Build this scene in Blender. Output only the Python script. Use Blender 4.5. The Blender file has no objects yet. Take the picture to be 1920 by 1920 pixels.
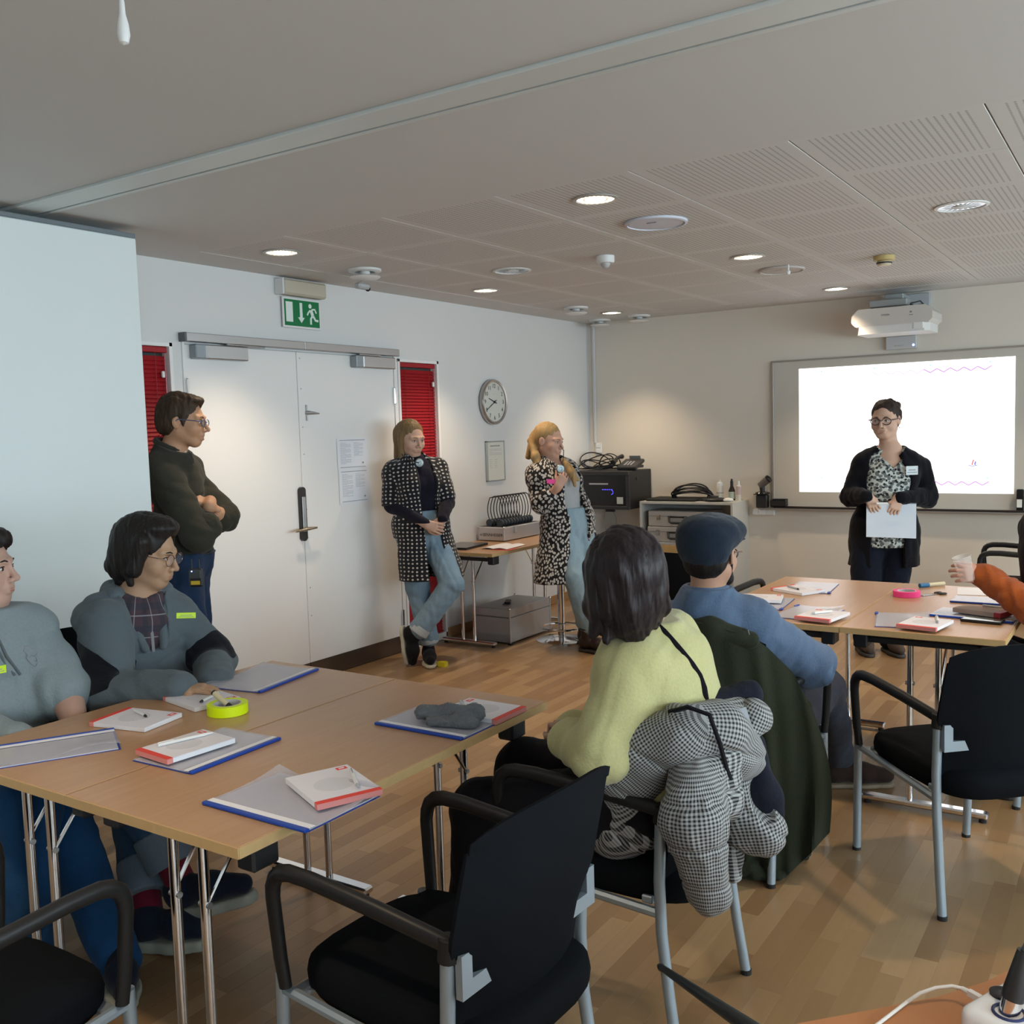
import bpy, math, random
import numpy as np
from mathutils import Matrix, Vector
random.seed(7)
SC = bpy.context.scene
COL = SC.collection
PI = math.pi
# ---------------------------------------------------------------- camera
# room: x runs right along the back wall, y towards the back wall (y = 0), left wall x = 0, floor z = 0
CAM = np.array([4.493, -8.183, 1.56])
CR = np.array([0.8359024, 0.5480836, -0.0295211])
CU = np.array([-0.0208968, 0.0855237, 0.9961170])
CF = np.array([-0.5484801, 0.8320397, -0.0829427])
FPX = 1835.0
cd = bpy.data.cameras.new('camera'); cam = bpy.data.objects.new('camera', cd); COL.objects.link(cam)
cd.sensor_width = 36.0; cd.lens = FPX / 1920 * 36.0; cd.clip_start = 0.02; cd.clip_end = 60
cam.matrix_world = Matrix(((CR[0], CU[0], -CF[0], CAM[0]), (CR[1], CU[1], -CF[1], CAM[1]), (CR[2], CU[2], -CF[2], CAM[2]), (0, 0, 0, 1)))
SC.camera = cam
def at(px, py, d):                       # a room point, from where it shows in the photo and its distance d in metres
    v = CF + (px - 960) / FPX * CR - (py - 960) / FPX * CU
    return CAM + d * v
# ---------------------------------------------------------------- daylight, lamps, exposure
SC.view_settings.view_transform = 'Standard'; SC.view_settings.look = 'None'
SC.view_settings.exposure = 0.34; SC.view_settings.gamma = 1.0; SC.view_settings.use_curve_mapping = False
W = bpy.data.worlds.new('sky'); SC.world = W; W.use_nodes = True
bg = W.node_tree.nodes['Background']; bg.inputs[0].default_value = (0.74, 0.91, 1.0, 1); bg.inputs[1].default_value = 10.5
SC.cycles.max_bounces = 7; SC.cycles.diffuse_bounces = 5; SC.cycles.glossy_bounces = 4
SC.cycles.transparent_max_bounces = 12; SC.cycles.sample_clamp_indirect = 4.0
SC.cycles.caustics_reflective = False; SC.cycles.caustics_refractive = False
SC.cycles.use_denoising = True
H = 2.537
RW = 7.3                                  # right wall
YB = -12.5                                # rear wall
WIN = [(-2.6, -0.7), (-4.8, -2.9), (-7.0, -5.1), (-9.2, -7.3), (-11.4, -9.5)]   # windows in the right wall
LAMPS = [(0.60, -4.42), (0.575, -2.49), (0.587, -0.62), (2.465, -4.385), (2.467, -2.506), (2.487, -0.683), (4.34, -4.4), (4.34, -2.5), (4.34, -0.65),
         (2.465, -7.6), (4.9, -7.6), (4.9, -10.0), (2.465, -10.0)]
DARK_LAMPS = [(3.716, -3.135), (1.171, -3.064)]
LAMP_W = 56.0
for y0, y1 in WIN:                        # sky light enters through the windows
    L = bpy.data.lights.new('window_daylight', 'AREA'); L.shape = 'RECTANGLE'; L.size = y1 - y0; L.size_y = 1.38
    L.cycles.is_portal = True
    o = bpy.data.objects.new('window_daylight', L); COL.objects.link(o); o.location = (RW + 0.02, (y0 + y1) / 2, 1.51)
    o.rotation_euler = (0, PI / 2, 0); o.rotation_euler = Matrix(((0, 0, 1), (1, 0, 0), (0, 1, 0))).to_euler()

# ---------------------------------------------------------------- materials
MATS = {}
def mat(name, col=(0.8, 0.8, 0.8), rough=0.5, metal=0.0, spec=0.5, emit=None, es=1.0, trans=0.0, alpha=1.0, ior=1.45, bump=None, coat=0.0, sheen=0.0, var=0.0):
    if name in MATS: return MATS[name]
    m = bpy.data.materials.new(name); m.use_nodes = True; nt = m.node_tree; b = nt.nodes['Principled BSDF']
    b.inputs['Base Color'].default_value = (*col, 1); b.inputs['Roughness'].default_value = rough; b.inputs['Metallic'].default_value = metal
    b.inputs['Specular IOR Level'].default_value = spec; b.inputs['IOR'].default_value = ior
    b.inputs['Transmission Weight'].default_value = trans; b.inputs['Alpha'].default_value = alpha; b.inputs['Coat Weight'].default_value = coat
    b.inputs['Sheen Weight'].default_value = sheen
    if emit: b.inputs['Emission Color'].default_value = (*emit, 1); b.inputs['Emission Strength'].default_value = es
    if bump or var:
        tc = nt.nodes.new('ShaderNodeTexCoord'); n = nt.nodes.new('ShaderNodeTexNoise'); n.inputs['Scale'].default_value = bump[0] if bump else 30
        n.inputs['Detail'].default_value = 4
        nt.links.new(tc.outputs['Object'], n.inputs['Vector'])
        if bump:
            bp = nt.nodes.new('ShaderNodeBump'); bp.inputs['Strength'].default_value = bump[1]; bp.inputs['Distance'].default_value = bump[2] if len(bump) > 2 else 0.003
            nt.links.new(n.outputs['Fac'], bp.inputs['Height']); nt.links.new(bp.outputs['Normal'], b.inputs['Normal'])
        if var:
            mx = nt.nodes.new('ShaderNodeMix'); mx.data_type = 'RGBA'
            mx.inputs[6].default_value = (*[c * (1 - var) for c in col], 1); mx.inputs[7].default_value = (*[min(1, c * (1 + var)) for c in col], 1)
            nt.links.new(n.outputs['Fac'], mx.inputs[0]); nt.links.new(mx.outputs[2], b.inputs['Base Color'])
    MATS[name] = m; return m
def nodes(m): return m.node_tree.nodes, m.node_tree.links, m.node_tree.nodes['Principled BSDF']
def math_node(N, Lk, op, a, b=None):
    n = N.new('ShaderNodeMath'); n.operation = op
    for i, v in enumerate((a, b)):
        if v is None: continue
        if isinstance(v, (int, float)): n.inputs[i].default_value = v
        else: Lk.new(v, n.inputs[i])
    return n.outputs[0]
def mixcol(N, Lk, f, a, b):
    n = N.new('ShaderNodeMix'); n.data_type = 'RGBA'
    for i, v in ((0, f), (6, a), (7, b)):
        if isinstance(v, tuple): n.inputs[i].default_value = (*v, 1) if len(v) == 3 else v
        elif isinstance(v, (int, float)): n.inputs[i].default_value = v
        else: Lk.new(v, n.inputs[i])
    return n.outputs[2]

WHITE = mat('wall_paint', (0.69, 0.69, 0.685), 0.75, bump=(180, 0.05, 0.001))
WHITEB = mat('wall_paint_back', (0.70, 0.65, 0.575), 0.75, bump=(180, 0.05, 0.001))
CEIL = mat('ceiling_plaster', (0.61, 0.60, 0.585), 0.85, bump=(120, 0.04, 0.001))
DOORW = mat('door_white', (0.80, 0.79, 0.78), 0.45)
PART = mat('partition_laminate', (0.74, 0.80, 0.80), 0.42)
STEEL = mat('brushed_steel', (0.52, 0.52, 0.53), 0.38, 1.0)
CHROME = mat('chrome', (0.80, 0.80, 0.82), 0.12, 1.0)
BLACKP = mat('black_plastic', (0.018, 0.018, 0.020), 0.42)
BLACKG = mat('black_gloss', (0.012, 0.012, 0.014), 0.15)
GREYP = mat('grey_plastic', (0.42, 0.43, 0.44), 0.5)
WHITEP = mat('white_plastic', (0.74, 0.74, 0.73), 0.4)
SILVERP = mat('chair_silver', (0.36, 0.43, 0.49), 0.38, 0.55)
ALU = mat('aluminium_panel', (0.45, 0.46, 0.48), 0.42, 0.7)
PAPER = mat('paper', (0.80, 0.80, 0.84), 0.7)
REDP = mat('red_print', (0.75, 0.055, 0.035), 0.5)
INK = mat('grey_ink', (0.25, 0.25, 0.27), 0.7)
DARK = mat('dark_void', (0.01, 0.01, 0.01), 0.9)

# ---------------------------------------------------------------- mesh helpers
class MB:
    def __init__(s): s.v = []; s.f = []; s.m = []
    def add(s, vs, fs, mi=0):
        o = len(s.v); s.v += [tuple(map(float, p)) for p in vs]; s.f += [tuple(i + o for i in f) for f in fs]; s.m += [mi] * len(fs); return s
    def box(s, c, size, b=0.0, R=None, mi=0):
        c = np.array(c, float); hx = np.array(size, float) / 2
        b = min(b, hx.min() * 0.9); vs = []; 
        if b <= 0:
            for k in range(8): vs.append([hx[0] * (1 if k & 1 else -1), hx[1] * (1 if k & 2 else -1), hx[2] * (1 if k & 4 else -1)])
            fs = [(0, 2, 3, 1), (4, 5, 7, 6), (0, 1, 5, 4), (2, 6, 7, 3), (0, 4, 6, 2), (1, 3, 7, 5)]
        else:
            idx = {}
            for k in range(8):
                sg = [1 if k & 1 else -1, 1 if k & 2 else -1, 1 if k & 4 else -1]
                for ax in range(3):
                    p = [sg[i] * (hx[i] if i == ax else hx[i] - b) for i in range(3)]; idx[(k, ax)] = len(vs); vs.append(p)
            fs = []
            for ax in range(3):
                o1, o2 = [i for i in range(3) if i != ax]
                for sgn in (0, 1):
                    base = sgn << ax; q = [base, base | 1 << o1, base | 1 << o1 | 1 << o2, base | 1 << o2]
                    q = [idx[(k, ax)] for k in q]
                    if (sgn == 0) != (ax == 1): q = q[::-1]
                    fs.append(tuple(q))
                for c1 in (0, 1):
                    for c2 in (0, 1):
                        a = c1 << o1 | c2 << o2; d_ = a | 1 << ax
                        q = [idx[(a, o1)], idx[(d_, o1)], idx[(d_, o2)], idx[(a, o2)]]
                        if (c1 == c2) == (ax != 1): q = q[::-1]
                        fs.append(tuple(q))
            for k in range(8):
                q = [idx[(k, 0)], idx[(k, 1)], idx[(k, 2)]]
                if bin(k).count('1') % 2 == 0: q = q[::-1]
                fs.append(tuple(q))
        vs = np.array(vs)
        if R is not None: vs = vs @ np.array(R, float).T
        return s.add(vs + c, fs, mi)
    def bx(s, x0, x1, y0, y1, z0, z1, b=0.0, mi=0):
        return s.box(((x0 + x1) / 2, (y0 + y1) / 2, (z0 + z1) / 2), (x1 - x0, y1 - y0, z1 - z0), b, None, mi)
    def tube(s, pts, r, n=10, mi=0, cap=True, flat=None, closed=False):
        P = np.array(pts, float); K = len(P); r = np.broadcast_to(np.array(r, float), (K,))
        T = np.zeros_like(P)
        if closed: T = np.roll(P, -1, 0) - np.roll(P, 1, 0)
        else: T[1:-1] = P[2:] - P[:-2]; T[0] = P[1] - P[0]; T[-1] = P[-1] - P[-2]
        T /= np.maximum(np.linalg.norm(T, axis=1)[:, None], 1e-9)
        up = np.array([0, 0, 1.0]) if abs(T[0][2]) < 0.9 else np.array([1.0, 0, 0])
        if flat is not None: up = np.array(flat[0], float)
        u = np.cross(T[0], up); u /= np.linalg.norm(u); vs = []
        for i in range(K):
            u = u - T[i] * (u @ T[i]); u /= np.linalg.norm(u); w_ = np.cross(T[i], u)
            for k in range(n):
                a = 2 * PI * (k + 0.5) / n; fl = flat[1] if flat is not None else 1.0
                vs.append(P[i] + r[i] * (math.cos(a) * u + fl * math.sin(a) * w_))
        fs = []
        for i in range(K if closed else K - 1):
            j = (i + 1) % K
            for k in range(n): fs.append((i * n + k, i * n + (k + 1) % n, j * n + (k + 1) % n, j * n + k))
        if cap and not closed: fs += [tuple(range(n))[::-1], tuple((K - 1) * n + k for k in range(n))]
        return s.add(vs, fs, mi)
    def lathe(s, prof, c=(0, 0, 0), n=24, R=None, mi=0):
        vs = []; fs = []; K = len(prof)
        for r_, z in prof:
            for k in range(n): a = 2 * PI * k / n; vs.append((r_ * math.cos(a), r_ * math.sin(a), z))
        for i in range(K - 1):
            for k in range(n): fs.append((i * n + k, i * n + (k + 1) % n, (i + 1) * n + (k + 1) % n, (i + 1) * n + k))
        fs += [tuple(range(n))[::-1], tuple((K - 1) * n + k for k in range(n))]
        vs = np.array(vs)
        if R is not None: vs = vs @ np.array(R, float).T
        return s.add(vs + np.array(c, float), fs, mi)
    def prism(s, poly, z0, z1, R=None, c=(0, 0, 0), mi=0):
        n = len(poly); vs = np.array([(x, y, z0) for x, y in poly] + [(x, y, z1) for x, y in poly], float)
        fs = [tuple(range(n))[::-1], tuple(range(n, 2 * n))] + [(k, (k + 1) % n, n + (k + 1) % n, n + k) for k in range(n)]
        if R is not None: vs = vs @ np.array(R, float).T
        return s.add(vs + np.array(c, float), fs, mi)
    def ell(s, c, r, n=16, m=10, R=None, mi=0):
        vs = []; fs = []
        for i in range(m + 1):
            t = PI * i / m
            for k in range(n): a = 2 * PI * k / n; vs.append((r[0] * math.sin(t) * math.cos(a), r[1] * math.sin(t) * math.sin(a), r[2] * math.cos(t)))
        for i in range(m):
            for k in range(n): fs.append((i * n + k, (i + 1) * n + k, (i + 1) * n + (k + 1) % n, i * n + (k + 1) % n))
        vs = np.array(vs)
        if R is not None: vs = vs @ np.array(R, float).T
        return s.add(vs + np.array(c, float), fs, mi)
    def grid(s, P, mi=0, thick=0.0, wrap=False):
        P = np.array(P, float); a, b = P.shape[:2]
        if thick:
            du = np.gradient(P, axis=0); dv = np.gradient(P, axis=1); nn = np.cross(du, dv); nn /= np.maximum(np.linalg.norm(nn, axis=2, keepdims=True), 1e-9)
            Q = P - nn * thick; o = a * b
            vs = list(P.reshape(-1, 3)) + list(Q.reshape(-1, 3)); fs = []
            for i in range(a - 1):
                for j in range(b - 1):
                    q = (i * b + j, (i + 1) * b + j, (i + 1) * b + j + 1, i * b + j + 1); fs.append(q); fs.append(tuple(o + k for k in q[::-1]))
            for i in range(a - 1):
                for j in (0, b - 1):
                    q = (i * b + j, o + i * b + j, o + (i + 1) * b + j, (i + 1) * b + j); fs.append(q if j else q[::-1])
            for j in range(b - 1):
                for i in (0, a - 1):
                    q = (i * b + j, i * b + j + 1, o + i * b + j + 1, o + i * b + j); fs.append(q if i else q[::-1])
            return s.add(vs, fs, mi)
        return s.add(P.reshape(-1, 3), [(i * b + j, (i + 1) * b + j, (i + 1) * b + j + 1, i * b + j + 1) for i in range(a - 1) for j in range(b - 1)], mi)
    def mesh(s, name, mats, smooth=False, off=(0, 0, 0)):
        me = bpy.data.meshes.new(name); off = np.array(off, float)
        me.from_pydata([tuple(np.array(p) - off) for p in s.v], [], s.f)
        if not isinstance(mats, (list, tuple)): mats = [mats]
        for m in mats: me.materials.append(m)
        if len(mats) > 1: me.polygons.foreach_set('material_index', s.m)
        if smooth:
            me.polygons.foreach_set('use_smooth', [True] * len(me.polygons))
            try: me.set_sharp_from_angle(angle=math.radians(40))
            except Exception: pass
        me.validate(); me.update(); return me
def link(name, data, parent=None, loc=None, rot=None):
    o = bpy.data.objects.new(name, data); COL.objects.link(o)
    if parent is not None: o.parent = parent
    if loc is not None: o.location = loc
    if rot is not None: o.rotation_euler = rot
    return o
def obj(name, mb, mats, parent=None, smooth=False, world=False, label=None):
    """world=True: the builder holds room coordinates; they are made relative to the thing's base"""
    off = (0, 0, 0)
    if world and parent is not None:
        p = parent; off = np.zeros(3)
        while p is not None: off = off + np.array(p.location); p = p.parent
    o = link(name, mb.mesh(name, mats, smooth, off), parent)
    if label: o['label'] = label
    return o
def tag(o, label, cat, group=None):
    o['label'] = label; o['category'] = cat
    if group: o['group'] = group
    return o
def thing(name, label, cat, loc=(0, 0, 0), rz=0.0, group=None):
    o = link(name, None, None, tuple(map(float, loc)), (0, 0, rz)); o.empty_display_size = 0.1
    return tag(o, label, cat, group)
def single(name, mb, mats, label, cat, loc=(0, 0, 0), rz=0.0, group=None, smooth=False, world=False):
    o = link(name, mb.mesh(name, mats, smooth, loc if world else (0, 0, 0)), None, tuple(map(float, loc)), (0, 0, rz)); return tag(o, label, cat, group)
def struct(name, mb, mats, smooth=False):
    o = link(name, mb.mesh(name, mats, smooth)); o['kind'] = 'structure'; return o
def copy_tree(o, parent=None):
    c = o.copy(); COL.objects.link(c)
    if parent is not None: c.parent = parent
    for ch in list(o.children): copy_tree(ch, c)
    return c
def rotz(a): c, s_ = math.cos(a), math.sin(a); return np.array([[c, -s_, 0], [s_, c, 0], [0, 0, 1.0]])
def arc(c, r, a0, a1, n, ax=0, ay=2):
    out = []
    for i in range(n + 1):
        a = a0 + (a1 - a0) * i / n; p = [c[0], c[1], c[2]]; p[ax] += r * math.cos(a); p[ay] += r * math.sin(a); out.append(p)
    return out
def text_mesh(s_, size, mat_, name, parent, M, ext=0.0006):
    cu = bpy.data.curves.new('t', 'FONT'); cu.body = s_; cu.size = size; cu.align_x = 'CENTER'; cu.align_y = 'CENTER'; cu.extrude = ext; cu.resolution_u = 3
    t = bpy.data.objects.new('t', cu); COL.objects.link(t)
    me = bpy.data.meshes.new_from_object(t); bpy.data.objects.remove(t)
    me.transform(M); me.materials.clear(); me.materials.append(mat_)
    return link(name, me, parent)
# ================================================================ the room
# floor: strip parquet; staves as parts, the far ones joined
FL = mat('parquet', (0.5, 0.3, 0.15), 0.36)
N, Lk, B = nodes(FL)
oi = N.new('ShaderNodeObjectInfo'); ge = N.new('ShaderNodeNewGeometry'); tc = N.new('ShaderNodeTexCoord')
t = math_node(N, Lk, 'FRACT', math_node(N, Lk, 'ADD', oi.outputs['Random'], ge.outputs['Random Per Island']))
rp = N.new('ShaderNodeValToRGB'); Lk.new(t, rp.inputs[0])
rp.color_ramp.elements[0].color = (0.245, 0.145, 0.070, 1); rp.color_ramp.elements[1].color = (0.40, 0.265, 0.140, 1)
e = rp.color_ramp.elements.new(0.5); e.color = (0.30, 0.185, 0.090, 1)
mp = N.new('ShaderNodeMapping'); mp.inputs['Scale'].default_value = (22, 1.6, 1); Lk.new(ge.outputs['Position'], mp.inputs[0])
nz = N.new('ShaderNodeTexNoise'); nz.inputs['Scale'].default_value = 3; nz.inputs['Detail'].default_value = 6; Lk.new(mp.outputs[0], nz.inputs[0])
Lk.new(mixcol(N, Lk, math_node(N, Lk, 'MULTIPLY', nz.outputs['Fac'], 0.45), rp.outputs[0], (0.22, 0.115, 0.05)), B.inputs['Base Color'])
nz2 = N.new('ShaderNodeTexNoise'); nz2.inputs['Scale'].default_value = 2.2; Lk.new(ge.outputs['Position'], nz2.inputs[0])
Lk.new(math_node(N, Lk, 'ADD', 0.24, math_node(N, Lk, 'MULTIPLY', nz2.outputs['Fac'], 0.22)), B.inputs['Roughness'])
fl = struct('floor', MB().bx(-0.1, RW + 0.1, YB - 0.1, 0.1, -0.1, -0.006), DARK)
SW = 0.0667
stm = {}
def stave_mb(L_, off=(0, 0)): return MB().box((off[0] + SW / 2, off[1] + L_ / 2, -0.003), (SW - 0.0003, L_ - 0.0003, 0.006), 0.0003)
cand = []
rr = random.Random(3)
for i in range(int(RW / SW) + 1):
    y = YB - rr.random() * 0.4
    while y < 0:
        L_ = rr.choice((0.30, 0.38, 0.44, 0.5, 0.56)); x = i * SW; c = np.array([x + SW / 2, y + L_ / 2, 0]) - CAM
        zc = c @ CF; cx = FPX * (c @ CR) / max(zc, 0.01); cy = FPX * (c @ CU) / max(zc, 0.01)
        inside = zc > 0.3 and abs(cx) < 1010 and abs(cy) < 1010
        # hidden below the near table group
        hid = (1.6 < x < 2.95 and -6.9 < y < -5.9) and False
        cand.append((0 if inside and x > 2.3 else 1 if inside else 2, zc if inside else 99, x, y, L_)); y += L_
cand.sort(key=lambda q: (q[0], q[1]))
for q in cand[:300]:
    if q[4] not in stm: stm[q[4]] = stave_mb(q[4]).mesh('plank', FL)
    link('plank', stm[q[4]], fl, (q[2], q[3], 0))
rest = MB()
for q in cand[300:]:
    if q[0] < 2 or True:
        x, y, L_ = q[2], q[3], q[4]; g = 0.0003
        rest.add([(x + g, y + g, 0), (x + SW - g, y + g, 0), (x + SW - g, y + L_ - g, 0), (x + g, y + L_ - g, 0)], [(0, 1, 2, 3)])
ro = obj('parquet_planks', rest, FL, fl); ro['kind'] = 'stuff'

# ceiling with perforated panels
PERF = mat('perforated_panel', (0.62, 0.605, 0.585), 0.8)
N, Lk, B = nodes(PERF)
tc = N.new('ShaderNodeTexCoord'); sp = N.new('ShaderNodeSeparateXYZ'); Lk.new(tc.outputs['Object'], sp.inputs[0])
def cell(o_, pitch):
    f_ = math_node(N, Lk, 'FRACT', math_node(N, Lk, 'DIVIDE', o_, pitch))
    return math_node(N, Lk, 'MULTIPLY', math_node(N, Lk, 'SUBTRACT', f_, 0.5), pitch)
cx_ = cell(sp.outputs[0], 0.0240); cy_ = cell(sp.outputs[1], 0.0150)
d2 = math_node(N, Lk, 'SQRT', math_node(N, Lk, 'ADD', math_node(N, Lk, 'MULTIPLY', cx_, cx_), math_node(N, Lk, 'MULTIPLY', cy_, cy_)))
hole = math_node(N, Lk, 'LESS_THAN', d2, 0.0042)
inx = math_node(N, Lk, 'LESS_THAN', math_node(N, Lk, 'ABSOLUTE', sp.outputs[0]), 0.264); iny = math_node(N, Lk, 'LESS_THAN', math_node(N, Lk, 'ABSOLUTE', sp.outputs[1]), 0.27)
hole = math_node(N, Lk, 'MULTIPLY', hole, math_node(N, Lk, 'MULTIPLY', inx, iny))
Lk.new(mixcol(N, Lk, hole, (0.62, 0.61, 0.59), (0.27, 0.265, 0.255)), B.inputs['Base Color'])
ce = MB(); py0, py1, px0 = -4.71, -0.37, 0.30
npx = 11; PP = 0.62; px1 = px0 + npx * PP
ce.bx(-0.1, RW + 0.1, YB - 0.1, 0.1, H + 0.012, H + 0.12)
ce.bx(-0.1, RW + 0.1, py1, 0.1, H, H + 0.02); ce.bx(-0.1, px0, py0, py1, H, H + 0.02); ce.bx(px1, RW + 0.1, py0, py1, H, H + 0.02)
ce.bx(-0.1, RW + 0.1, -5.70, py0, H, H + 0.02); ce.bx(-0.1, RW + 0.1, YB - 0.1, -5.87, H, H + 0.02)
cl = struct('ceiling', ce, CEIL)
pm = MB().box((0, 0, 0.0075), (PP - 0.005, PP - 0.005, 0.013), 0.0015).mesh('ceiling_panel', PERF)
for i in range(npx):
    for j in range(7): link('ceiling_panel', pm, cl, (px0 + (i + 0.5) * PP, py0 + (j + 0.5) * PP, H + 0.0004))
tr = MB(); tr.bx(0, RW, -5.865, -5.745, H - 0.012, H + 0.011, 0.003); tr.bx(0, RW, -5.722, -5.700, H - 0.008, H + 0.011, 0.002)
tk = MB().bx(0, RW, -5.745, -5.722, H + 0.006, H + 0.0115)
to = struct('trim_1', tr, mat('track_aluminium', (0.66, 0.70, 0.69), 0.45, 0.15)); obj('track_slot', tk, DARK, to)

# walls
wl = MB()
wl.bx(-0.16, 0, YB - 0.1, -5.16, 0, H); wl.bx(-0.16, 0, -5.16, 0.0, 2.09, H); wl.bx(-0.16, 0, -4.69, -4.615, 0, 2.09); wl.bx(-0.16, 0, -2.83, -2.79, 0, 2.09)
wl.bx(-0.16, 0, -2.33, 0.1, 0, 2.09); wl.bx(-0.2, -0.13, -5.3, -2.2, 0, 2.2)
struct('wall_left', wl, WHITE)
struct('wall_back', MB().bx(-0.16, RW + 0.1, 0, 0.15, 0, H), WHITEB)
struct('wall_rear', MB().bx(-0.16, RW + 0.1, YB - 0.15, YB, 0, H), WHITE)
wr = MB(); wr.bx(RW, RW + 0.2, YB - 0.1, 0.1, 0, 0.82); wr.bx(RW, RW + 0.2, YB - 0.1, 0.1, 2.20, H)
ys = [YB - 0.1] + [v for w_ in WIN[::-1] for v in w_] + [0.1]
for k in range(0, len(ys), 2): wr.bx(RW, RW + 0.2, ys[k], ys[k + 1], 0.82, 2.20)
struct('wall_right', wr, WHITE)
GL = mat('window_glass', (1, 1, 1), 0.0, alpha=0.12)
for k, (y0, y1) in enumerate(WIN):
    fr = MB()
    for a, b in ((y0, y0 + 0.05), (y1 - 0.05, y1), ((y0 + y1) / 2 - 0.03, (y0 + y1) / 2 + 0.03)): fr.bx(RW + 0.06, RW + 0.12, a, b, 0.82, 2.20)
    fr.bx(RW + 0.06, RW + 0.12, y0, y1, 0.82, 0.88); fr.bx(RW + 0.06, RW + 0.12, y0, y1, 2.14, 2.20)
    wo = struct('window_%d' % (k + 3), fr, WHITEP); obj('pane', MB().bx(RW + 0.085, RW + 0.091, y0, y1, 0.84, 2.18), GL, wo)
WOODB = mat('skirting_wood', (0.36, 0.21, 0.10), 0.5)
struct('baseboard_left', MB().bx(0, 0.014, -2.32, 0, 0, 0.075, 0.003).bx(0, 0.014, -12, -4.9, 0, 0.075, 0.003), WOODB)
struct('baseboard_back', MB().bx(0.0, RW, -0.014, 0, 0, 0.075, 0.003), mat('skirting_dark', (0.05, 0.045, 0.04), 0.5))
struct('trim_2', MB().bx(0.0, 0.012, -0.012, 0.0, 0.08, H).bx(0.06, 0.085, -0.02, 0, 1.42, H, 0.003), mat('conduit_white', (0.62, 0.62, 0.64), 0.5))

# double door
GAP = mat('door_gap', (0.10, 0.10, 0.11), 0.7)
def door(name, y0, y1):
    d = struct(name, MB().bx(-0.05, 0.004, y0 + 0.002, y1 - 0.002, 0.118, 2.088, 0.002), DOORW)
    obj('kick_plate', MB().bx(-0.045, 0.007, y0 + 0.002, y1 - 0.002, 0.004, 0.117, 0.001), mat('kick_steel', (0.16, 0.13, 0.11), 0.3, 0.9), d, label='dark brushed metal kick plate')
    return d
d1 = door('door_1', -4.611, -3.764); d2_ = door('door_2', -3.764, -2.835)
struct('trim_3', MB().bx(-0.03, -0.006, -4.615, -2.83, 0, 2.095), GAP)
fr = MB(); fr.bx(-0.01, 0.010, -4.625, -4.611, 0, 2.10); fr.bx(-0.01, 0.010, -2.835, -2.80, 0, 2.10)
struct('trim_4', fr, DOORW)
obj('hinge', MB().bx(0.0, 0.022, -4.618, -4.600, 1.80, 1.90, 0.004), CHROME, d1)
for z in (1.77, 0.19): obj('hinge', MB().bx(0.0, 0.022, -2.850, -2.832, z, z + 0.115, 0.004), CHROME, d2_)
pl = MB(); pl.prism([(0.026 * math.cos(a) , (0.145 if math.sin(a) > 0 else -0.145) + 0.026 * math.sin(a)) for a in np.linspace(0, 2 * PI, 24, endpoint=False)], 0, 0.022, R=[[0, 0, 1], [1, 0, 0], [0, 1, 0]], c=(0.004, -3.782, 1.075))
po = obj('handle_plate', pl, mat('lock_black', (0.03, 0.028, 0.03), 0.25), d1, label='black oval lock plate')
obj('lock_cover', MB().bx(0.026, 0.034, -3.797, -3.767, 0.965, 1.185, 0.003), STEEL, po)
obj('door_lever', MB().tube([(0.02, -3.782, 0.985), (0.07, -3.782, 0.985)], 0.010, mi=0).tube([(0.066, -3.715, 0.985), (0.07, -3.782, 0.985), (0.066, -3.90, 0.978)], [0.007, 0.011, 0.008]), mat('brass_steel', (0.55, 0.47, 0.36), 0.25, 1.0), d1, True)
hk = MB().tube([(0.0, -3.70, 1.71), (0.016, -3.69, 1.71), (0.02, -3.60, 1.705)], [0.013, 0.013, 0.004]).bx(0.004, 0.01, -3.705, -3.69, 1.66, 1.76, 0.002)
obj('door_hook', hk, STEEL, d2_, True)
sc = MB()
for k, z in enumerate((2.05, 1.86, 1.62, 1.45, 1.1, 0.92, 0.6, 0.42)): sc.lathe([(0.005, 0), (0.004, 0.002)], (0.004, -3.735, z), 8, R=[[0, 0, 1], [1, 0, 0], [0, 1, 0]])
so = obj('screws', sc, STEEL, d2_); so['kind'] = 'stuff'
# closer rail and bodies
th = thing('door_closer_rail', 'long grey metal closer rail along the top of the double door', 'door closer', (0, -3.72, 2.09))
obj('rail', MB().bx(0, 0.055, -4.625, -3.735, 2.10, 2.148, 0.003), STEEL, th, world=True); obj('rail', MB().bx(0, 0.055, -3.733, -2.818, 2.10, 2.148, 0.003), STEEL, th, world=True)
obj('end_cap', MB().bx(0, 0.056, -4.64, -4.624, 2.099, 2.149, 0.003), mat('dark_grey_cap', (0.12, 0.13, 0.14), 0.5), th, world=True)
obj('slide_arm', MB().tube([(0.05, -4.35, 2.095), (0.035, -4.05, 2.096)], 0.006), STEEL, th, world=True)
obj('slide_arm', MB().tube([(0.05, -3.02, 2.095), (0.035, -3.22, 2.096)], 0.006), STEEL, th, world=True)
for y0, y1, w_ in ((-4.54, -4.20, 'left'), (-3.24, -2.875, 'right')):
    t_ = thing('door_closer_box', 'rectangular grey door closer box below the rail on the %s door leaf' % w_, 'door closer', (0.004, (y0 + y1) / 2, 2.0))
    obj('body', MB().bx(0.004, 0.065, y0 + 0.035, y1, 2.008, 2.088, 0.006), STEEL, t_, world=True)
    obj('end_cap', MB().bx(0.004, 0.066, y0 - 0.035, y0 + 0.034, 2.008, 2.088, 0.006), mat('closer_grey', (0.30, 0.34, 0.37), 0.4, 0.3), t_, world=True)
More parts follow.
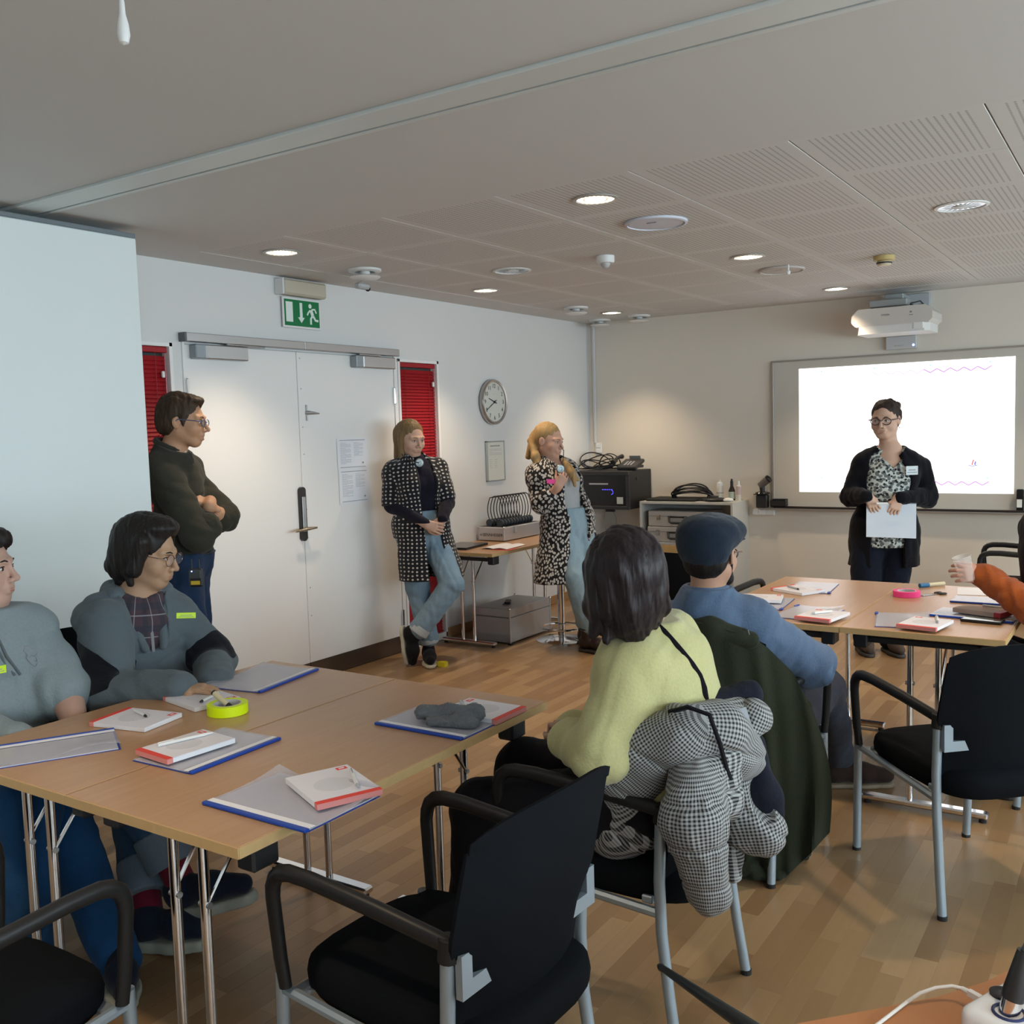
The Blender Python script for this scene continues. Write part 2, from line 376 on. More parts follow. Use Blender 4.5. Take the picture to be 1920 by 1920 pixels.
# red blinds in the side windows
RED = mat('red_blind', (0.32, 0.004, 0.010), 0.5)
REDD = mat('red_blind_dark', (0.30, 0.008, 0.014), 0.5)
def blind_window(n, y0, y1, where, slats):
    w_ = MB(); e_ = 0.022
    for a, b in ((y0, y0 + e_), (y1 - e_, y1)): w_.bx(-0.06, 0.012, a, b, 0.01, 2.09, 0.002)
    w_.bx(-0.06, 0.012, y0, y1, 2.068, 2.09, 0.002); w_.bx(-0.06, 0.012, y0, y1, 0.0, 0.05, 0.002)
    wo = struct('window_%d' % n, w_, DOORW); obj('pane', MB().bx(-0.055, -0.05, y0, y1, 0.02, 2.07), mat('side_glass', (0.05, 0.06, 0.06), 0.1), wo)
    t_ = thing('venetian_blind', 'closed red venetian blind %s' % where, 'blind', (-0.02, (y0 + y1) / 2, 0.05))
    obj('head_rail', MB().bx(-0.035, -0.004, y0 + e_ + 0.004, y1 - e_ - 0.004, 2.035, 2.066, 0.003), RED, t_, world=True)
    sl = MB(); n_ = int(1.96 / 0.0225)
    for k in range(n_):
        z = 0.07 + k * 0.0225; tl = 1.15
        sl.box((-0.02, (y0 + y1) / 2, z), (0.0268, y1 - y0 - 2 * e_ - 0.012, 0.0014), 0, R=[[math.cos(tl), 0, math.sin(tl)], [0, 1, 0], [-math.sin(tl), 0, math.cos(tl)]])
    s_ = obj('slats', sl, RED, t_, world=True); s_['kind'] = 'stuff'
    co = MB()
    for y in (y0 + 0.10, y1 - 0.10): co.tube([(-0.008, y, 2.04), (-0.008, y, 0.07)], 0.0015, 5)
    obj('ladder_cord', co, REDD, t_, world=True)
    obj('tilt_wand', MB().tube([(0.0, y1 - 0.045, 2.03), (0.003, y1 - 0.043, 1.2)], 0.004, 6), mat('red_wand', (0.45, 0.10, 0.12), 0.2), t_, world=True)
    obj('cord_knob', MB().bx(-0.004, 0.010, y1 - 0.072, y1 - 0.055, 1.90, 1.935, 0.003), WHITEP, t_, world=True, label='small white cord knob')
    obj('bottom_rail', MB().bx(-0.033, -0.006, y0 + e_ + 0.006, y1 - e_ - 0.006, 0.052, 0.066, 0.002), RED, t_, world=True)
blind_window(1, -5.16, -4.69, 'left of the double door, behind the standing man', 1)
blind_window(2, -2.79, -2.32, 'right of the double door, behind the dotted coat', 1)

# movable partition stack
pt = thing('folding_partition', 'tall pale grey-green movable partition panel parked at the left of the room', 'partition', (0.36, -7.0, 0))
obj('panel', MB().bx(0.30, 0.575, -9.6, -5.295, 0.02, 2.485, 0.004), PART, pt, world=True)
obj('panel', MB().bx(0.02, 0.292, -9.6, -5.30, 0.02, 2.485, 0.004), PART, pt, world=True)
obj('top_seal', MB().bx(0.29, 0.579, -9.6, -5.30, 2.485, 2.505, 0.002), mat('seal_grey', (0.16, 0.19, 0.21), 0.5), pt, world=True)
obj('bottom_seal', MB().bx(0.31, 0.565, -9.6, -5.30, 0.0, 0.02), DARK, pt, world=True)
# ================================================================ ceiling fittings
def lamp(i, x, y, lit, where):
    t_ = thing('ceiling_downlight', 'round ceiling downlight, %s' % where, 'ceiling light', (x, y, H))
    ri = MB(); r_ = 0.098 if lit else 0.118
    ri.lathe([(r_, 0.0), (r_, -0.004), (r_ - 0.014, -0.007), (r_ - 0.018, -0.003), (r_ - 0.018, 0.0)], n=32)
    obj('trim_ring', ri, WHITEP if not lit else mat('lamp_ring', (0.5, 0.48, 0.45), 0.35, 0.4), t_, True)
    re = MB(); n = 40
    for k in range(n):                                     # facetted reflector dish
        a0, a1 = 2 * PI * k / n, 2 * PI * (k + 1) / n; ro, rm = r_ - 0.018, 0.045; z = -0.0012 - (0.002 if k % 2 else 0)
        re.add([(ro * math.cos(a0), ro * math.sin(a0), -0.002), (ro * math.cos(a1), ro * math.sin(a1), -0.002), (rm * math.cos(a1), rm * math.sin(a1), z), (rm * math.cos(a0), rm * math.sin(a0), z)], [(3, 2, 1, 0)], k % 2)
    if lit: ms = [mat('lamp_glow', (1, 1, 1), 0.4, emit=(1.0, 0.86, 0.66), es=3.4), mat('lamp_glow_dim', (0.6, 0.58, 0.55), 0.2, 0.6, emit=(1.0, 0.84, 0.62), es=0.9)]
    else: ms = [CHROME, mat('lamp_glass', (0.55, 0.62, 0.66), 0.15, 0.8)]
    obj('reflector', re, ms, t_)
    bu = MB().lathe([(0.045, -0.0015), (0.04, -0.006), (0.0, -0.009)], n=20)
    obj('bulb', bu, mat('bulb_glow', (1, 1, 1), 0.4, emit=(1.0, 0.88, 0.70), es=6.0) if lit else mat('bulb_off', (0.62, 0.66, 0.68), 0.2), t_, True)
    if lit:
        L = bpy.data.lights.new('downlight_lamp', 'SPOT'); L.energy = LAMP_W; L.color = (1.0, 0.78, 0.54); L.spot_size = math.radians(96); L.spot_blend = 0.8; L.shadow_soft_size = 0.05
        link('downlight_lamp', L, t_, (0, 0, -0.03))
LAB = ['lit, nearest to the double door', 'lit, above the left wall near the dotted coat', 'lit, in the corner above the equipment rack', 'lit, largest and nearest of the middle row', 'lit, beside the far round speaker', 'lit, just left of the projector',
       'lit, above the near right-hand chair', 'lit, right of the slide screen', 'lit, by the back wall beyond the frame'] + ['lit, behind the photographer'] * 4
for i, (x, y) in enumerate(LAMPS): lamp(i, x, y, True, LAB[i])
for o in list(COL.objects):
    if o.get('label', '').endswith('behind the photographer'): o['group'] = 'downlights behind the photographer'
for i, (x, y) in enumerate(DARK_LAMPS): lamp(i, x, y, False, ('unlit with white rim at the upper right', 'unlit, chrome, above the wall clock')[i])
for x, y, r_, w_, lb in ((2.464, -3.774, 0.150, 1, 'large flat round ceiling speaker between the lit lamps'), (2.464, -1.886, 0.145, 0, 'round ceiling speaker in front of the smoke detector, farther from camera')):
    t_ = thing('ceiling_speaker', lb, 'speaker', (x, y, H)); m_ = mat('speaker_white', (0.62, 0.64, 0.72), 0.6) if w_ else mat('speaker_beige', (0.52, 0.48, 0.45), 0.7)
    obj('rim', MB().lathe([(r_, 0), (r_, -0.010), (r_ - 0.012, -0.013), (r_ - 0.014, -0.006), (r_ - 0.014, 0)], n=40), m_, t_, True)
    obj('grille', MB().lathe([(r_ - 0.015, -0.001), (r_ - 0.02, -0.009), (0, -0.011)], n=40), m_, t_, True)
    obj('maker_plate', MB().box((0, -0.05, -0.012), (0.05, 0.008, 0.003), 0.001), INK if w_ else m_, t_)
for x, y, lb in ((0.55, -3.71, 'beside the downlight, above the double door'), (0.55, -1.172, 'in front of the room corner'), (0.25, -0.20, 'right in the room corner'), (0.66, -0.24, 'over the equipment rack by the back wall')):
    t_ = thing('air_valve', 'round white ceiling air valve ' + lb, 'air vent', (x, y, H))
    obj('collar', MB().lathe([(0.098, 0), (0.098, -0.012), (0.085, -0.018), (0.06, -0.018), (0.06, 0)], n=32), WHITEP, t_, True)
    obj('disc', MB().lathe([(0.03, -0.0), (0.03, -0.03), (0.075, -0.038), (0.092, -0.045), (0.075, -0.056), (0, -0.060)], n=32), WHITEP, t_, True)
t_ = thing('bracket_sensor', 'small grey bracket hanging from the ceiling under the air valve', 'sensor', (0.48, -3.66, H))
obj('stem', MB().tube([(0, 0, 0), (0, 0, -0.06)], 0.007), GREYP, t_); obj('head', MB().box((0.0, 0.0, -0.085), (0.05, 0.10, 0.035), 0.01), GREYP, t_); obj('lens', MB().ell((0, 0.05, -0.095), (0.017, 0.017, 0.017)), BLACKP, t_, True)
t_ = thing('motion_detector', 'white domed motion detector on the middle of the ceiling', 'sensor', (1.84, -3.112, H))
obj('base', MB().lathe([(0.052, 0), (0.052, -0.032), (0.047, -0.040), (0.0, -0.04)], n=28), WHITEP, t_, True); obj('lens', MB().ell((0, 0, -0.042), (0.028, 0.028, 0.028)), mat('lens_grey', (0.42, 0.42, 0.42), 0.3), t_, True)
t_ = thing('smoke_detector', 'yellowed round smoke detector on the ceiling in front of the projector', 'smoke detector', (3.106, -1.937, H))
obj('base', MB().lathe([(0.062, 0), (0.062, -0.025), (0.052, -0.03), (0, -0.03)], n=28), mat('yellowed_plastic', (0.52, 0.40, 0.17), 0.5), t_, True); obj('chamber', MB().lathe([(0.038, -0.03), (0.043, -0.036), (0.04, -0.05), (0.034, -0.056), (0, -0.058)], n=28), mat('yellowed_pale', (0.60, 0.52, 0.35), 0.5), t_, True)
obj('slots', MB().lathe([(0.045, -0.038), (0.045, -0.046), (0, -0.046)], n=28), BLACKP, t_)
t_ = thing('ceiling_sprinkler', 'tiny white sprinkler hanging beside the farther ceiling speaker', 'sprinkler', (2.56, -2.05, H))
obj('pipe', MB().tube([(0, 0, 0), (0, 0, -0.035)], 0.006), WHITEP, t_); obj('head', MB().lathe([(0.008, -0.035), (0.014, -0.045), (0.01, -0.06), (0, -0.062)], n=14), WHITEP, t_, True)
t_ = thing('pull_cord', 'white drop-shaped pull cord weight hanging at the top left', 'pull cord', tuple(at(228, 8, 2.05)))
obj('cord', MB().tube([(0, 0, H - at(228, 8, 2.05)[2]), (0, 0, 0.045)], 0.0022, 6), WHITEP, t_)
obj('weight', MB().lathe([(0.003, 0.055), (0.006, 0.045), (0.007, 0.02), (0.012, 0.0), (0.014, -0.022), (0.010, -0.038), (0.0, -0.043)], c=(0, 0, -0.04), n=18), WHITEP, t_, True)

# ================================================================ things on the left wall
t_ = thing('emergency_light', 'cream emergency light box above the green exit sign', 'emergency light', (0.0, -3.72, 2.46))
obj('body', MB().bx(0, 0.075, -3.905, -3.535, 2.425, 2.520, 0.012), mat('cream_plastic', (0.50, 0.46, 0.37), 0.45), t_, world=True)
obj('end_plate', MB().bx(0, 0.076, -3.915, -3.903, 2.423, 2.522, 0.004), WHITEP, t_, world=True)
t_ = thing('exit_sign', 'green exit sign with down arrow and running figure over the door', 'sign', (0.0, -3.72, 2.25))
obj('backing', MB().bx(0.012, 0.022, -3.875, -3.552, 2.232, 2.418, 0.002), WHITEP, t_, world=True)
GRN = mat('sign_green', (0.0, 0.17, 0.055), 0.4)
obj('panel', MB().bx(0.022, 0.0245, -3.862, -3.565, 2.245, 2.405), GRN, t_, world=True)
SGW = mat('sign_white', (0.72, 0.80, 0.76), 0.5)
RX = [[0, 0, 1], [1, 0, 0], [0, 1, 0]]                     # local (u, v) -> (y, z) on the wall, facing +x
def on_left(mb, poly, x=0.0245, th=0.0015, mi=0): return mb.prism(poly, 0, th, R=RX, c=(x, 0, 0), mi=mi)
pc = MB(); on_left(pc, [(-3.852, 2.268), (-3.795, 2.268), (-3.795, 2.390), (-3.852, 2.390)]); obj('doorway', pc, SGW, t_, world=True)
pc = MB(); on_left(pc, [(-3.735, 2.390), (-3.735, 2.300), (-3.752, 2.300), (-3.724, 2.266), (-3.696, 2.300), (-3.713, 2.300), (-3.713, 2.390)]); obj('arrow', pc, SGW, t_, world=True)
pc = MB()
def stroke(mb, pts, r_, x=0.0255): return mb.tube([(x, a, b) for a, b in pts], r_, 8, flat=((1, 0, 0), 0.25))
pc.ell((0.0255, -3.645, 2.376), (0.002, 0.014, 0.014)); stroke(pc, [(-3.640, 2.352), (-3.625, 2.318)], 0.013)
stroke(pc, [(-3.645, 2.350), (-3.662, 2.335), (-3.672, 2.318)], 0.006); stroke(pc, [(-3.632, 2.355), (-3.605, 2.358), (-3.592, 2.335)], 0.006)
stroke(pc, [(-3.626, 2.318), (-3.642, 2.298), (-3.642, 2.262)], 0.008); stroke(pc, [(-3.620, 2.316), (-3.602, 2.290), (-3.578, 2.288)], 0.008)
obj('running_figure', pc, SGW, t_, world=True)
# clock
t_ = thing('wall_clock', 'round wall clock with silver rim and white face showing 9:40', 'clock', (0.0, -1.625, 1.793))
ck = MB().lathe([(0.172, 0.0), (0.182, 0.012), (0.182, 0.034), (0.174, 0.044), (0.160, 0.040), (0.157, 0.030)], n=48, R=[[0, 0, 1], [1, 0, 0], [0, 1, 0]])
obj('rim', ck, mat('clock_rim', (0.45, 0.42, 0.40), 0.28, 0.9), t_, True)
obj('face', MB().lathe([(0.158, 0.02), (0.158, 0.031), (0, 0.031)], n=48, R=RX), mat('clock_face', (0.60, 0.61, 0.56), 0.6), t_)
for k in range(1, 13):
    a = PI / 2 - k * PI / 6; M = Matrix(((0, 0, 1, 0.0318), (1, 0, 0, 0.127 * math.cos(a)), (0, 1, 0, 0.127 * math.sin(a)), (0, 0, 0, 1)))
    text_mesh(str(k), 0.046, BLACKP, 'numeral', t_, M)
text_mesh('clock'[:0] or '-----', 0.014, INK, 'maker_mark', t_, Matrix(((0, 0, 1, 0.0318), (1, 0, 0, 0), (0, 1, 0, 0.065), (0, 0, 0, 1))))
def hand(a, L_, w_, x):
    c_, s_ = math.sin(a), math.cos(a); u = np.array([c_, s_]); v = np.array([s_, -c_]); q = [u * -0.03 + v * w_, u * -0.03 - v * w_, u * L_ - v * w_ * .5, u * L_ + v * w_ * .5]
    return MB().prism([tuple(k) for k in q[::-1]], 0, 0.0012, R=RX, c=(x, 0, 0))
obj('hour_hand', hand(2 * PI * (9 + 40 / 60) / 12, 0.085, 0.005, 0.034), BLACKP, t_); obj('minute_hand', hand(2 * PI * 40 / 60, 0.125, 0.0035, 0.036), BLACKP, t_)
obj('hub', MB().lathe([(0.010, 0.031), (0.010, 0.039), (0, 0.040)], n=16, R=RX), BLACKP, t_)
# framed notice
t_ = thing('framed_notice', 'narrow silver framed printed notice under the clock', 'notice', (0.0, -1.60, 1.16))
y0, y1, z0, z1 = -1.735, -1.468, 1.155, 1.480; fr = MB()
fr.bx(0, 0.016, y0, y0 + 0.022, z0, z1, 0.002).bx(0, 0.016, y1 - 0.01, y1, z0, z1, 0.002).bx(0, 0.016, y0, y1, z1 - 0.01, z1, 0.002).bx(0, 0.016, y0, y1, z0, z0 + 0.01, 0.002)
obj('frame', fr, mat('notice_frame', (0.40, 0.42, 0.41), 0.4, 0.5), t_, world=True); obj('sheet', MB().bx(0, 0.010, y0 + 0.022, y1 - 0.01, z0 + 0.01, z1 - 0.01), mat('notice_sheet', (0.66, 0.66, 0.60), 0.6), t_, world=True)
def print_lines(rows, x, y0, h, mi=0, seed=1, th=0.0004):
    r_ = random.Random(seed); mb = MB()
    for (z, a, b) in rows:
        y = a
        while y < b:
            w_ = r_.uniform(0.006, 0.022); mb.bx(x, x + th, y0 + y, y0 + min(y + w_, b), z - h / 2, z + h / 2); y += w_ + 0.004
    return mb
tx = obj('lettering', print_lines([(1.440, 0.06, 0.20)], 0.0101, y0, 0.010).add([], []), INK, t_, world=True); tx['kind'] = 'stuff'
rows = [(1.415 - 0.011 * k, 0.045, 0.225 - (0.13 if k == 2 else 0)) for k in range(5)] + [(1.33 - 0.016 * k, 0.045, 0.045 + 0.03 + 0.008 * (k % 3)) for k in range(5)] + [(1.33 - 0.016 * k, 0.12, 0.155) for k in range(5)]
tx = obj('small_print', print_lines(rows, 0.0101, y0, 0.0035, seed=2), mat('pale_ink', (0.42, 0.42, 0.40), 0.8), t_, world=True); tx['kind'] = 'stuff'
# two programme sheets on the door
PINK = mat('pale_ink2', (0.46, 0.46, 0.50), 0.8); ZIG = mat('grey_zigzag', (0.30, 0.30, 0.33), 0.8)
for n_, (z0, z1, dy) in enumerate(((1.335, 1.540, 0.0), (1.108, 1.332, 0.006))):
    t_ = thing('programme_sheet', '%s of two printed programme sheets taped to the right door leaf' % ('upper', 'lower')[n_], 'paper', (0.004, -3.29 + dy, z0))
    y0 = -3.440 + dy; y1 = y0 + 0.296
    obj('sheet', MB().grid([[(0.006 + 0.004 * (0 if 0 < j < 4 else 0.5) , y0 + (y1 - y0) * j / 4, z0 + (z1 - z0) * i / 2) for j in range(5)] for i in range(3)], thick=0.0008), PAPER, t_, world=True)
    zz = MB()
    for zc in (z1 - 0.012, z0 + 0.014):
        pts = [(0.0098, y0 + 0.025 + 0.245 * k / 40, zc + (0.002 if k % 2 else -0.002)) for k in range(41)]
        zz.tube(pts, 0.0013, 4)
    obj('zigzag_border', zz, ZIG, t_, world=True)['kind'] = 'stuff'
    rows = [(z1 - 0.03 - 0.0085 * k, 0.03, 0.03 + (0.10 if k % 4 else 0.05)) for k in range(18) if z1 - 0.03 - 0.0085 * k > z0 + 0.035] + [(z1 - 0.03 - 0.0085 * k, 0.16, 0.16 + (0.09 if k % 3 else 0.05)) for k in range(11)]
    tx = obj('print', print_lines(rows, 0.0095, y0, 0.0028, seed=5 + n_), PINK, t_, world=True); tx['kind'] = 'stuff'
    obj('logo', MB().ell((0.0095, y1 - 0.05, z0 + 0.04), (0.001, 0.007, 0.007), 10, 6), INK, t_, world=True)

# ================================================================ things on the back wall
t_ = thing('wall_socket', 'white switch plate at the foot of the corner conduit', 'socket', (0.10, 0, 1.37))
obj('plate', MB().bx(0.067, 0.135, -0.012, 0, 1.32, 1.42, 0.003), WHITEP, t_, world=True)
for z in (1.345, 1.392): obj('rocker', MB().bx(0.078, 0.124, -0.017, -0.010, z - 0.018, z + 0.018, 0.003), PAPER, t_, world=True)
t_ = thing('whiteboard', 'wide wall whiteboard with thin frame and black pen tray', 'whiteboard', (2.9, 0, 0.84))
BX0, BX1, BZ0, BZ1 = 1.785, 4.30, 0.850, 2.062
obj('surface', MB().bx(BX0, BX1, -0.020, -0.002, BZ0, BZ1), mat('board_enamel', (0.56, 0.53, 0.47), 0.35), t_, world=True)
FRM = mat('board_frame', (0.36, 0.33, 0.30), 0.45, 0.3)
for b_ in ((BX0 - 0.014, BX0 + 0.006, BZ0, BZ1 + 0.01), (BX1 - 0.006, BX1 + 0.014, BZ0, BZ1 + 0.01)): obj('frame_side', MB().bx(b_[0], b_[1], -0.030, -0.002, b_[2], b_[3], 0.003), FRM, t_, world=True)
obj('frame_top', MB().bx(BX0 - 0.014, BX1 + 0.014, -0.030, -0.002, BZ1, BZ1 + 0.012, 0.003), FRM, t_, world=True)
obj('pen_tray', MB().bx(1.66, BX1, -0.075, -0.002, 0.828, 0.842, 0.003), mat('tray_silver', (0.42, 0.38, 0.34), 0.4, 0.4), t_, world=True)
obj('tray_strip', MB().bx(1.80, BX1, -0.080, -0.055, 0.842, 0.858, 0.003), mat('tray_black', (0.02, 0.012, 0.012), 0.5), t_, world=True)
SX0, SX1, SZ0, SZ1 = 2.004, 3.612, 0.977, 1.998
sl = thing('projected_slide', 'bright white projected slide with purple zigzag lines', 'slide', (2.8, -0.021, 0.98))
obj('slide_image', MB().bx(SX0, SX1, -0.0225, -0.0205, SZ0, SZ1), mat('slide_light', (0.8, 0.8, 0.8), 0.6, emit=(1.0, 0.99, 1.0), es=1.15), sl, world=True)  # glows by itself: the projector's light is put into the material as emission
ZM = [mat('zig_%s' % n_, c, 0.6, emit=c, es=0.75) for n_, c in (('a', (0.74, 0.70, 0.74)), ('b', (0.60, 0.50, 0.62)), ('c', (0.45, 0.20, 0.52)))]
for zc, x0, x1 in ((1.922, 2.160, 3.455), (1.052, 2.160, 3.445)):
    zb = MB(); n_ = 27; P_ = [(x0 + (x1 - x0) * k / n_, -0.0235, zc + (0.017 if k % 2 else -0.012)) for k in range(n_ + 1)]
    for k in range(n_): zb.tube([P_[k], P_[k + 1]], 0.0042, 5, mi=0 if k < 9 else 1 if k < 17 else 2)
    obj('zigzag_line', zb, ZM, sl, world=True)['kind'] = 'stuff'
    dt = MB()
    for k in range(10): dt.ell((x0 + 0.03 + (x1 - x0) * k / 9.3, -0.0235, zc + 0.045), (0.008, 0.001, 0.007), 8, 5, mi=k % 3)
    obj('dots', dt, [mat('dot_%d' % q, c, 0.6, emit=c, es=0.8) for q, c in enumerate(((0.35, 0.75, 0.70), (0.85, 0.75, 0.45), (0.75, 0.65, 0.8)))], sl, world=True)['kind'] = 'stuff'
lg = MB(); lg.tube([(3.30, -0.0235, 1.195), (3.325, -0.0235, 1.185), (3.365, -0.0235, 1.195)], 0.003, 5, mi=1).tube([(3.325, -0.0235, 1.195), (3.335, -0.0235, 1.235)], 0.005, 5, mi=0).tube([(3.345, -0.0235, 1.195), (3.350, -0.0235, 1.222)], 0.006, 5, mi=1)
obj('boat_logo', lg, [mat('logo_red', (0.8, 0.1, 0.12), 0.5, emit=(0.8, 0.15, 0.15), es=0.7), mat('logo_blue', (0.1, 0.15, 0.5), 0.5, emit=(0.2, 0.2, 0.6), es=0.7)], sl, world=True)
# projector
t_ = thing('projector', 'white ultra short throw projector on a wall arm above the board', 'projector', (2.84, -0.30, 2.2))
PW = mat('projector_white', (0.58, 0.55, 0.52), 0.35)
def chamf(x0, x1, y0, y1, z0, z1, c1, c2, mb=None):
    poly = [(x0 + c2, z0), (x1 - c2, z0), (x1, z0 + c2), (x1, z1 - c1), (x1 - c1, z1), (x0 + c1, z1), (x0, z1 - c1), (x0, z0 + c2)]
    return (mb or MB()).prism(poly, 0, y1 - y0, R=[[1, 0, 0], [0, 0, -1], [0, 1, 0]], c=(0, y1, 0))
obj('upper_case', chamf(2.555, 3.125, -0.52, -0.14, 2.255, 2.385, 0.05, 0.03), PW, t_, world=True)
obj('lower_case', MB().prism([(2.61, -0.518), (3.07, -0.518), (3.10, -0.46), (3.10, -0.16), (2.59, -0.16), (2.585, -0.46)], 2.198, 2.256), mat('projector_pale', (0.70, 0.70, 0.69), 0.35), t_, world=True)
obj('lens_hood', MB().prism([(3.00, -0.525), (3.06, -0.525), (3.075, -0.515), (3.04, -0.51), (2.98, -0.515)], 2.215, 2.258), WHITEP, t_, world=True)
ARM_ = mat('bracket_grey', (0.35, 0.37, 0.38), 0.5, 0.2)
obj('mount_plate', MB().bx(2.66, 2.93, -0.42, -0.20, 2.402, 2.455, 0.006), ARM_, t_, world=True); obj('wall_arm', MB().bx(2.74, 2.88, -0.30, 0, 2.455, 2.505, 0.006), ARM_, t_, world=True)
obj('wall_bracket', MB().bx(2.70, 3.02, -0.05, 0, 2.28, 2.52, 0.004), mat('bracket_grey2', (0.42, 0.45, 0.47), 0.5), t_, world=True)
for x in (2.69, 2.90): obj('strut', MB().tube([(x, -0.40, 2.41), (x + 0.02, -0.36, 2.37)], 0.012), ARM_, t_, world=True)
obj('cable', MB().tube([(2.90, -0.32, 2.43), (2.96, -0.30, 2.40), (3.00, -0.2, 2.42), (3.03, -0.12, 2.39)], 0.006).tube([(2.92, -0.30, 2.42), (2.99, -0.25, 2.44), (3.05, -0.2, 2.37)], 0.005), BLACKP, t_, True, world=True)
RB = [[1, 0, 0], [0, 0, -1], [0, 1, 0]]
def back_text(s_, size, x, y, z, name, par, m_):
    p = np.zeros(3); q = par
    while q is not None: p += np.array(q.location); q = q.parent
    return text_mesh(s_, size, m_, name, par, Matrix(((1, 0, 0, x - p[0]), (0, 0, -1, y - p[1]), (0, 1, 0, z - p[2]), (0, 0, 0, 1))))
back_text('EPSON', 0.020, 2.80, -0.5215, 2.33, 'maker_lettering', t_, INK)
obj('maker_mark', MB().bx(2.97, 2.985, -0.5215, -0.519, 2.332, 2.345).bx(2.965, 2.992, -0.5215, -0.519, 2.314, 2.320), INK, t_, world=True)['kind'] = 'stuff'
t_ = thing('sensor_box', 'small grey box with a blue light under the projector', 'box', (2.81, 0, 2.10))
obj('body', MB().bx(2.70, 2.925, -0.05, 0, 2.105, 2.205, 0.004), mat('box_grey', (0.50, 0.51, 0.52), 0.5), t_, world=True)
obj('blue_light', MB().ell((2.905, -0.052, 2.13), (0.008, 0.004, 0.008), 10, 6), mat('blue_led', (0.2, 0.3, 1), 0.4, emit=(0.25, 0.35, 1.0), es=6), t_, world=True)
back_text('PROJECT', 0.018, 2.80, -0.0512, 2.13, 'lettering', t_, mat('pale_ink', (0.42, 0.42, 0.40), 0.8))
# ================================================================ equipment along the back wall
t_ = thing('equipment_rack', 'black wall-hung equipment rack with blue indicator lights', 'rack', (0.36, 0, 0.83))
X0, X1, Y0, Z0, Z1 = 0.06, 0.635, -0.46, 0.835, 1.175
obj('case', MB().bx(X0, X1, Y0 + 0.02, 0, Z0, Z1, 0.005), BLACKP, t_, world=True)
fr = MB(); fr.bx(X0, X1, Y0, Y0 + 0.02, Z1 - 0.04, Z1, 0.004).bx(X0, X1, Y0, Y0 + 0.02, Z0, Z0 + 0.03, 0.003).bx(X0, X0 + 0.03, Y0, Y0 + 0.02, Z0 + 0.03, Z1 - 0.04).bx(X1 - 0.03, X1, Y0, Y0 + 0.02, Z0 + 0.03, Z1 - 0.04)
obj('door_frame', fr, mat('rack_black', (0.03, 0.03, 0.032), 0.5), t_, world=True)
obj('door_glass', MB().bx(X0 + 0.03, X1 - 0.03, Y0 + 0.006, Y0 + 0.012, Z0 + 0.03, Z1 - 0.04), BLACKG, t_, world=True)
obj('silver_strip', MB().bx(0.24, 0.43, Y0 + 0.002, Y0 + 0.008, 1.055, 1.068), mat('strip_silver', (0.5, 0.5, 0.52), 0.3, 0.6), t_, world=True)
BL = mat('blue_led_small', (0.1, 0.1, 0.8), 0.4, emit=(0.08, 0.07, 0.95), es=1.6)
for k in range(5): obj('blue_led', MB().bx(0.37 + 0.022 * k, 0.383 + 0.022 * k, Y0 + 0.002, Y0 + 0.007, 1.008, 1.014), BL, t_, world=True)
obj('blue_arc', MB().tube([(0.465, Y0 + 0.004, 1.008), (0.478, Y0 + 0.004, 0.995), (0.476, Y0 + 0.004, 0.975), (0.46, Y0 + 0.004, 0.968)], 0.0025, 6), BL, t_, world=True)
obj('blue_lamp', MB().ell((0.145, Y0 + 0.003, 0.995), (0.005, 0.003, 0.005), 8, 6), BL, t_, world=True)
obj('label_sticker', MB().bx(0.515, 0.575, Y0 + 0.002, Y0 + 0.007, 0.885, 0.945), mat('sticker', (0.55, 0.56, 0.53), 0.6), t_, world=True)
obj('lock', MB().lathe([(0.012, 0), (0.012, 0.006), (0, 0.006)], (X1, -0.30, 1.10), 12, R=RX), BLACKG, t_, world=True)
# cables on the rack
rr = random.Random(11); cb = MB()
for k in range(9):
    cx_, cy_, a_, b_ = 0.25 + rr.uniform(-0.08, 0.08), -0.24 + rr.uniform(-0.05, 0.05), rr.uniform(0.10, 0.2), rr.uniform(0.06, 0.12); h_ = rr.uniform(0.02, 0.15); ph = rr.uniform(0, 6)
    cb.tube([(cx_ + a_ * math.cos(t), cy_ + b_ * math.sin(t), Z1 + 0.012 + h_ * (0.5 + 0.5 * math.sin(t + ph)) ** 1.6) for t in np.linspace(0, 2 * PI, 26, endpoint=False)], 0.0055, 6, closed=True)
single('cable_tangle', cb, BLACKP, 'tangle of looped black cables on top of the equipment rack', 'cables', (0.3, -0.24, Z1), smooth=True, world=True)['kind'] = 'stuff'
t_ = thing('desk_phone', 'black desk telephone on the right end of the equipment rack', 'telephone', (0.535, -0.25, Z1 + 0.020))
RT = [[1, 0, 0], [0, math.cos(0.35), -math.sin(0.35)], [0, math.sin(0.35), math.cos(0.35)]]
obj('base', MB().box((0.02, 0, 0.030), (0.19, 0.20, 0.035), 0.008, R=RT).box((0.02, 0.03, 0.012), (0.17, 0.12, 0.024), 0.003), mat('phone_black', (0.03, 0.03, 0.032), 0.35), t_)
obj('handset', MB().tube([(-0.11, -0.10, 0.055), (-0.115, -0.05, 0.075), (-0.115, 0.03, 0.095), (-0.11, 0.09, 0.10)], [0.022, 0.014, 0.014, 0.022], 10), BLACKP, t_, True)
obj('display', MB().box((0.02, 0.09, 0.085), (0.11, 0.006, 0.045), 0.002, R=RT), mat('phone_screen', (0.22, 0.23, 0.22), 0.2), t_)
for k in range(12): obj('key', MB().box((-0.01 + 0.03 * (k % 3), -0.06 + 0.022 * (k // 3), 0.030 + 0.008 * (k // 3)), (0.018, 0.013, 0.006), 0.002, R=RT), GREYP, t_)
t_ = thing('hanging_bag', 'small clear plastic bag with a red scrap hanging below the rack', 'bag', (0.24, -0.06, 0.68))
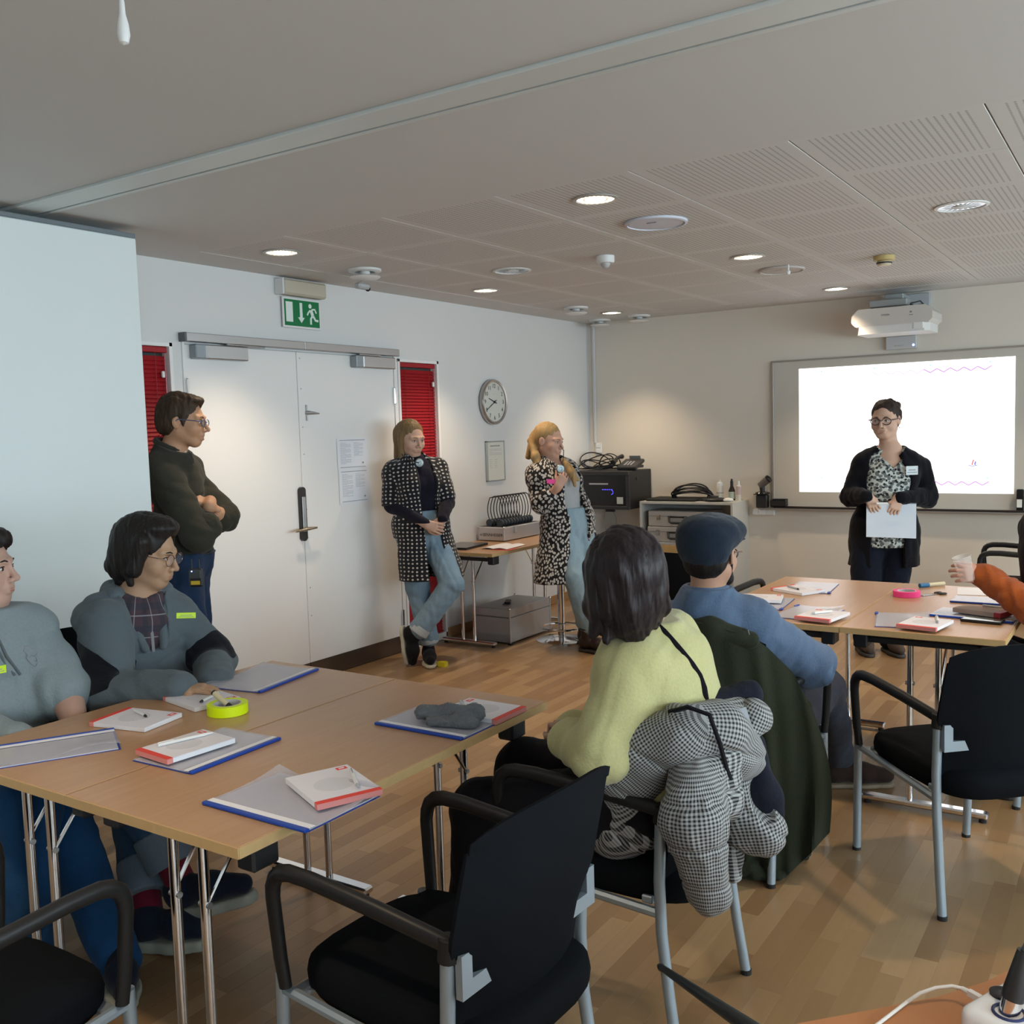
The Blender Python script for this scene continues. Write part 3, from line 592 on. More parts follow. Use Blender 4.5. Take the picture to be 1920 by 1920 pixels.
obj('bag', MB().prism([(-0.055, -0.08), (0.055, -0.08), (0.06, 0.04), (0.03, 0.10), (-0.04, 0.10), (-0.06, 0.03)], -0.012, 0.012, R=RB), mat('bag_film', (0.5, 0.48, 0.45), 0.2, alpha=0.45), t_)
obj('red_scrap', MB().prism([(-0.03, -0.075), (0.03, -0.072), (0.015, -0.055), (-0.005, -0.05), (-0.012, -0.02), (-0.026, -0.025)], -0.008, 0.008, R=RB), mat('scrap_red', (0.35, 0.03, 0.03), 0.5), t_)
obj('clip', MB().box((0, 0, 0.11), (0.09, 0.03, 0.03), 0.004), BLACKP, t_)
t_ = thing('socket_box', 'low white wall socket box beneath the hanging bag', 'socket', (0.22, 0, 0.45)); obj('box', MB().bx(0.12, 0.34, -0.03, 0, 0.42, 0.50, 0.004), WHITEP, t_, world=True); obj('socket_face', MB().bx(0.15, 0.21, -0.033, -0.029, 0.43, 0.49, 0.001), PAPER, t_, world=True)
# shelf cabinet
t_ = thing('shelf_cabinet', 'white cabinet with open shelf holding two cases and beech doors below', 'cabinet', (1.13, -0.2, 0))
CW = mat('cabinet_white', (0.50, 0.49, 0.46), 0.45)
SX_, SX2, SY = 0.70, 1.557, -0.385
obj('side_panel', MB().bx(SX_, SX_ + 0.02, SY, 0, 0, 0.885, 0.001), CW, t_, world=True); obj('side_panel', MB().bx(SX2 - 0.02, SX2, SY, 0, 0, 0.885, 0.001), CW, t_, world=True)
obj('top_panel', MB().bx(SX_, SX2, SY, 0, 0.885, 0.905, 0.001), CW, t_, world=True); obj('shelf', MB().bx(SX_ + 0.02, SX2 - 0.02, SY, -0.01, 0.530, 0.550, 0.001), CW, t_, world=True)
obj('back_panel', MB().bx(SX_ + 0.02, SX2 - 0.02, -0.01, -0.002, 0.04, 0.885), CW, t_, world=True)
BEE = mat('beech_door', (0.55, 0.36, 0.15), 0.5, var=0.12)
for a, b in ((SX_ + 0.021, 1.127), (1.130, SX2 - 0.021)): obj('door', MB().bx(a, b, SY - 0.002, SY + 0.016, 0.05, 0.528, 0.002), BEE, t_, world=True)
CASE = mat('case_silver', (0.50, 0.47, 0.44), 0.4, 0.35)
for k, (z, x, lb) in enumerate(((0.688, 0.775, 'upper'), (0.551, 0.765, 'lower'))):
    c_ = thing('flight_case', '%s silver flight case on the open cabinet shelf' % lb, 'case', (x + 0.27, -0.22, z))
    obj('shell', MB().bx(x, x + 0.56, SY + 0.015, -0.03, z, z + 0.134, 0.006), CASE, c_, world=True)
    obj('seam', MB().bx(x - 0.001, x + 0.561, SY + 0.013, -0.035, z + 0.088, z + 0.092), mat('seam_dark', (0.2, 0.19, 0.18), 0.4, 0.6), c_, world=True)
    for xx in (x + 0.10, x + 0.44): obj('latch', MB().bx(xx - 0.018, xx + 0.018, SY + 0.006, SY + 0.016, z + 0.055, z + 0.105, 0.003), CHROME, c_, world=True)
    obj('handle', MB().tube([(x + 0.20, SY + 0.012, z + 0.085), (x + 0.215, SY - 0.018, z + 0.045), (x + 0.235, SY - 0.022, z + 0.036), (x + 0.32, SY - 0.022, z + 0.036), (x + 0.34, SY - 0.018, z + 0.045), (x + 0.355, SY + 0.012, z + 0.085)], 0.010, 8).bx(x + 0.19, x + 0.365, SY + 0.004, SY + 0.015, z + 0.078, z + 0.094, 0.003), BLACKP, c_, True, world=True)
ZC = 0.905
cb = MB()
for k in range(13):
    rr.seed(k + 50); a_ = 0.175 + rr.uniform(-0.02, 0.02); h_ = 0.10 + rr.uniform(-0.05, 0.035); x_ = 1.12 + rr.uniform(-0.012, 0.012); y_ = -0.20 + rr.uniform(-0.03, 0.03)
    cb.tube([(x_ + a_ * math.cos(t), y_ + 0.06 * math.sin(t) * (k % 3 - 1), ZC + 0.012 + max(0, h_ * (0.35 + 0.65 * math.sin(t))) ) for t in np.linspace(0, 2 * PI, 30, endpoint=False)], 0.0065, 6, closed=True)
single('cable_coil', cb, BLACKP, 'large oval coil of black cable on the cabinet top', 'cable', (1.12, -0.2, ZC), smooth=True, world=True)['kind'] = 'stuff'
single('laptop_bag', MB().box((0, 0, 0.011), (0.46, 0.30, 0.022), 0.008), mat('bag_black', (0.015, 0.015, 0.015), 0.8), 'flat closed black laptop on the left of the cabinet top', 'laptop', (0.965, -0.19, ZC))
t_ = thing('headset_pouch', 'flat black pouch with a round puck on the cabinet top', 'pouch', (1.36, -0.27, ZC)); obj('pouch', MB().ell((0, 0, 0.018), (0.11, 0.07, 0.018)), BLACKP, t_, True); obj('puck', MB().lathe([(0.035, 0.02), (0.04, 0.045), (0.0, 0.052)], (-0.02, 0.02, 0), 18), mat('puck', (0.05, 0.045, 0.045), 0.5), t_, True)
single('mouse', MB().ell((0, 0, 0.018), (0.045, 0.033, 0.018)), WHITEP, 'white computer mouse at the right front of the cabinet top', 'mouse', (1.49, -0.31, ZC), smooth=True)
def bottle(name, lb, x, y, prof, m_, capm, ncap, lab=None):
    b_ = thing(name, lb, 'bottle', (x, y, ZC)); obj('body', MB().lathe(prof[:ncap], n=24), m_, b_, True); obj('cap', MB().lathe(prof[ncap - 1:], n=20), capm, b_, True)
    if lab: obj('label', MB().lathe([(lab[0], lab[1]), (lab[0], lab[2]), (lab[0] - 0.001, lab[2])], n=24), lab[3], b_, True)
    return b_
LB1 = mat('label_grey', (0.45, 0.45, 0.44), 0.6)
bottle('lotion_bottle', 'tall white bottle with domed cap on the cabinet', 1.335, -0.10, [(0.030, 0), (0.032, 0.01), (0.032, 0.115), (0.028, 0.125), (0.028, 0.128), (0.024, 0.150), (0.010, 0.158), (0.006, 0.175), (0, 0.176)], mat('bottle_white', (0.66, 0.62, 0.56), 0.3), WHITEP, 4, (0.0325, 0.06, 0.066, INK))
bottle('spray_bottle', 'dark brown spray bottle with a pale label on the cabinet', 1.45, -0.12, [(0.027, 0), (0.028, 0.005), (0.028, 0.085), (0.014, 0.120), (0.013, 0.125), (0.013, 0.165), (0.009, 0.168), (0.008, 0.185), (0, 0.186)], mat('bottle_brown', (0.03, 0.018, 0.012), 0.2), BLACKP, 4, (0.0288, 0.015, 0.075, mat('label_green', (0.42, 0.48, 0.42), 0.6)))
bottle('cleaner_bottle', 'slim white printed bottle at the right end of the cabinet', 1.515, -0.13, [(0.020, 0), (0.021, 0.005), (0.021, 0.125), (0.010, 0.135), (0.010, 0.138), (0.008, 0.160), (0.004, 0.170), (0, 0.171)], mat('bottle_white', (0.66, 0.62, 0.56), 0.3), WHITEP, 4, (0.0214, 0.05, 0.12, mat('label_pink', (0.55, 0.42, 0.42), 0.6)))
t_ = thing('conference_camera', 'black conference camera with tilted barrel on the tray end', 'camera', (1.70, -0.06, 0.842))
obj('box', MB().box((0, 0, 0.055), (0.095, 0.07, 0.11), 0.006), BLACKP, t_); obj('plate', MB().lathe([(0.055, 0.115), (0.062, 0.122), (0.055, 0.132), (0.03, 0.138), (0, 0.138)], n=24), BLACKG, t_, True)
obj('neck', MB().tube([(0.0, 0, 0.13), (-0.005, 0, 0.19)], [0.020, 0.024]), BLACKP, t_, True); obj('side_arm', MB().box((-0.05, -0.01, 0.113), (0.05, 0.02, 0.006), 0.002), BLACKP, t_)
obj('barrel', MB().tube([(-0.02, 0, 0.185), (0.055, -0.01, 0.245)], [0.030, 0.033], 18), mat('camera_grey', (0.16, 0.15, 0.14), 0.35, 0.4), t_, True); obj('lens_ring', MB().tube([(0.053, -0.0098, 0.2435), (0.062, -0.011, 0.2505)], [0.034, 0.033], 18), BLACKG, t_, True)
t_ = thing('pen_box', 'black open plastic box at the left end of the board tray', 'box', (1.845, -0.07, 0.858)); bb = MB(); bb.bx(-0.065, 0.065, -0.035, 0.035, 0, 0.004).bx(-0.065, 0.065, 0.031, 0.035, 0, 0.06).bx(-0.065, 0.065, -0.035, -0.031, 0, 0.045).bx(-0.065, -0.061, -0.035, 0.035, 0, 0.055).bx(0.061, 0.065, -0.035, 0.035, 0, 0.055)
obj('tray', bb, BLACKP, t_); obj('roll', MB().ell((-0.01, 0, 0.02), (0.02, 0.018, 0.018)), GREYP, t_, True)
t_ = thing('tray_device', 'black handheld device standing at the right end of the board', 'device', (3.66, -0.06, 0.86)); obj('body', MB().box((0, 0, 0.07), (0.05, 0.03, 0.17), 0.006), BLACKG, t_); obj('sticker', MB().box((-0.004, -0.016, 0.05), (0.035, 0.002, 0.06)), WHITEP, t_)
t_ = thing('socket_strip', 'small white socket box below the left end of the tray', 'socket', (1.69, 0, 0.79)); obj('box', MB().bx(1.60, 1.79, -0.035, 0, 0.775, 0.826, 0.004), WHITEP, t_, world=True); obj('socket_face', MB().bx(1.66, 1.715, -0.04, -0.034, 0.78, 0.822, 0.002), PAPER, t_, world=True)

# ================================================================ tables
TOP = mat('beech_top', (0.40, 0.235, 0.125), 0.30, spec=0.5)
N, Lk, B = nodes(TOP); tc = N.new('ShaderNodeTexCoord'); mp = N.new('ShaderNodeMapping'); mp.inputs['Scale'].default_value = (26, 1.6, 6); Lk.new(tc.outputs['Object'], mp.inputs[0])
nz = N.new('ShaderNodeTexNoise'); nz.inputs['Scale'].default_value = 3; nz.inputs['Detail'].default_value = 5; Lk.new(mp.outputs[0], nz.inputs[0])
Lk.new(mixcol(N, Lk, nz.outputs['Fac'], (0.50, 0.295, 0.155), (0.40, 0.222, 0.110)), B.inputs['Base Color'])
EDGE = mat('beech_edge', (0.55, 0.36, 0.165), 0.45, var=0.1, bump=(40, 0.05))
def table(lb, x0, y0, h_=0.74, L_=1.2, W_=0.595, group=None):
    t_ = thing('folding_table', lb, 'table', (x0 + W_ / 2, y0 + L_ / 2, 0), group=group)
    obj('tabletop', MB().box((0, 0, h_ - 0.0125), (W_ - 0.004, L_ - 0.004, 0.0246), 0.0015), TOP, t_)
    ed = MB(); ed.box((0, -L_ / 2, h_ - 0.0130), (W_, 0.003, 0.0230)).box((0, L_ / 2, h_ - 0.0130), (W_, 0.003, 0.0230)).box((-W_ / 2, 0, h_ - 0.0130), (0.003, L_ - 0.003, 0.0230)).box((W_ / 2, 0, h_ - 0.0130), (0.003, L_ - 0.003, 0.0230))
    obj('edge_band', ed, EDGE, t_)
    for sg in (-1, 1):
        y = sg * (L_ / 2 - 0.105); u = h_ - 0.025
        obj('foot_bar', MB().box((0, y, 0.028), (0.47, 0.045, 0.024), 0.006), CHROME, t_)
        for xs in (-0.215, 0.215): obj('foot_glide', MB().lathe([(0.014, 0), (0.014, 0.017), (0, 0.017)], (xs, y, 0), 12), BLACKP, t_)
        for xs in (-0.052, 0.052):
            l_ = obj('leg_tube', MB().tube([(xs, y, 0.04), (xs, y, u - 0.045)], 0.0125, 14), CHROME, t_, True)
            obj('pivot_bolt', MB().tube([(xs - 0.017, y, u - 0.20), (xs + 0.017, y, u - 0.20)], 0.0075, 10), STEEL, l_, True)
            obj('brace', MB().tube([(xs * 1.15, y, u - 0.20), (xs * 1.25, y - sg * 0.14, u - 0.02)], 0.005, 8), CHROME, l_, True)
        obj('cross_rail', MB().box((0, y, u - 0.035), (0.46, 0.032, 0.024), 0.003), BLACKP, t_)
        for xs in (-0.235, 0.235): obj('end_block', MB().box((xs, y, u - 0.034), (0.055, 0.075, 0.066), 0.006), BLACKP, t_)
    return t_
table('beech folding table nearest the camera, with the crocheted grey hat', 2.372, -6.905)
table('beech folding table at the left, in front of the two seated people in grey', 1.776, -6.905)
table('beech folding table with the pink tape, at the right', 3.452, -4.250)
table('beech folding table beside the man in the flat cap', 2.853, -4.250)
table('beech folding table against the left wall holding the headset case', 0.012, -2.56, 0.70)

# ================================================================ chairs
FAB = mat('black_upholstery', (0.005, 0.006, 0.008), 0.9, spec=0.12, sheen=0.0, bump=(260, 0.25, 0.001))
ARMM = mat('armrest_plastic', (0.016, 0.015, 0.015), 0.42, spec=0.35)
def chair(lb, x, y, rz, group=None):
    t_ = thing('visitor_chair', lb, 'chair', (x, y, 0), rz, group)
    # seat: rounded cushion
    def se(a, b, p, n=36, off=(0, 0)): return [(off[0] + a * np.sign(math.cos(q)) * abs(math.cos(q)) ** p, off[1] + b * np.sign(math.sin(q)) * abs(math.sin(q)) ** p) for q in np.linspace(0, 2 * PI, n, endpoint=False)]
    st = MB(); rings = [(0.86, 0.372), (0.95, 0.380), (0.99, 0.400), (1.0, 0.425), (0.985, 0.447), (0.93, 0.460), (0.6, 0.467), (0.0, 0.465)]; n = 36; V = []; F = []
    for s_, z in rings:
        for (px_, py_) in se(0.218 * s_, 0.285 * s_, 0.50, n, (0, -0.045)): V.append((px_, py_, z + (0.006 * (1 - s_)) - (0.010 if py_ > 0.18 else 0)))
    for i in range(len(rings) - 1):
        for k in range(n): F.append((i * n + k, i * n + (k + 1) % n, (i + 1) * n + (k + 1) % n, (i + 1) * n + k))
    F.append(tuple(range(n))[::-1]); st.add(V, F); obj('seat', st, FAB, t_, True)
    # backrest: curved padded panel
    P_ = []; nu, nv = 17, 21
    for j in range(nv):
        v = j / (nv - 1); z = 0.440 + 0.420 * v; row = []
        sm_ = min(1, max(0, (v - 0.28) / 0.16)); hw = 0.206 + 0.036 * sm_ * sm_ * (3 - 2 * sm_) - 0.01 * max(0, v - 0.5)
        for i in range(nu):
            u = -1 + 2 * i / (nu - 1); zz = z - (0.030 * (1 - u * u) if v < 0.3 else 0) * (1 - v / 0.3) - 0.022 * abs(u) ** 4 * (v > 0.9) + 0.012 * (1 - u * u) * v
            yy = -0.232 - 0.085 * v ** 1.25 - 0.038 * (1 - u * u)
            row.append((hw * u, yy, zz))
        P_.append(row)
    P_ = np.array(P_); bk = MB()
    fr_ = P_.copy(); bkk = P_.copy(); pad = 0.017
    for j in range(nv):
        for i in range(nu):
            e_ = min(1, 3.5 * min(i, nu - 1 - i) / (nu - 1) + 0.25) * min(1, 3.5 * min(j, nv - 1 - j) / (nv - 1) + 0.25); fr_[j, i, 1] += pad * e_; bkk[j, i, 1] -= pad * e_
    a, b = nv, nu; o_ = a * b; V = list(fr_.reshape(-1, 3)) + list(bkk.reshape(-1, 3)); F = []
    for i in range(a - 1):
        for j in range(b - 1):
            q = (i * b + j, i * b + j + 1, (i + 1) * b + j + 1, (i + 1) * b + j); F.append(q[::-1]); F.append(tuple(o_ + k for k in q))
    for i in range(a - 1):
        for j in (0, b - 1): q = (i * b + j, (i + 1) * b + j, o_ + (i + 1) * b + j, o_ + i * b + j); F.append(q if j else q[::-1])
    for j in range(b - 1):
        for i in (0, a - 1): q = (i * b + j, i * b + j + 1, o_ + i * b + j + 1, o_ + i * b + j); F.append(q[::-1] if i else q)
    bk.add(V, F); obj('backrest', bk, FAB, t_, True)
    for sg in (-1, 1):
        obj('front_leg', MB().tube([(sg * 0.222, 0.240, 0.012), (sg * 0.225, 0.225, 0.425)], 0.0145, 12), SILVERP, t_, True)
        obj('rear_leg', MB().tube([(sg * 0.235, -0.285, 0.012), (sg * 0.230, -0.262, 0.16), (sg * 0.226, -0.242, 0.32), (sg * 0.226, -0.238, 0.45), (sg * 0.226, -0.245, 0.615)], 0.0145, 12), SILVERP, t_, True)
        obj('side_rail', MB().tube([(sg * 0.224, 0.225, 0.392), (sg * 0.225, -0.235, 0.368)], 0.0125, 8), SILVERP, t_)
        for yy in (0.242, -0.287): obj('glide', MB().lathe([(0.0155, 0), (0.0155, 0.014), (0, 0.014)], (sg * (0.222 if yy > 0 else 0.235), yy, 0), 12), BLACKP, t_)
        br = MB().prism([(sg * a_, b_) for a_, b_ in ((0.138, 0.530), (0.226, 0.530), (0.226, 0.615), (0.196, 0.615), (0.196, 0.562), (0.138, 0.562))][::-sg], 0, 0.016, R=[[1, 0, 0], [0, 0, -1], [0, 1, 0]], c=(0, -0.262, 0))
        obj('bracket', br, SILVERP, t_)
        am = [(0.234, 0.205, 0.405), (0.238, 0.212, 0.47), (0.242, 0.222, 0.60), (0.243, 0.219, 0.625), (0.243, 0.210, 0.646), (0.243, 0.192, 0.660), (0.243, 0.165, 0.667), (0.243, 0.10, 0.668), (0.240, -0.08, 0.655), (0.232, -0.22, 0.637), (0.228, -0.25, 0.630)]
        a_ = MB().tube([(sg * p[0], p[1], p[2]) for p in am], [0.015, 0.016, 0.017, 0.018, 0.018, 0.0185, 0.0185, 0.0185, 0.0185, 0.018, 0.017], 12, flat=((1, 0, 0), 0.85))
        a_.tube([(sg * 0.227, -0.246, 0.60), (sg * 0.227, -0.250, 0.645)], 0.020, 12)
        obj('armrest', a_, ARMM, t_, True)
    obj('cross_rail', MB().box((0, -0.20, 0.392), (0.44, 0.03, 0.02), 0.003), SILVERP, t_); obj('cross_rail', MB().box((0, 0.19, 0.385), (0.44, 0.03, 0.02), 0.003), SILVERP, t_)
    return t_
proto = chair('empty black armchair in the centre foreground, its back to the right', 3.200, -6.590, math.radians(86.7))
def chair_copy(lb, x, y, deg, group=None):
    c_ = copy_tree(proto); c_.location = (x, y, 0); c_.rotation_euler = (0, 0, math.radians(deg)); c_['label'] = lb
    return c_
mc_ = chair_copy('black armchair under the houndstooth coat, seating the woman in green', 3.262, -5.845, 90)
for ch in mc_.children:
    if ch.name.startswith('backrest'): ch.scale = (1, 1, 0.93)
chair_copy('empty black armchair at the right, half turned from the camera', 3.938, -4.645, 43.8)
chair_copy('empty black armchair cropped at the lower left corner', 2.500, -7.235, 0)
chair_copy('black armchair under the olive coat, seating the man in the cap', 3.230, -4.76, -5)
chair_copy('black armchair of the seated person in the zipped grey hoodie', 1.44, -6.07, -76)
chair_copy('black armchair of the person cropped at the left edge', 1.40, -6.66, -80)
chair_copy('empty black armchair by the back wall, right of the presenter', 3.74, -0.90, 95)
chair_copy('empty black armchair seen behind the flat cap', 2.36, -2.95, -8)
chair_copy('black armchair of the person in orange at the right edge', 4.30, -3.72, 90)
# ================================================================ soft shapes: signed distance fields meshed with surface nets
A = lambda *v: np.array(v, float)
def unit(v): v = np.array(v, float); return v / max(np.linalg.norm(v), 1e-9)
def frame(fwd, up=(0, 0, 1)):
    """columns: right, forward, up"""
    f_ = unit(fwd); r_ = unit(np.cross(f_, up)); u_ = np.cross(r_, f_); return np.stack([r_, f_, u_], 1)
class Cone:
    def __init__(s, a, b, ra, rb=None, k=0.02, flat=None, op='u'):
        s.a, s.b, s.ra, s.rb, s.k, s.flat, s.op = np.array(a, float), np.array(b, float), ra, ra if rb is None else rb, k, flat, op
    def bounds(s): r_ = max(s.ra, s.rb) * (max(1, s.flat[1]) if s.flat else 1); return np.minimum(s.a, s.b) - r_, np.maximum(s.a, s.b) + r_
    def ev(s, X, Y, Z):
        d = s.b - s.a; L2 = max(d @ d, 1e-12); px, py, pz = X - s.a[0], Y - s.a[1], Z - s.a[2]
        t = np.clip((px * d[0] + py * d[1] + pz * d[2]) / L2, 0, 1)
        qx, qy, qz = px - t * d[0], py - t * d[1], pz - t * d[2]
        if s.flat:
            n = unit(s.flat[0]); f_ = 1 / s.flat[1] - 1; q = (qx * n[0] + qy * n[1] + qz * n[2]) * f_; qx, qy, qz = qx + q * n[0], qy + q * n[1], qz + q * n[2]
        v = np.sqrt(qx * qx + qy * qy + qz * qz) - (s.ra + t * (s.rb - s.ra))
        return v * (min(1, s.flat[1]) if s.flat else 1)
class Ell:
    def __init__(s, c, r, R=None, k=0.02, op='u'): s.c, s.r, s.R, s.k, s.op = np.array(c, float), np.array(r, float), np.eye(3) if R is None else np.array(R, float), k, op
    def bounds(s): e = np.abs(s.R) @ s.r; return s.c - e, s.c + e
    def ev(s, X, Y, Z):
        px, py, pz = X - s.c[0], Y - s.c[1], Z - s.c[2]; R = s.R; l = [px * R[0, i] + py * R[1, i] + pz * R[2, i] for i in range(3)]
        k0 = np.sqrt(sum((l[i] / s.r[i]) ** 2 for i in range(3))); k1 = np.sqrt(sum((l[i] / s.r[i] ** 2) ** 2 for i in range(3)))
        return k0 * (k0 - 1) / np.maximum(k1, 1e-6)
class Box:
    def __init__(s, c, h, R=None, rd=0.01, k=0.02, op='u'): s.c, s.h, s.R, s.rd, s.k, s.op = np.array(c, float), np.array(h, float), np.eye(3) if R is None else np.array(R, float), rd, k, op
    def bounds(s): e = np.abs(s.R) @ s.h; return s.c - e, s.c + e
    def ev(s, X, Y, Z):
        px, py, pz = X - s.c[0], Y - s.c[1], Z - s.c[2]; R = s.R; q = [np.abs(px * R[0, i] + py * R[1, i] + pz * R[2, i]) - (s.h[i] - s.rd) for i in range(3)]
        o_ = np.sqrt(sum(np.maximum(v, 0) ** 2 for v in q)); return o_ + np.minimum(np.maximum(q[0], np.maximum(q[1], q[2])), 0) - s.rd
class Field:
    def __init__(s, prims, h, pad=0.02, infl=0.0):
        lo = np.min([p.bounds()[0] for p in prims if p.op == 'u'], 0) - pad - infl; hi = np.max([p.bounds()[1] for p in prims if p.op == 'u'], 0) + pad + infl
        s.h = h; s.o = lo; s.n = np.ceil((hi - lo) / h).astype(int) + 2; s.D = np.full(s.n, 0.08, np.float32)
        s.ax = [(lo[i] + h * np.arange(s.n[i])).astype(np.float32) for i in range(3)]; s.infl = infl
        for p in prims: s.apply(p)
    def sub(s, lo, hi, m):
        a = np.clip(np.floor((lo - m - s.o) / s.h).astype(int), 0, s.n); b = np.clip(np.ceil((hi + m - s.o) / s.h).astype(int) + 1, 0, s.n)
        return tuple(slice(a[i], b[i]) for i in range(3))
    def xyz(s, sl=None):
        sl = sl or (slice(None),) * 3; return s.ax[0][sl[0]][:, None, None], s.ax[1][sl[1]][None, :, None], s.ax[2][sl[2]][None, None, :]
    def apply(s, p):
        lo, hi = p.bounds(); m = p.k + s.infl + 0.03; sl = s.sub(lo, hi, m)
        d = s.D[sl]
        if d.size == 0: return
        e = (p.ev(*s.xyz(sl)) - (s.infl if p.op == 'u' else 0)).astype(np.float32)
        if p.op == 'u':
            hh = np.clip(0.5 + 0.5 * (d - e) / p.k, 0, 1); s.D[sl] = e * hh + d * (1 - hh) - p.k * hh * (1 - hh)
        elif p.op == 's':
            e = -e; hh = np.clip(0.5 - 0.5 * (d - e) / p.k, 0, 1); s.D[sl] = e * hh + d * (1 - hh) + p.k * hh * (1 - hh)
    def cut(s, c, n, k=0.004):                               # remove the side n points to
        n = unit(n); X, Y, Z = s.xyz(); e = ((X - c[0]) * n[0] + (Y - c[1]) * n[1] + (Z - c[2]) * n[2]).astype(np.float32); s.D = np.maximum(s.D, e); return s
    def shell(s, t): s.D = np.maximum(s.D, -(s.D + t)); return s
    def minus(s, prims, k=0.004):
        for p in prims:
            lo, hi = p.bounds(); sl = s.sub(lo, hi, 0.02); s.D[sl] = np.maximum(s.D[sl], -p.ev(*s.xyz(sl)).astype(np.float32))
        return s
    def wrinkle(s, amp, fr=18, seed=0, stretch=(1, 1, 1), soft_=False):
        r_ = np.random.RandomState(seed); X, Y, Z = s.xyz(); w_ = 0
        if amp > 0.0015 and fr < 60: fr *= 2.3
        for k in range(5):
            f_ = fr * (1 + 0.5 * k) * r_.uniform(0.7, 1.3); d = unit(r_.normal(size=3)) * f_ * np.array(stretch); e = unit(r_.normal(size=3)) * f_ * 0.5 * np.array(stretch)
            ph = X * d[0] + Y * d[1] + Z * d[2] + 1.9 * np.sin(X * e[0] + Y * e[1] + Z * e[2] + r_.uniform(0, 6)) + r_.uniform(0, 6); w_ = w_ + (0.35 * np.sin(ph) + (0.9 * (1 - 2 * np.abs(np.sin(ph * 0.5))) if amp > 0.0015 and not soft_ else 0.6 * np.sin(ph))) / (1 + 0.4 * k)
        band = s.D < 0.05; s.D = np.where(band, s.D + (amp * w_ / 2.2).astype(np.float32), s.D); return s
    def net(s):
        D = s.D; D[0] = D[-1] = 0.05; D[:, 0] = D[:, -1] = 0.05; D[:, :, 0] = D[:, :, -1] = 0.05; I = D < 0
        c = np.zeros(np.array(D.shape) - 1, np.uint8)
        corners = [(i, j, k) for i in (0, 1) for j in (0, 1) for k in (0, 1)]; n = np.array(D.shape)
        for i, j, k in corners: c += I[i:n[0] - 1 + i, j:n[1] - 1 + j, k:n[2] - 1 + k]
        act = (c > 0) & (c < 8); idx = np.argwhere(act); cid = np.full(c.shape, -1, np.int32); cid[act] = np.arange(len(idx))
        V8 = {q: D[idx[:, 0] + q[0], idx[:, 1] + q[1], idx[:, 2] + q[2]] for q in corners}; acc = np.zeros((len(idx), 3)); cnt = np.zeros(len(idx))
        for ax in range(3):
            for q in corners:
                if q[ax]: continue
                q2 = list(q); q2[ax] = 1; q2 = tuple(q2); a, b = V8[q], V8[q2]; m = (a < 0) != (b < 0)
                t = a[m] / (a[m] - b[m]); p = np.tile(np.array(q, float), (m.sum(), 1)); p[:, ax] += t; acc[m] += p; cnt[m] += 1
        V = s.o + s.h * (idx + acc / cnt[:, None]); F = []
        for ax in range(3):
            o1, o2 = (ax + 1) % 3, (ax + 2) % 3; sl0 = [slice(None)] * 3; sl1 = [slice(None)] * 3; sl0[ax] = slice(0, n[ax] - 1); sl1[ax] = slice(1, n[ax])
            a, b = I[tuple(sl0)], I[tuple(sl1)]; e = np.argwhere(a != b); e = e[(e[:, o1] > 0) & (e[:, o2] > 0)]
            if not len(e): continue
            flip = a[e[:, 0], e[:, 1], e[:, 2]]; q = []
            for d1, d2 in ((0, 0), (-1, 0), (-1, -1), (0, -1)):
                g = e.copy(); g[:, o1] += d1; g[:, o2] += d2; q.append(cid[g[:, 0], g[:, 1], g[:, 2]])
            q = np.stack(q, 1); q[~flip] = q[~flip][:, ::-1]; F.append(q)
        F = np.concatenate(F); F = F[(F >= 0).all(1)]
        return V, F
def hit(F_, px, py, d0, d1, off=0.004):
    """the point where the line of sight to a photo point first meets a soft shape"""
    for d in np.arange(d0, d1, 0.004):
        p = at(px, py, d); i = np.round((p - F_.o) / F_.h).astype(int)
        if (i >= 0).all() and (i < F_.n).all() and F_.D[tuple(i)] < 0: return at(px, py, d - off)
    return at(px, py, (d0 + d1) / 2)
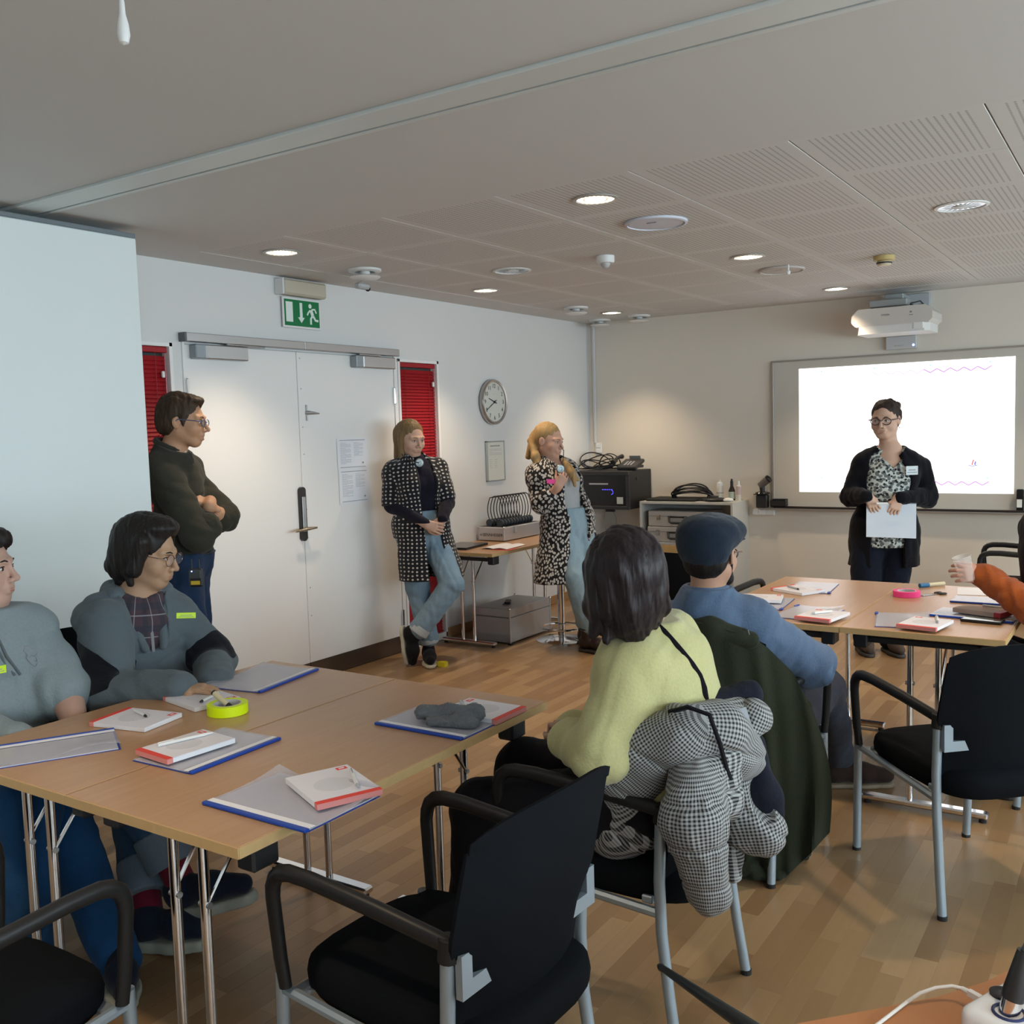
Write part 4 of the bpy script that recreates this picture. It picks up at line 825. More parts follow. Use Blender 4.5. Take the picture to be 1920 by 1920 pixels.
def np_mesh(name, parts, mats, off, axes=None, fmat=None, vattr=None):
    """parts: list of (V, F); joined in one mesh; axes: segments that give the cloth its uv"""
    V = np.concatenate([p[0] for p in parts]); o_ = 0; Fs = []; mi = []
    for k, p in enumerate(parts): Fs.append(p[1] + o_); o_ += len(p[0]); mi.append(np.full(len(p[1]), p[2] if len(p) > 2 else 0, np.int32))
    F = np.concatenate(Fs).astype(np.int32); mi = np.concatenate(mi)
    if fmat is not None: mi = fmat(V[F].mean(1), mi).astype(np.int32)
    me = bpy.data.meshes.new(name); me.vertices.add(len(V)); me.vertices.foreach_set('co', (V - np.array(off, float)).astype(np.float32).ravel())
    me.loops.add(F.size); me.loops.foreach_set('vertex_index', F.ravel()); me.polygons.add(len(F))
    me.polygons.foreach_set('loop_start', np.arange(0, F.size, 4, dtype=np.int32)); me.polygons.foreach_set('loop_total', np.full(len(F), 4, np.int32))
    if not isinstance(mats, (list, tuple)): mats = [mats]
    for m in mats: me.materials.append(m)
    me.polygons.foreach_set('material_index', mi); me.polygons.foreach_set('use_smooth', np.ones(len(F), bool))
    if axes is not None:
        fc = V[F].mean(1); best = np.full(len(fc), 9.0); ai = np.zeros(len(fc), int)
        for k, (a, b, *rest_) in enumerate(axes):
            a, b = np.array(a, float), np.array(b, float); d = b - a; t = np.clip(((fc - a) @ d) / (d @ d), 0, 1); q = np.linalg.norm(fc - a - t[:, None] * d, axis=1) - (rest_[0] if rest_ else 0.05)
            m = q < best; best[m] = q[m]; ai[m] = k
        uv = np.zeros((len(F), 4, 2))
        for k, (a, b, *rest_) in enumerate(axes):
            m = ai == k
            if not m.any(): continue
            a, b = np.array(a, float), np.array(b, float); T = unit(b - a); u = unit(np.cross(T, CF if abs(T @ CF) < 0.9 else CU)); w_ = np.cross(T, u); P = V[F[m]] - a
            # angle measured from the side away from the camera so that the seam stays at the back
            if w_ @ CF < 0: w_ = -w_
            x, y = P @ u, P @ w_; ang = np.arctan2(x, -y); x0 = fc[m] - a; a0 = np.arctan2(x0 @ u, -(x0 @ w_))[:, None]; ang = a0 + (ang - a0 + PI) % (2 * PI) - PI
            uv[m, :, 0] = ang * (rest_[0] if rest_ else 0.08) + k * 0.37; uv[m, :, 1] = P @ T + k * 0.21
        l = me.uv_layers.new(name='cloth'); l.data.foreach_set('uv', uv.astype(np.float32).ravel())
    if vattr is not None: at_ = me.attributes.new('panel', 'FLOAT', 'POINT'); at_.data.foreach_set('value', vattr(V).astype(np.float32))
    me.update(calc_edges=True); me.validate(); return me
def soft(name, parts, mats, parent, axes=None, fmat=None, label=None, vattr=None):
    off = np.zeros(3); p = parent
    while p is not None: off = off + np.array(p.location); p = p.parent
    o = link(name, np_mesh(name, parts, mats, off, axes, fmat, vattr), parent)
    if label: o['label'] = label
    return o
def uvnode(m):
    N, Lk, B = nodes(m); u = N.new('ShaderNodeUVMap'); u.uv_map = 'cloth'; return N, Lk, B, u.outputs[0]
def cloth(name, col, rough=0.85, sheen=0.15, weave=500, depth=0.0006, var=0.12):
    if name in MATS: return MATS[name]
    m = mat(name, col, max(rough, 0.9), spec=0.10, sheen=sheen * 0.5, bump=(140, 0.55, 0.003), var=var)
    return m
# ---------------------------------------------------------------- people
def skin(name, col):
    m = mat(name, col, 0.5, spec=0.35, bump=(90, 0.08, 0.001), var=0.05); b = m.node_tree.nodes['Principled BSDF']; b.inputs['Subsurface Weight'].default_value = 0.06
    b.inputs['Subsurface Radius'].default_value = (0.012, 0.005, 0.003); return m
def hairmat(name, c0, c1, rough=0.42):
    if name in MATS: return MATS[name]
    m = mat(name, c0, rough + 0.12, spec=0.28); N, Lk, B = nodes(m); tc = N.new('ShaderNodeTexCoord'); mp = N.new('ShaderNodeMapping'); mp.inputs['Scale'].default_value = (90, 90, 7); Lk.new(tc.outputs['Object'], mp.inputs[0])
    nz = N.new('ShaderNodeTexNoise'); nz.inputs['Scale'].default_value = 1.6; nz.inputs['Detail'].default_value = 5; nz.inputs['Distortion'].default_value = 0.4; Lk.new(mp.outputs[0], nz.inputs[0])
    Lk.new(mixcol(N, Lk, nz.outputs['Fac'], c0, c1), B.inputs['Base Color']); bp = N.new('ShaderNodeBump'); bp.inputs['Strength'].default_value = 0.55; bp.inputs['Distance'].default_value = 0.004
    Lk.new(nz.outputs['Fac'], bp.inputs['Height']); Lk.new(bp.outputs['Normal'], B.inputs['Normal']); return m
class Head:
    def __init__(s, c, fwd, up=(0, 0, 1), sc=1.0, wide=1.0): s.c, s.R, s.s, s.w = np.array(c, float), frame(fwd, up), sc, wide
    def P(s, x, y, z): return s.c + s.R @ (np.array([x * s.w, y, z]) * s.s)
    def E(s, c, r, k=0.015, op='u'): return Ell(s.P(*c), np.array(r) * s.s * np.array([s.w, 1, 1]), s.R, k * s.s, op)
    def Cn(s, a, b, ra, rb=None, k=0.012, op='u', flat=None): return Cone(s.P(*a), s.P(*b), ra * s.s, (ra if rb is None else rb) * s.s, k * s.s, flat, op)
    def prims(s, mouth=0.0, nose=1.0, jaw=1.0, brow=1.0):
        p = [s.E((0, -0.018, 0.036), (0.074, 0.094, 0.084)), s.E((0, 0.028, -0.010), (0.067, 0.066, 0.080), 0.03), s.E((0, 0.024, -0.054), (0.059 * jaw, 0.060, 0.050), 0.03),
             s.E((0, 0.062, -0.090), (0.024 * jaw, 0.022, 0.019), 0.025), s.Cn((-0.05 * jaw, -0.005, -0.055), (-0.018, 0.06, -0.095), 0.016, 0.016, 0.03), s.Cn((0.05 * jaw, -0.005, -0.055), (0.018, 0.06, -0.095), 0.016, 0.016, 0.03)]
        for sg in (-1, 1):
            p += [s.E((sg * 0.041, 0.060, -0.032), (0.025, 0.024, 0.026), 0.022), s.Cn((sg * 0.012, 0.092, 0.020), (sg * 0.048, 0.074, 0.020), 0.009 * brow, 0.008 * brow, 0.016)]
        for sg in (-1, 1): p.append(s.E((sg * 0.031, 0.098, 0.000), (0.018, 0.020, 0.0125), 0.014, 's'))
        for sg in (-1, 1): p += [s.E((sg * 0.031, 0.074, 0.000), (0.0155, 0.0155, 0.0140), 0.004), s.Cn((sg * 0.018, 0.084, 0.006), (sg * 0.045, 0.078, 0.005), 0.0045, 0.004, 0.005)]
        p += [s.Cn((0, 0.088, 0.012), (0, 0.102 + 0.010 * nose, -0.029), 0.0080, 0.0092, 0.012), s.E((0, 0.104 + 0.009 * nose, -0.034), (0.0105, 0.0105, 0.0090), 0.008)]
        for sg in (-1, 1): p += [s.E((sg * 0.0145, 0.100, -0.038), (0.0085, 0.012, 0.008), 0.006), s.E((sg * 0.0075, 0.108, -0.0455), (0.0036, 0.005, 0.003), 0.002, 's')]
        p += [s.E((0, 0.082, -0.060), (0.030, 0.018, 0.020), 0.014), s.Cn((-0.020, 0.090, -0.0605), (0.020, 0.090, -0.0605), 0.0062, 0.0062, 0.006), s.Cn((-0.016, 0.090, -0.072 - mouth), (0.016, 0.090, -0.072 - mouth), 0.0075, 0.0075, 0.006)]
        p.append(s.Cn((-0.023, 0.1005, -0.0665 - mouth * .5), (0.023, 0.1005, -0.0665 - mouth * .5), 0.0022 + mouth * 0.5, 0.0022 + mouth * 0.5, 0.003, 's'))
        for sg in (-1, 1):
            Re = s.R @ rotz(sg * 0.35); p += [Ell(s.P(sg * 0.078, -0.010, -0.006), np.array([0.0075, 0.019, 0.031]) * s.s, Re, 0.006 * s.s), Ell(s.P(sg * 0.087, -0.004, -0.003), np.array([0.006, 0.010, 0.018]) * s.s, Re, 0.004 * s.s, 's')]
        return p
    def details(s, par, browc, lipc, iris=(0.05, 0.03, 0.02), look=0.0, mouth=0.0, lids=0.0):
        EW = mat('eye_white', (0.62, 0.58, 0.55), 0.25); IR = mat('iris_%02d' % int(iris[0] * 99), iris, 0.12)
        for sg in (-1, 1):
            eb = MB(); eb.ell(s.P(sg * 0.031, 0.0755, -0.0005), np.array([0.0138, 0.0160, 0.0085]) * s.s, 14, 10, R=s.R)
            e = obj('eye', eb, EW, par, True, world=True); g = s.P(sg * 0.031 + look * 0.006, 0.0885, -0.001)
            ib = MB(); ib.ell(g, np.array([0.0062, 0.0035, 0.0062]) * s.s, 12, 8, R=s.R); obj('iris', ib, IR, e, True, world=True)
            bm_ = MB(); bm_.tube([s.P(sg * 0.012, 0.0985, 0.019), s.P(sg * 0.028, 0.0955, 0.0245), s.P(sg * 0.047, 0.081, 0.020)], np.array([0.0026, 0.0028, 0.0014]) * s.s, 8); obj('eyebrow', bm_, mat('brow_' + browc[0], browc[1], 0.8), par, True, world=True)
            lb = MB(); lb.tube([s.P(sg * 0.017, 0.088, 0.0035), s.P(sg * 0.031, 0.0925, 0.0070), s.P(sg * 0.046, 0.082, 0.0025)], np.array([0.0012, 0.0018, 0.0014]) * s.s, 6); obj('eyelash', lb, mat('lash', (0.02, 0.013, 0.01), 0.7), par, True, world=True)
        lm = mat('lips_' + lipc[0], lipc[1], 0.45); ub = MB()
        ub.tube([s.P(-0.026, 0.087, -0.0655), s.P(-0.010, 0.0966, -0.0622), s.P(0, 0.0974, -0.0632), s.P(0.010, 0.0966, -0.0622), s.P(0.026, 0.087, -0.0655)], np.array([0.0008, 0.0030, 0.0028, 0.0030, 0.0008]) * s.s, 8)
        ub.tube([s.P(-0.021, 0.089, -0.0675 - mouth), s.P(-0.009, 0.0962, -0.0712 - mouth), s.P(0.009, 0.0962, -0.0712 - mouth), s.P(0.021, 0.089, -0.0675 - mouth)], np.array([0.0008, 0.0036, 0.0036, 0.0008]) * s.s, 8)
        obj('lips', ub, lm, par, True, world=True)
    def glasses(s, par, m_, rx=0.024, rz=0.017, th=0.0016, lens=None, label=None):
        g = MB()
        for sg in (-1, 1):
            g.tube([s.P(sg * 0.033 + rx * math.cos(t), 0.104 - 0.25 * (abs(0.033 + rx * math.cos(t) * sg * sg) - 0.02) * 0.6, -0.003 + rz * math.sin(t)) for t in np.linspace(0, 2 * PI, 20, endpoint=False)], th * s.s, 6, closed=True)
            g.tube([s.P(sg * 0.057, 0.098, 0.003), s.P(sg * 0.078, 0.080, 0.006), s.P(sg * 0.084, -0.002, 0.006), s.P(sg * 0.082, -0.02, -0.012)], th * s.s, 6)
        g.tube([s.P(-0.010, 0.105, 0.001), s.P(0, 0.110, 0.004), s.P(0.010, 0.105, 0.001)], th * s.s, 6)
        o = obj('glasses', g, m_, par, True, world=True, label=label)
        lz = MB()
        for sg in (-1, 1): lz.ell(s.P(sg * 0.033, 0.103, -0.003), np.array([rx, 0.0008, rz]) * s.s, 16, 6, R=s.R)
        obj('lens', lz, mat('spectacle_lens', (0.8, 0.85, 0.9), 0.03, alpha=0.045), o, True, world=True)
    def hair(s, extra, amp=0.0035, off=0.010, faceline=0.030, top=0.045, side=-0.010, h=None, back=-0.06, seed=1, cuts=(), thick=None):
        """cap of hair over the skull: face and ears stay free unless extra volumes cover them"""
        cap = [s.E((0, -0.022, 0.040), (0.076 + off, 0.092 + off, 0.084 + off), 0.02), s.E((0, -0.052, -0.010), (0.066 + off, 0.055 + off, 0.062 + off), 0.03)]
        F_ = Field(cap + extra, h or 0.0038, infl=0.0); F_.wrinkle(amp, 130, seed, (1, 1, 0.22))
        F_.minus([s.E((0, 0.090, -0.035 + top * 0), (0.062, 0.085, 0.075 + faceline), 0.01)] + list(cuts)); return F_.net()
def hand_prims(w_, fw, palm_n, sc=1.0, curl=0.5, thumb_side=1, spread=0.10):
    """w_: wrist; fw: direction of the fingers; palm_n: the way the palm faces; fingers curl towards palm_n"""
    f_ = unit(fw); n = unit(np.array(palm_n, float) - f_ * (np.array(palm_n, float) @ f_)); sd = np.cross(f_, n) * thumb_side; p = []
    L_ = sc; kn = w_ + f_ * 0.085 * L_
    p.append(Cone(w_ - f_ * 0.01 * L_, w_ + f_ * 0.03 * L_, 0.024 * L_, 0.027 * L_, 0.01, flat=(n, 0.62)))
    for i in range(4):
        o_ = (1.5 - i) * 0.0195 * L_; p.append(Cone(w_ + sd * o_ * 0.6 + f_ * 0.02 * L_, kn + sd * o_ - f_ * 0.008 * (abs(i - 1) * 0.6) * L_, 0.0135 * L_, 0.0115 * L_, 0.012))
    lens = (0.070, 0.078, 0.073, 0.057)
    for i in range(4):
        o_ = (1.5 - i) * 0.0195 * L_; a = kn + sd * o_ - f_ * 0.008 * (abs(i - 1) * 0.6) * L_; d = unit(f_ + sd * (1.5 - i) * spread); ang = curl * 0.65; r_ = (0.0092, 0.0094, 0.009, 0.008)[i] * L_
        for j, q in enumerate((0.45, 0.32, 0.23)):
            d_ = d * math.cos(ang) + n * math.sin(ang); b = a + d_ * lens[i] * q * L_; p.append(Cone(a, b, r_, r_ * 0.92, 0.0025)); a = b; r_ *= 0.92; ang += curl * (0.9 + 0.15 * i * 0.3)
    a = w_ + f_ * 0.022 * L_ + sd * 0.018 * L_; m_ = a + (f_ * 0.030 + sd * 0.026 + n * 0.012) * L_; e = m_ + (f_ * 0.032 + sd * 0.008 + n * 0.016 * (1 + curl)) * L_; t = e + (f_ * 0.024 - sd * 0.004 * curl + n * 0.010 * curl) * L_
    p += [Cone(a, m_, 0.0145 * L_, 0.0115 * L_, 0.012), Cone(m_, e, 0.011 * L_, 0.0098 * L_, 0.004), Cone(e, t, 0.0098 * L_, 0.0085 * L_, 0.003)]
    return p
def limb(pts, rs, k=0.02, flat=None): return [Cone(pts[i], pts[i + 1], rs[i], rs[i + 1], k, flat) for i in range(len(pts) - 1)]
def torso(neck, pelvis, fwd, sw=0.20, cd=0.115, wd=0.15, hd=0.17, bust=0.0, k=0.05, belly=0.0):
    """column of ellipsoids from pelvis to neck base; sw half shoulder width, cd chest depth, wd half waist, hd half hip"""
    n, p = np.array(neck, float), np.array(pelvis, float); up = unit(n - p); R = frame(fwd - up * (np.array(fwd) @ up), up); L_ = np.linalg.norm(n - p); f_ = R[:, 1]
    P = lambda t, y=0: p + up * t * L_ + f_ * y
    out = [Ell(P(0.74, 0.0), (sw * 0.82, cd, L_ * 0.24), R, k), Ell(P(0.42, 0.01 + belly * 0.3), (wd, cd * 0.92 + belly, L_ * 0.26), R, k), Ell(P(0.08, 0.0), (hd, cd * 1.02, L_ * 0.20), R, k),
           Cone(P(0.85) - R[:, 0] * sw * 0.72, P(0.85) + R[:, 0] * sw * 0.72, 0.054, 0.054, k), Cone(P(0.88), P(1.0), 0.10, 0.062, 0.04)] + [Cone(P(1.0), P(0.87) + R[:, 0] * g * sw * 0.62, 0.048, 0.050, 0.05) for g in (-1, 1)]
    if bust:
        for sg in (-1, 1): out.append(Ell(P(0.66, cd * 0.62) + R[:, 0] * sg * sw * 0.38, (0.075 * bust, 0.065 * bust, 0.075 * bust), R, 0.04))
    return out
def shoe(par, ankle, toe, m_, sole, w_=0.045, L_=0.27, hi=0.0, name='shoe', soleh=0.024, up=(0, 0, 1), label=None):
    a, t = np.array(ankle, float), np.array(toe, float); u = unit(up); d = unit((t - a) - u * ((t - a) @ u)); heel = a - d * 0.065; fl = a - u * 0.0; R = frame(d, u)
    g = (a @ u) - 0.085  # ground level along u
    B_ = lambda y, z: a + d * y - u * (a @ u) + u * (g + z)
    pr = [Cone(B_(-0.03, 0.045 + soleh), B_(0.10, 0.040 + soleh), 0.040, 0.040, 0.03, flat=(R[:, 0], 0.95)), Cone(B_(0.10, 0.038 + soleh), B_(L_ - 0.10, 0.028 + soleh), 0.042, 0.030, 0.03), Cone(B_(-0.015, 0.06), B_(-0.005, 0.10 + hi), 0.042, 0.040, 0.03)]
    F_ = Field(pr, 0.006); F_.cut(B_(0, soleh - 0.002), -u); F_.wrinkle(0.001, 40, 3); o = soft(name, [F_.net()], m_, par, label=label)
    sl = Field([Cone(B_(-0.028, soleh * .5), B_(0.10, soleh * .5), 0.046, 0.044, 0.03), Cone(B_(0.09, soleh * .5), B_(L_ - 0.105, soleh * .5), 0.047, 0.036, 0.03)], 0.006); sl.cut(B_(0, soleh), u); sl.cut(B_(0, 0.001), -u)
    soft('sole', [sl.net()], sole, o); return o
def person(label, base): return thing('person', label, 'person', tuple(base))
# ================================================================ people
CFh, CRh = unit([CF[0], CF[1], 0]), unit([CR[0], CR[1], 0])
def look_dir(yaw, pitch=0.0):            # yaw 0 faces the photographer, + turns to the picture's right
    y, p = math.radians(yaw), math.radians(pitch); h_ = -CFh * math.cos(y) + CRh * math.sin(y); return unit(h_ * math.cos(p) + A(0, 0, math.sin(p)))
class Fig:
    def __init__(s, label, D, base, head, face, neck, pelvis, chest, sh, el, wr, hip, kn, an, skinc, sc=1.0, sw=0.19, cd=0.11, wd=0.14, hd=0.165, bust=0.0, belly=0.0, arm=1.0, leg=1.0, roll=(0, 0, 1), hw=1.0):
        s.D = D; J = lambda q: at(q[0], q[1], D + (q[2] if len(q) > 2 else 0)); s.J = J
        s.t = person(label, base); s.head = Head(J(head), look_dir(*face), roll, sc, hw); s.neck, s.pel = J(neck), J(pelvis); s.fw = look_dir(chest)
        s.sh, s.el, s.wr, s.hip, s.kn, s.an = [[J(q) for q in v] for v in (sh, el, wr, hip, kn, an)]
        s.tor = torso(s.neck, s.pel, s.fw, sw, cd, wd, hd, bust, belly=belly); s.skin = skinc
        s.arms = [limb([s.sh[i], s.el[i], s.wr[i]], [0.050 * arm, 0.040 * arm, 0.026 * arm], 0.02) for i in (0, 1)]
        s.legs = [limb([s.hip[i], s.kn[i], s.an[i]], [0.088 * leg, 0.060 * leg, 0.040 * leg], 0.03) for i in (0, 1)]
        s.neckp = [Cone(s.neck + A(0, 0, -0.03), s.head.P(0, -0.022, -0.045), 0.056 * sc, 0.054 * sc, 0.03), Cone(s.neck, s.neck - A(0, 0, 0.10), 0.062, 0.11, 0.04)]
    def body(s, hp, hands=(), hh=0.0036, extra=(), chest_skin=False):
        up = s.head.prims(**hp) + s.neckp + (s.tor if chest_skin else [])
        Fh = Field(up, hh); Fh.cut(s.neck - A(0, 0, 0.13 if not chest_skin else 0.20), (0, 0, -1)); parts = [Fh.net()]
        low = [p for p in s.tor] + s.arms[0] + s.arms[1] + s.legs[0] + s.legs[1]
        parts.append(Field(low, 0.011, infl=-0.006).net())
        for h_ in hands: parts.append(Field(h_, 0.0034).net())
        s.b = soft('body', parts, s.skin, s.t); return s.b
def garment(f, name, prims, m_, h=0.008, infl=0.012, cuts=(), minus=(), wr=(0.0051, 16, 1), hollow=None, axes=None, par=None, fmat=None, label=None, more=(), inter=()):
    F_ = Field(prims, h, infl=infl)
    if wr: F_.wrinkle(*wr)
    if hollow: F_.shell(hollow)
    for c, n in cuts: F_.cut(c, n)
    F_.minus(list(minus))
    f.F = getattr(f, 'F', {}); f.F[name] = F_
    for p in inter: F_.D = np.maximum(F_.D, p.ev(*F_.xyz()).astype(np.float32))
    return soft(name, [F_.net()] + list(more), m_, par or f.t, axes, fmat, label)
def sheet_on(f, name, c, n, w_, h_, m_, par, up=(0, 0, 1), th=0.0015, mark=None, label=None):
    R = frame(n, up); o = obj(name, MB().box(c, (w_, th, h_), 0.0004, R=R), m_, par, world=True, label=label)
    if mark: obj('writing', MB().box(np.array(c) + R[:, 1] * (th * .5 + 0.0003) + R[:, 2] * h_ * 0.05, (w_ * 0.6, 0.0005, h_ * 0.10), R=R).box(np.array(c) + R[:, 1] * (th * .5 + 0.0003) - R[:, 2] * h_ * 0.22, (w_ * 0.8, 0.0005, h_ * 0.08), R=R), mark, o, world=True)
    return o
def headphone(f, c, par, n, strap=None):
    R = frame(n); t_ = obj('headphone_cup', MB().lathe([(0.024, -0.012), (0.030, -0.004), (0.030, 0.006), (0.025, 0.012), (0.012, 0.013), (0.010, 0.010), (0, 0.010)], c, 20, R=R[:, [0, 2, 1]] * A(1, 1, 1)), mat('headphone_grey', (0.25, 0.29, 0.29), 0.3, 0.3), par, True, world=True, label='grey round headphone cup')
    if strap is not None: obj('neckband', MB().tube(strap, 0.0035, 6), BLACKP, t_, True, world=True)
    return t_
# patterned cloths -------------------------------------------------
def dots_cloth():
    m = mat('dotted_knit', (0.012, 0.012, 0.016), 0.85, spec=0.2, sheen=0.2); N, Lk, B, uv = uvnode(m); mp = N.new('ShaderNodeMapping'); mp.inputs['Scale'].default_value = (41, 38, 1); Lk.new(uv, mp.inputs[0])
    v = N.new('ShaderNodeTexVoronoi'); v.inputs['Scale'].default_value = 1.0; v.inputs['Randomness'].default_value = 0.18; v.voronoi_dimensions = '2D'; Lk.new(mp.outputs[0], v.inputs['Vector'])
    f_ = math_node(N, Lk, 'LESS_THAN', v.outputs['Distance'], 0.225); Lk.new(mixcol(N, Lk, f_, (0.010, 0.010, 0.014), (0.50, 0.46, 0.42)), B.inputs['Base Color']); return m
def leaf_cloth():
    m = mat('leaf_print', (0.02, 0.02, 0.02), 0.8, spec=0.2, sheen=0.15); N, Lk, B, uv = uvnode(m); mp = N.new('ShaderNodeMapping'); mp.inputs['Scale'].default_value = (66, 42, 1); mp.inputs['Rotation'].default_value = (0, 0, 0.5); Lk.new(uv, mp.inputs[0])
    v = N.new('ShaderNodeTexVoronoi'); v.inputs['Scale'].default_value = 1.0; v.inputs['Randomness'].default_value = 1.0; v.voronoi_dimensions = '2D'; Lk.new(mp.outputs[0], v.inputs['Vector'])
    f_ = math_node(N, Lk, 'LESS_THAN', v.outputs['Distance'], 0.36); Lk.new(mixcol(N, Lk, f_, (0.012, 0.010, 0.010), (0.52, 0.48, 0.44)), B.inputs['Base Color']); return m
def blouse_cloth():
    m = mat('spotted_blouse', (0.5, 0.5, 0.5), 0.7, spec=0.3, sheen=0.1); N, Lk, B, uv = uvnode(m); mp = N.new('ShaderNodeMapping'); mp.inputs['Scale'].default_value = (46, 40, 1); nq = N.new('ShaderNodeTexNoise'); nq.inputs['Scale'].default_value = 70; Lk.new(uv, nq.inputs[0]); Lk.new(mixcol(N, Lk, 0.012, uv, nq.outputs['Color']), mp.inputs[0])
    v = N.new('ShaderNodeTexVoronoi'); v.inputs['Scale'].default_value = 1.0; v.voronoi_dimensions = '2D'; Lk.new(mp.outputs[0], v.inputs['Vector'])
    v2 = N.new('ShaderNodeTexVoronoi'); v2.inputs['Scale'].default_value = 0.8; v2.voronoi_dimensions = '2D'; mp2 = N.new('ShaderNodeMapping'); mp2.inputs['Location'].default_value = (3.3, 1.7, 0); Lk.new(mp.outputs[0], mp2.inputs[0]); Lk.new(mp2.outputs[0], v2.inputs['Vector'])
    c1 = mixcol(N, Lk, math_node(N, Lk, 'LESS_THAN', v.outputs['Distance'], 0.42), (0.55, 0.58, 0.54), (0.13, 0.14, 0.14)); c2 = mixcol(N, Lk, math_node(N, Lk, 'LESS_THAN', v2.outputs['Distance'], 0.24), c1, (0.012, 0.014, 0.016)); Lk.new(c2, B.inputs['Base Color']); return m
def plaid_cloth():
    m = mat('plaid_flannel', (0.05, 0.03, 0.04), 0.85, spec=0.2, sheen=0.1); N, Lk, B, uv = uvnode(m); sp = N.new('ShaderNodeSeparateXYZ'); Lk.new(uv, sp.inputs[0]); c = (0.07, 0.045, 0.055)
    for k, (o_, per, w_, col) in enumerate(((0, 0.075, 0.30, (0.030, 0.036, 0.050)), (1, 0.075, 0.30, (0.030, 0.036, 0.050)), (0, 0.075, 0.05, (0.34, 0.34, 0.37)), (1, 0.075, 0.05, (0.34, 0.34, 0.37)))):
        f_ = math_node(N, Lk, 'LESS_THAN', math_node(N, Lk, 'FRACT', math_node(N, Lk, 'DIVIDE', math_node(N, Lk, 'ADD', sp.outputs[o_], 10 + 0.02 * (k > 1)), per)), w_); c = mixcol(N, Lk, math_node(N, Lk, 'MULTIPLY', f_, 0.6), c, col)
    Lk.new(c, B.inputs['Base Color']); return m
def check_cloth():
    m = mat('houndstooth_quilt', (0.3, 0.3, 0.3), 0.7, spec=0.25, sheen=0.1); N, Lk, B, uv = uvnode(m); sp = N.new('ShaderNodeSeparateXYZ'); Lk.new(uv, sp.inputs[0]); S_ = 112
    a = math_node(N, Lk, 'LESS_THAN', math_node(N, Lk, 'FRACT', math_node(N, Lk, 'MULTIPLY', math_node(N, Lk, 'ADD', sp.outputs[0], 10), S_)), 0.5); b = math_node(N, Lk, 'LESS_THAN', math_node(N, Lk, 'FRACT', math_node(N, Lk, 'MULTIPLY', math_node(N, Lk, 'ADD', sp.outputs[1], 10), S_)), 0.5)
    s_ = math_node(N, Lk, 'MULTIPLY', math_node(N, Lk, 'ADD', a, b), 0.5); Lk.new(mixcol(N, Lk, s_, (0.42, 0.41, 0.40), (0.018, 0.018, 0.02)), B.inputs['Base Color']); return m
DOTS, LEAF, BLOU, PLAID, CHECK = dots_cloth(), leaf_cloth(), blouse_cloth(), plaid_cloth(), check_cloth()
NAVY = cloth('navy_knit', (0.010, 0.012, 0.022)); BLKN = cloth('black_knit', (0.010, 0.009, 0.012)); DENIM = cloth('light_denim', (0.20, 0.29, 0.37), 0.8, 0.1); DENIMP = cloth('pale_denim', (0.26, 0.36, 0.42), 0.8, 0.1)
DENIMD = cloth('dark_denim', (0.018, 0.035, 0.075), 0.8, 0.1); TROU = cloth('dark_trousers', (0.008, 0.011, 0.020)); SHOEB = cloth('shoe_black', (0.012, 0.012, 0.014), 0.6); SOLEW = mat('sole_cream', (0.50, 0.46, 0.36), 0.6)
LIPR = ('rose', (0.42, 0.14, 0.12))
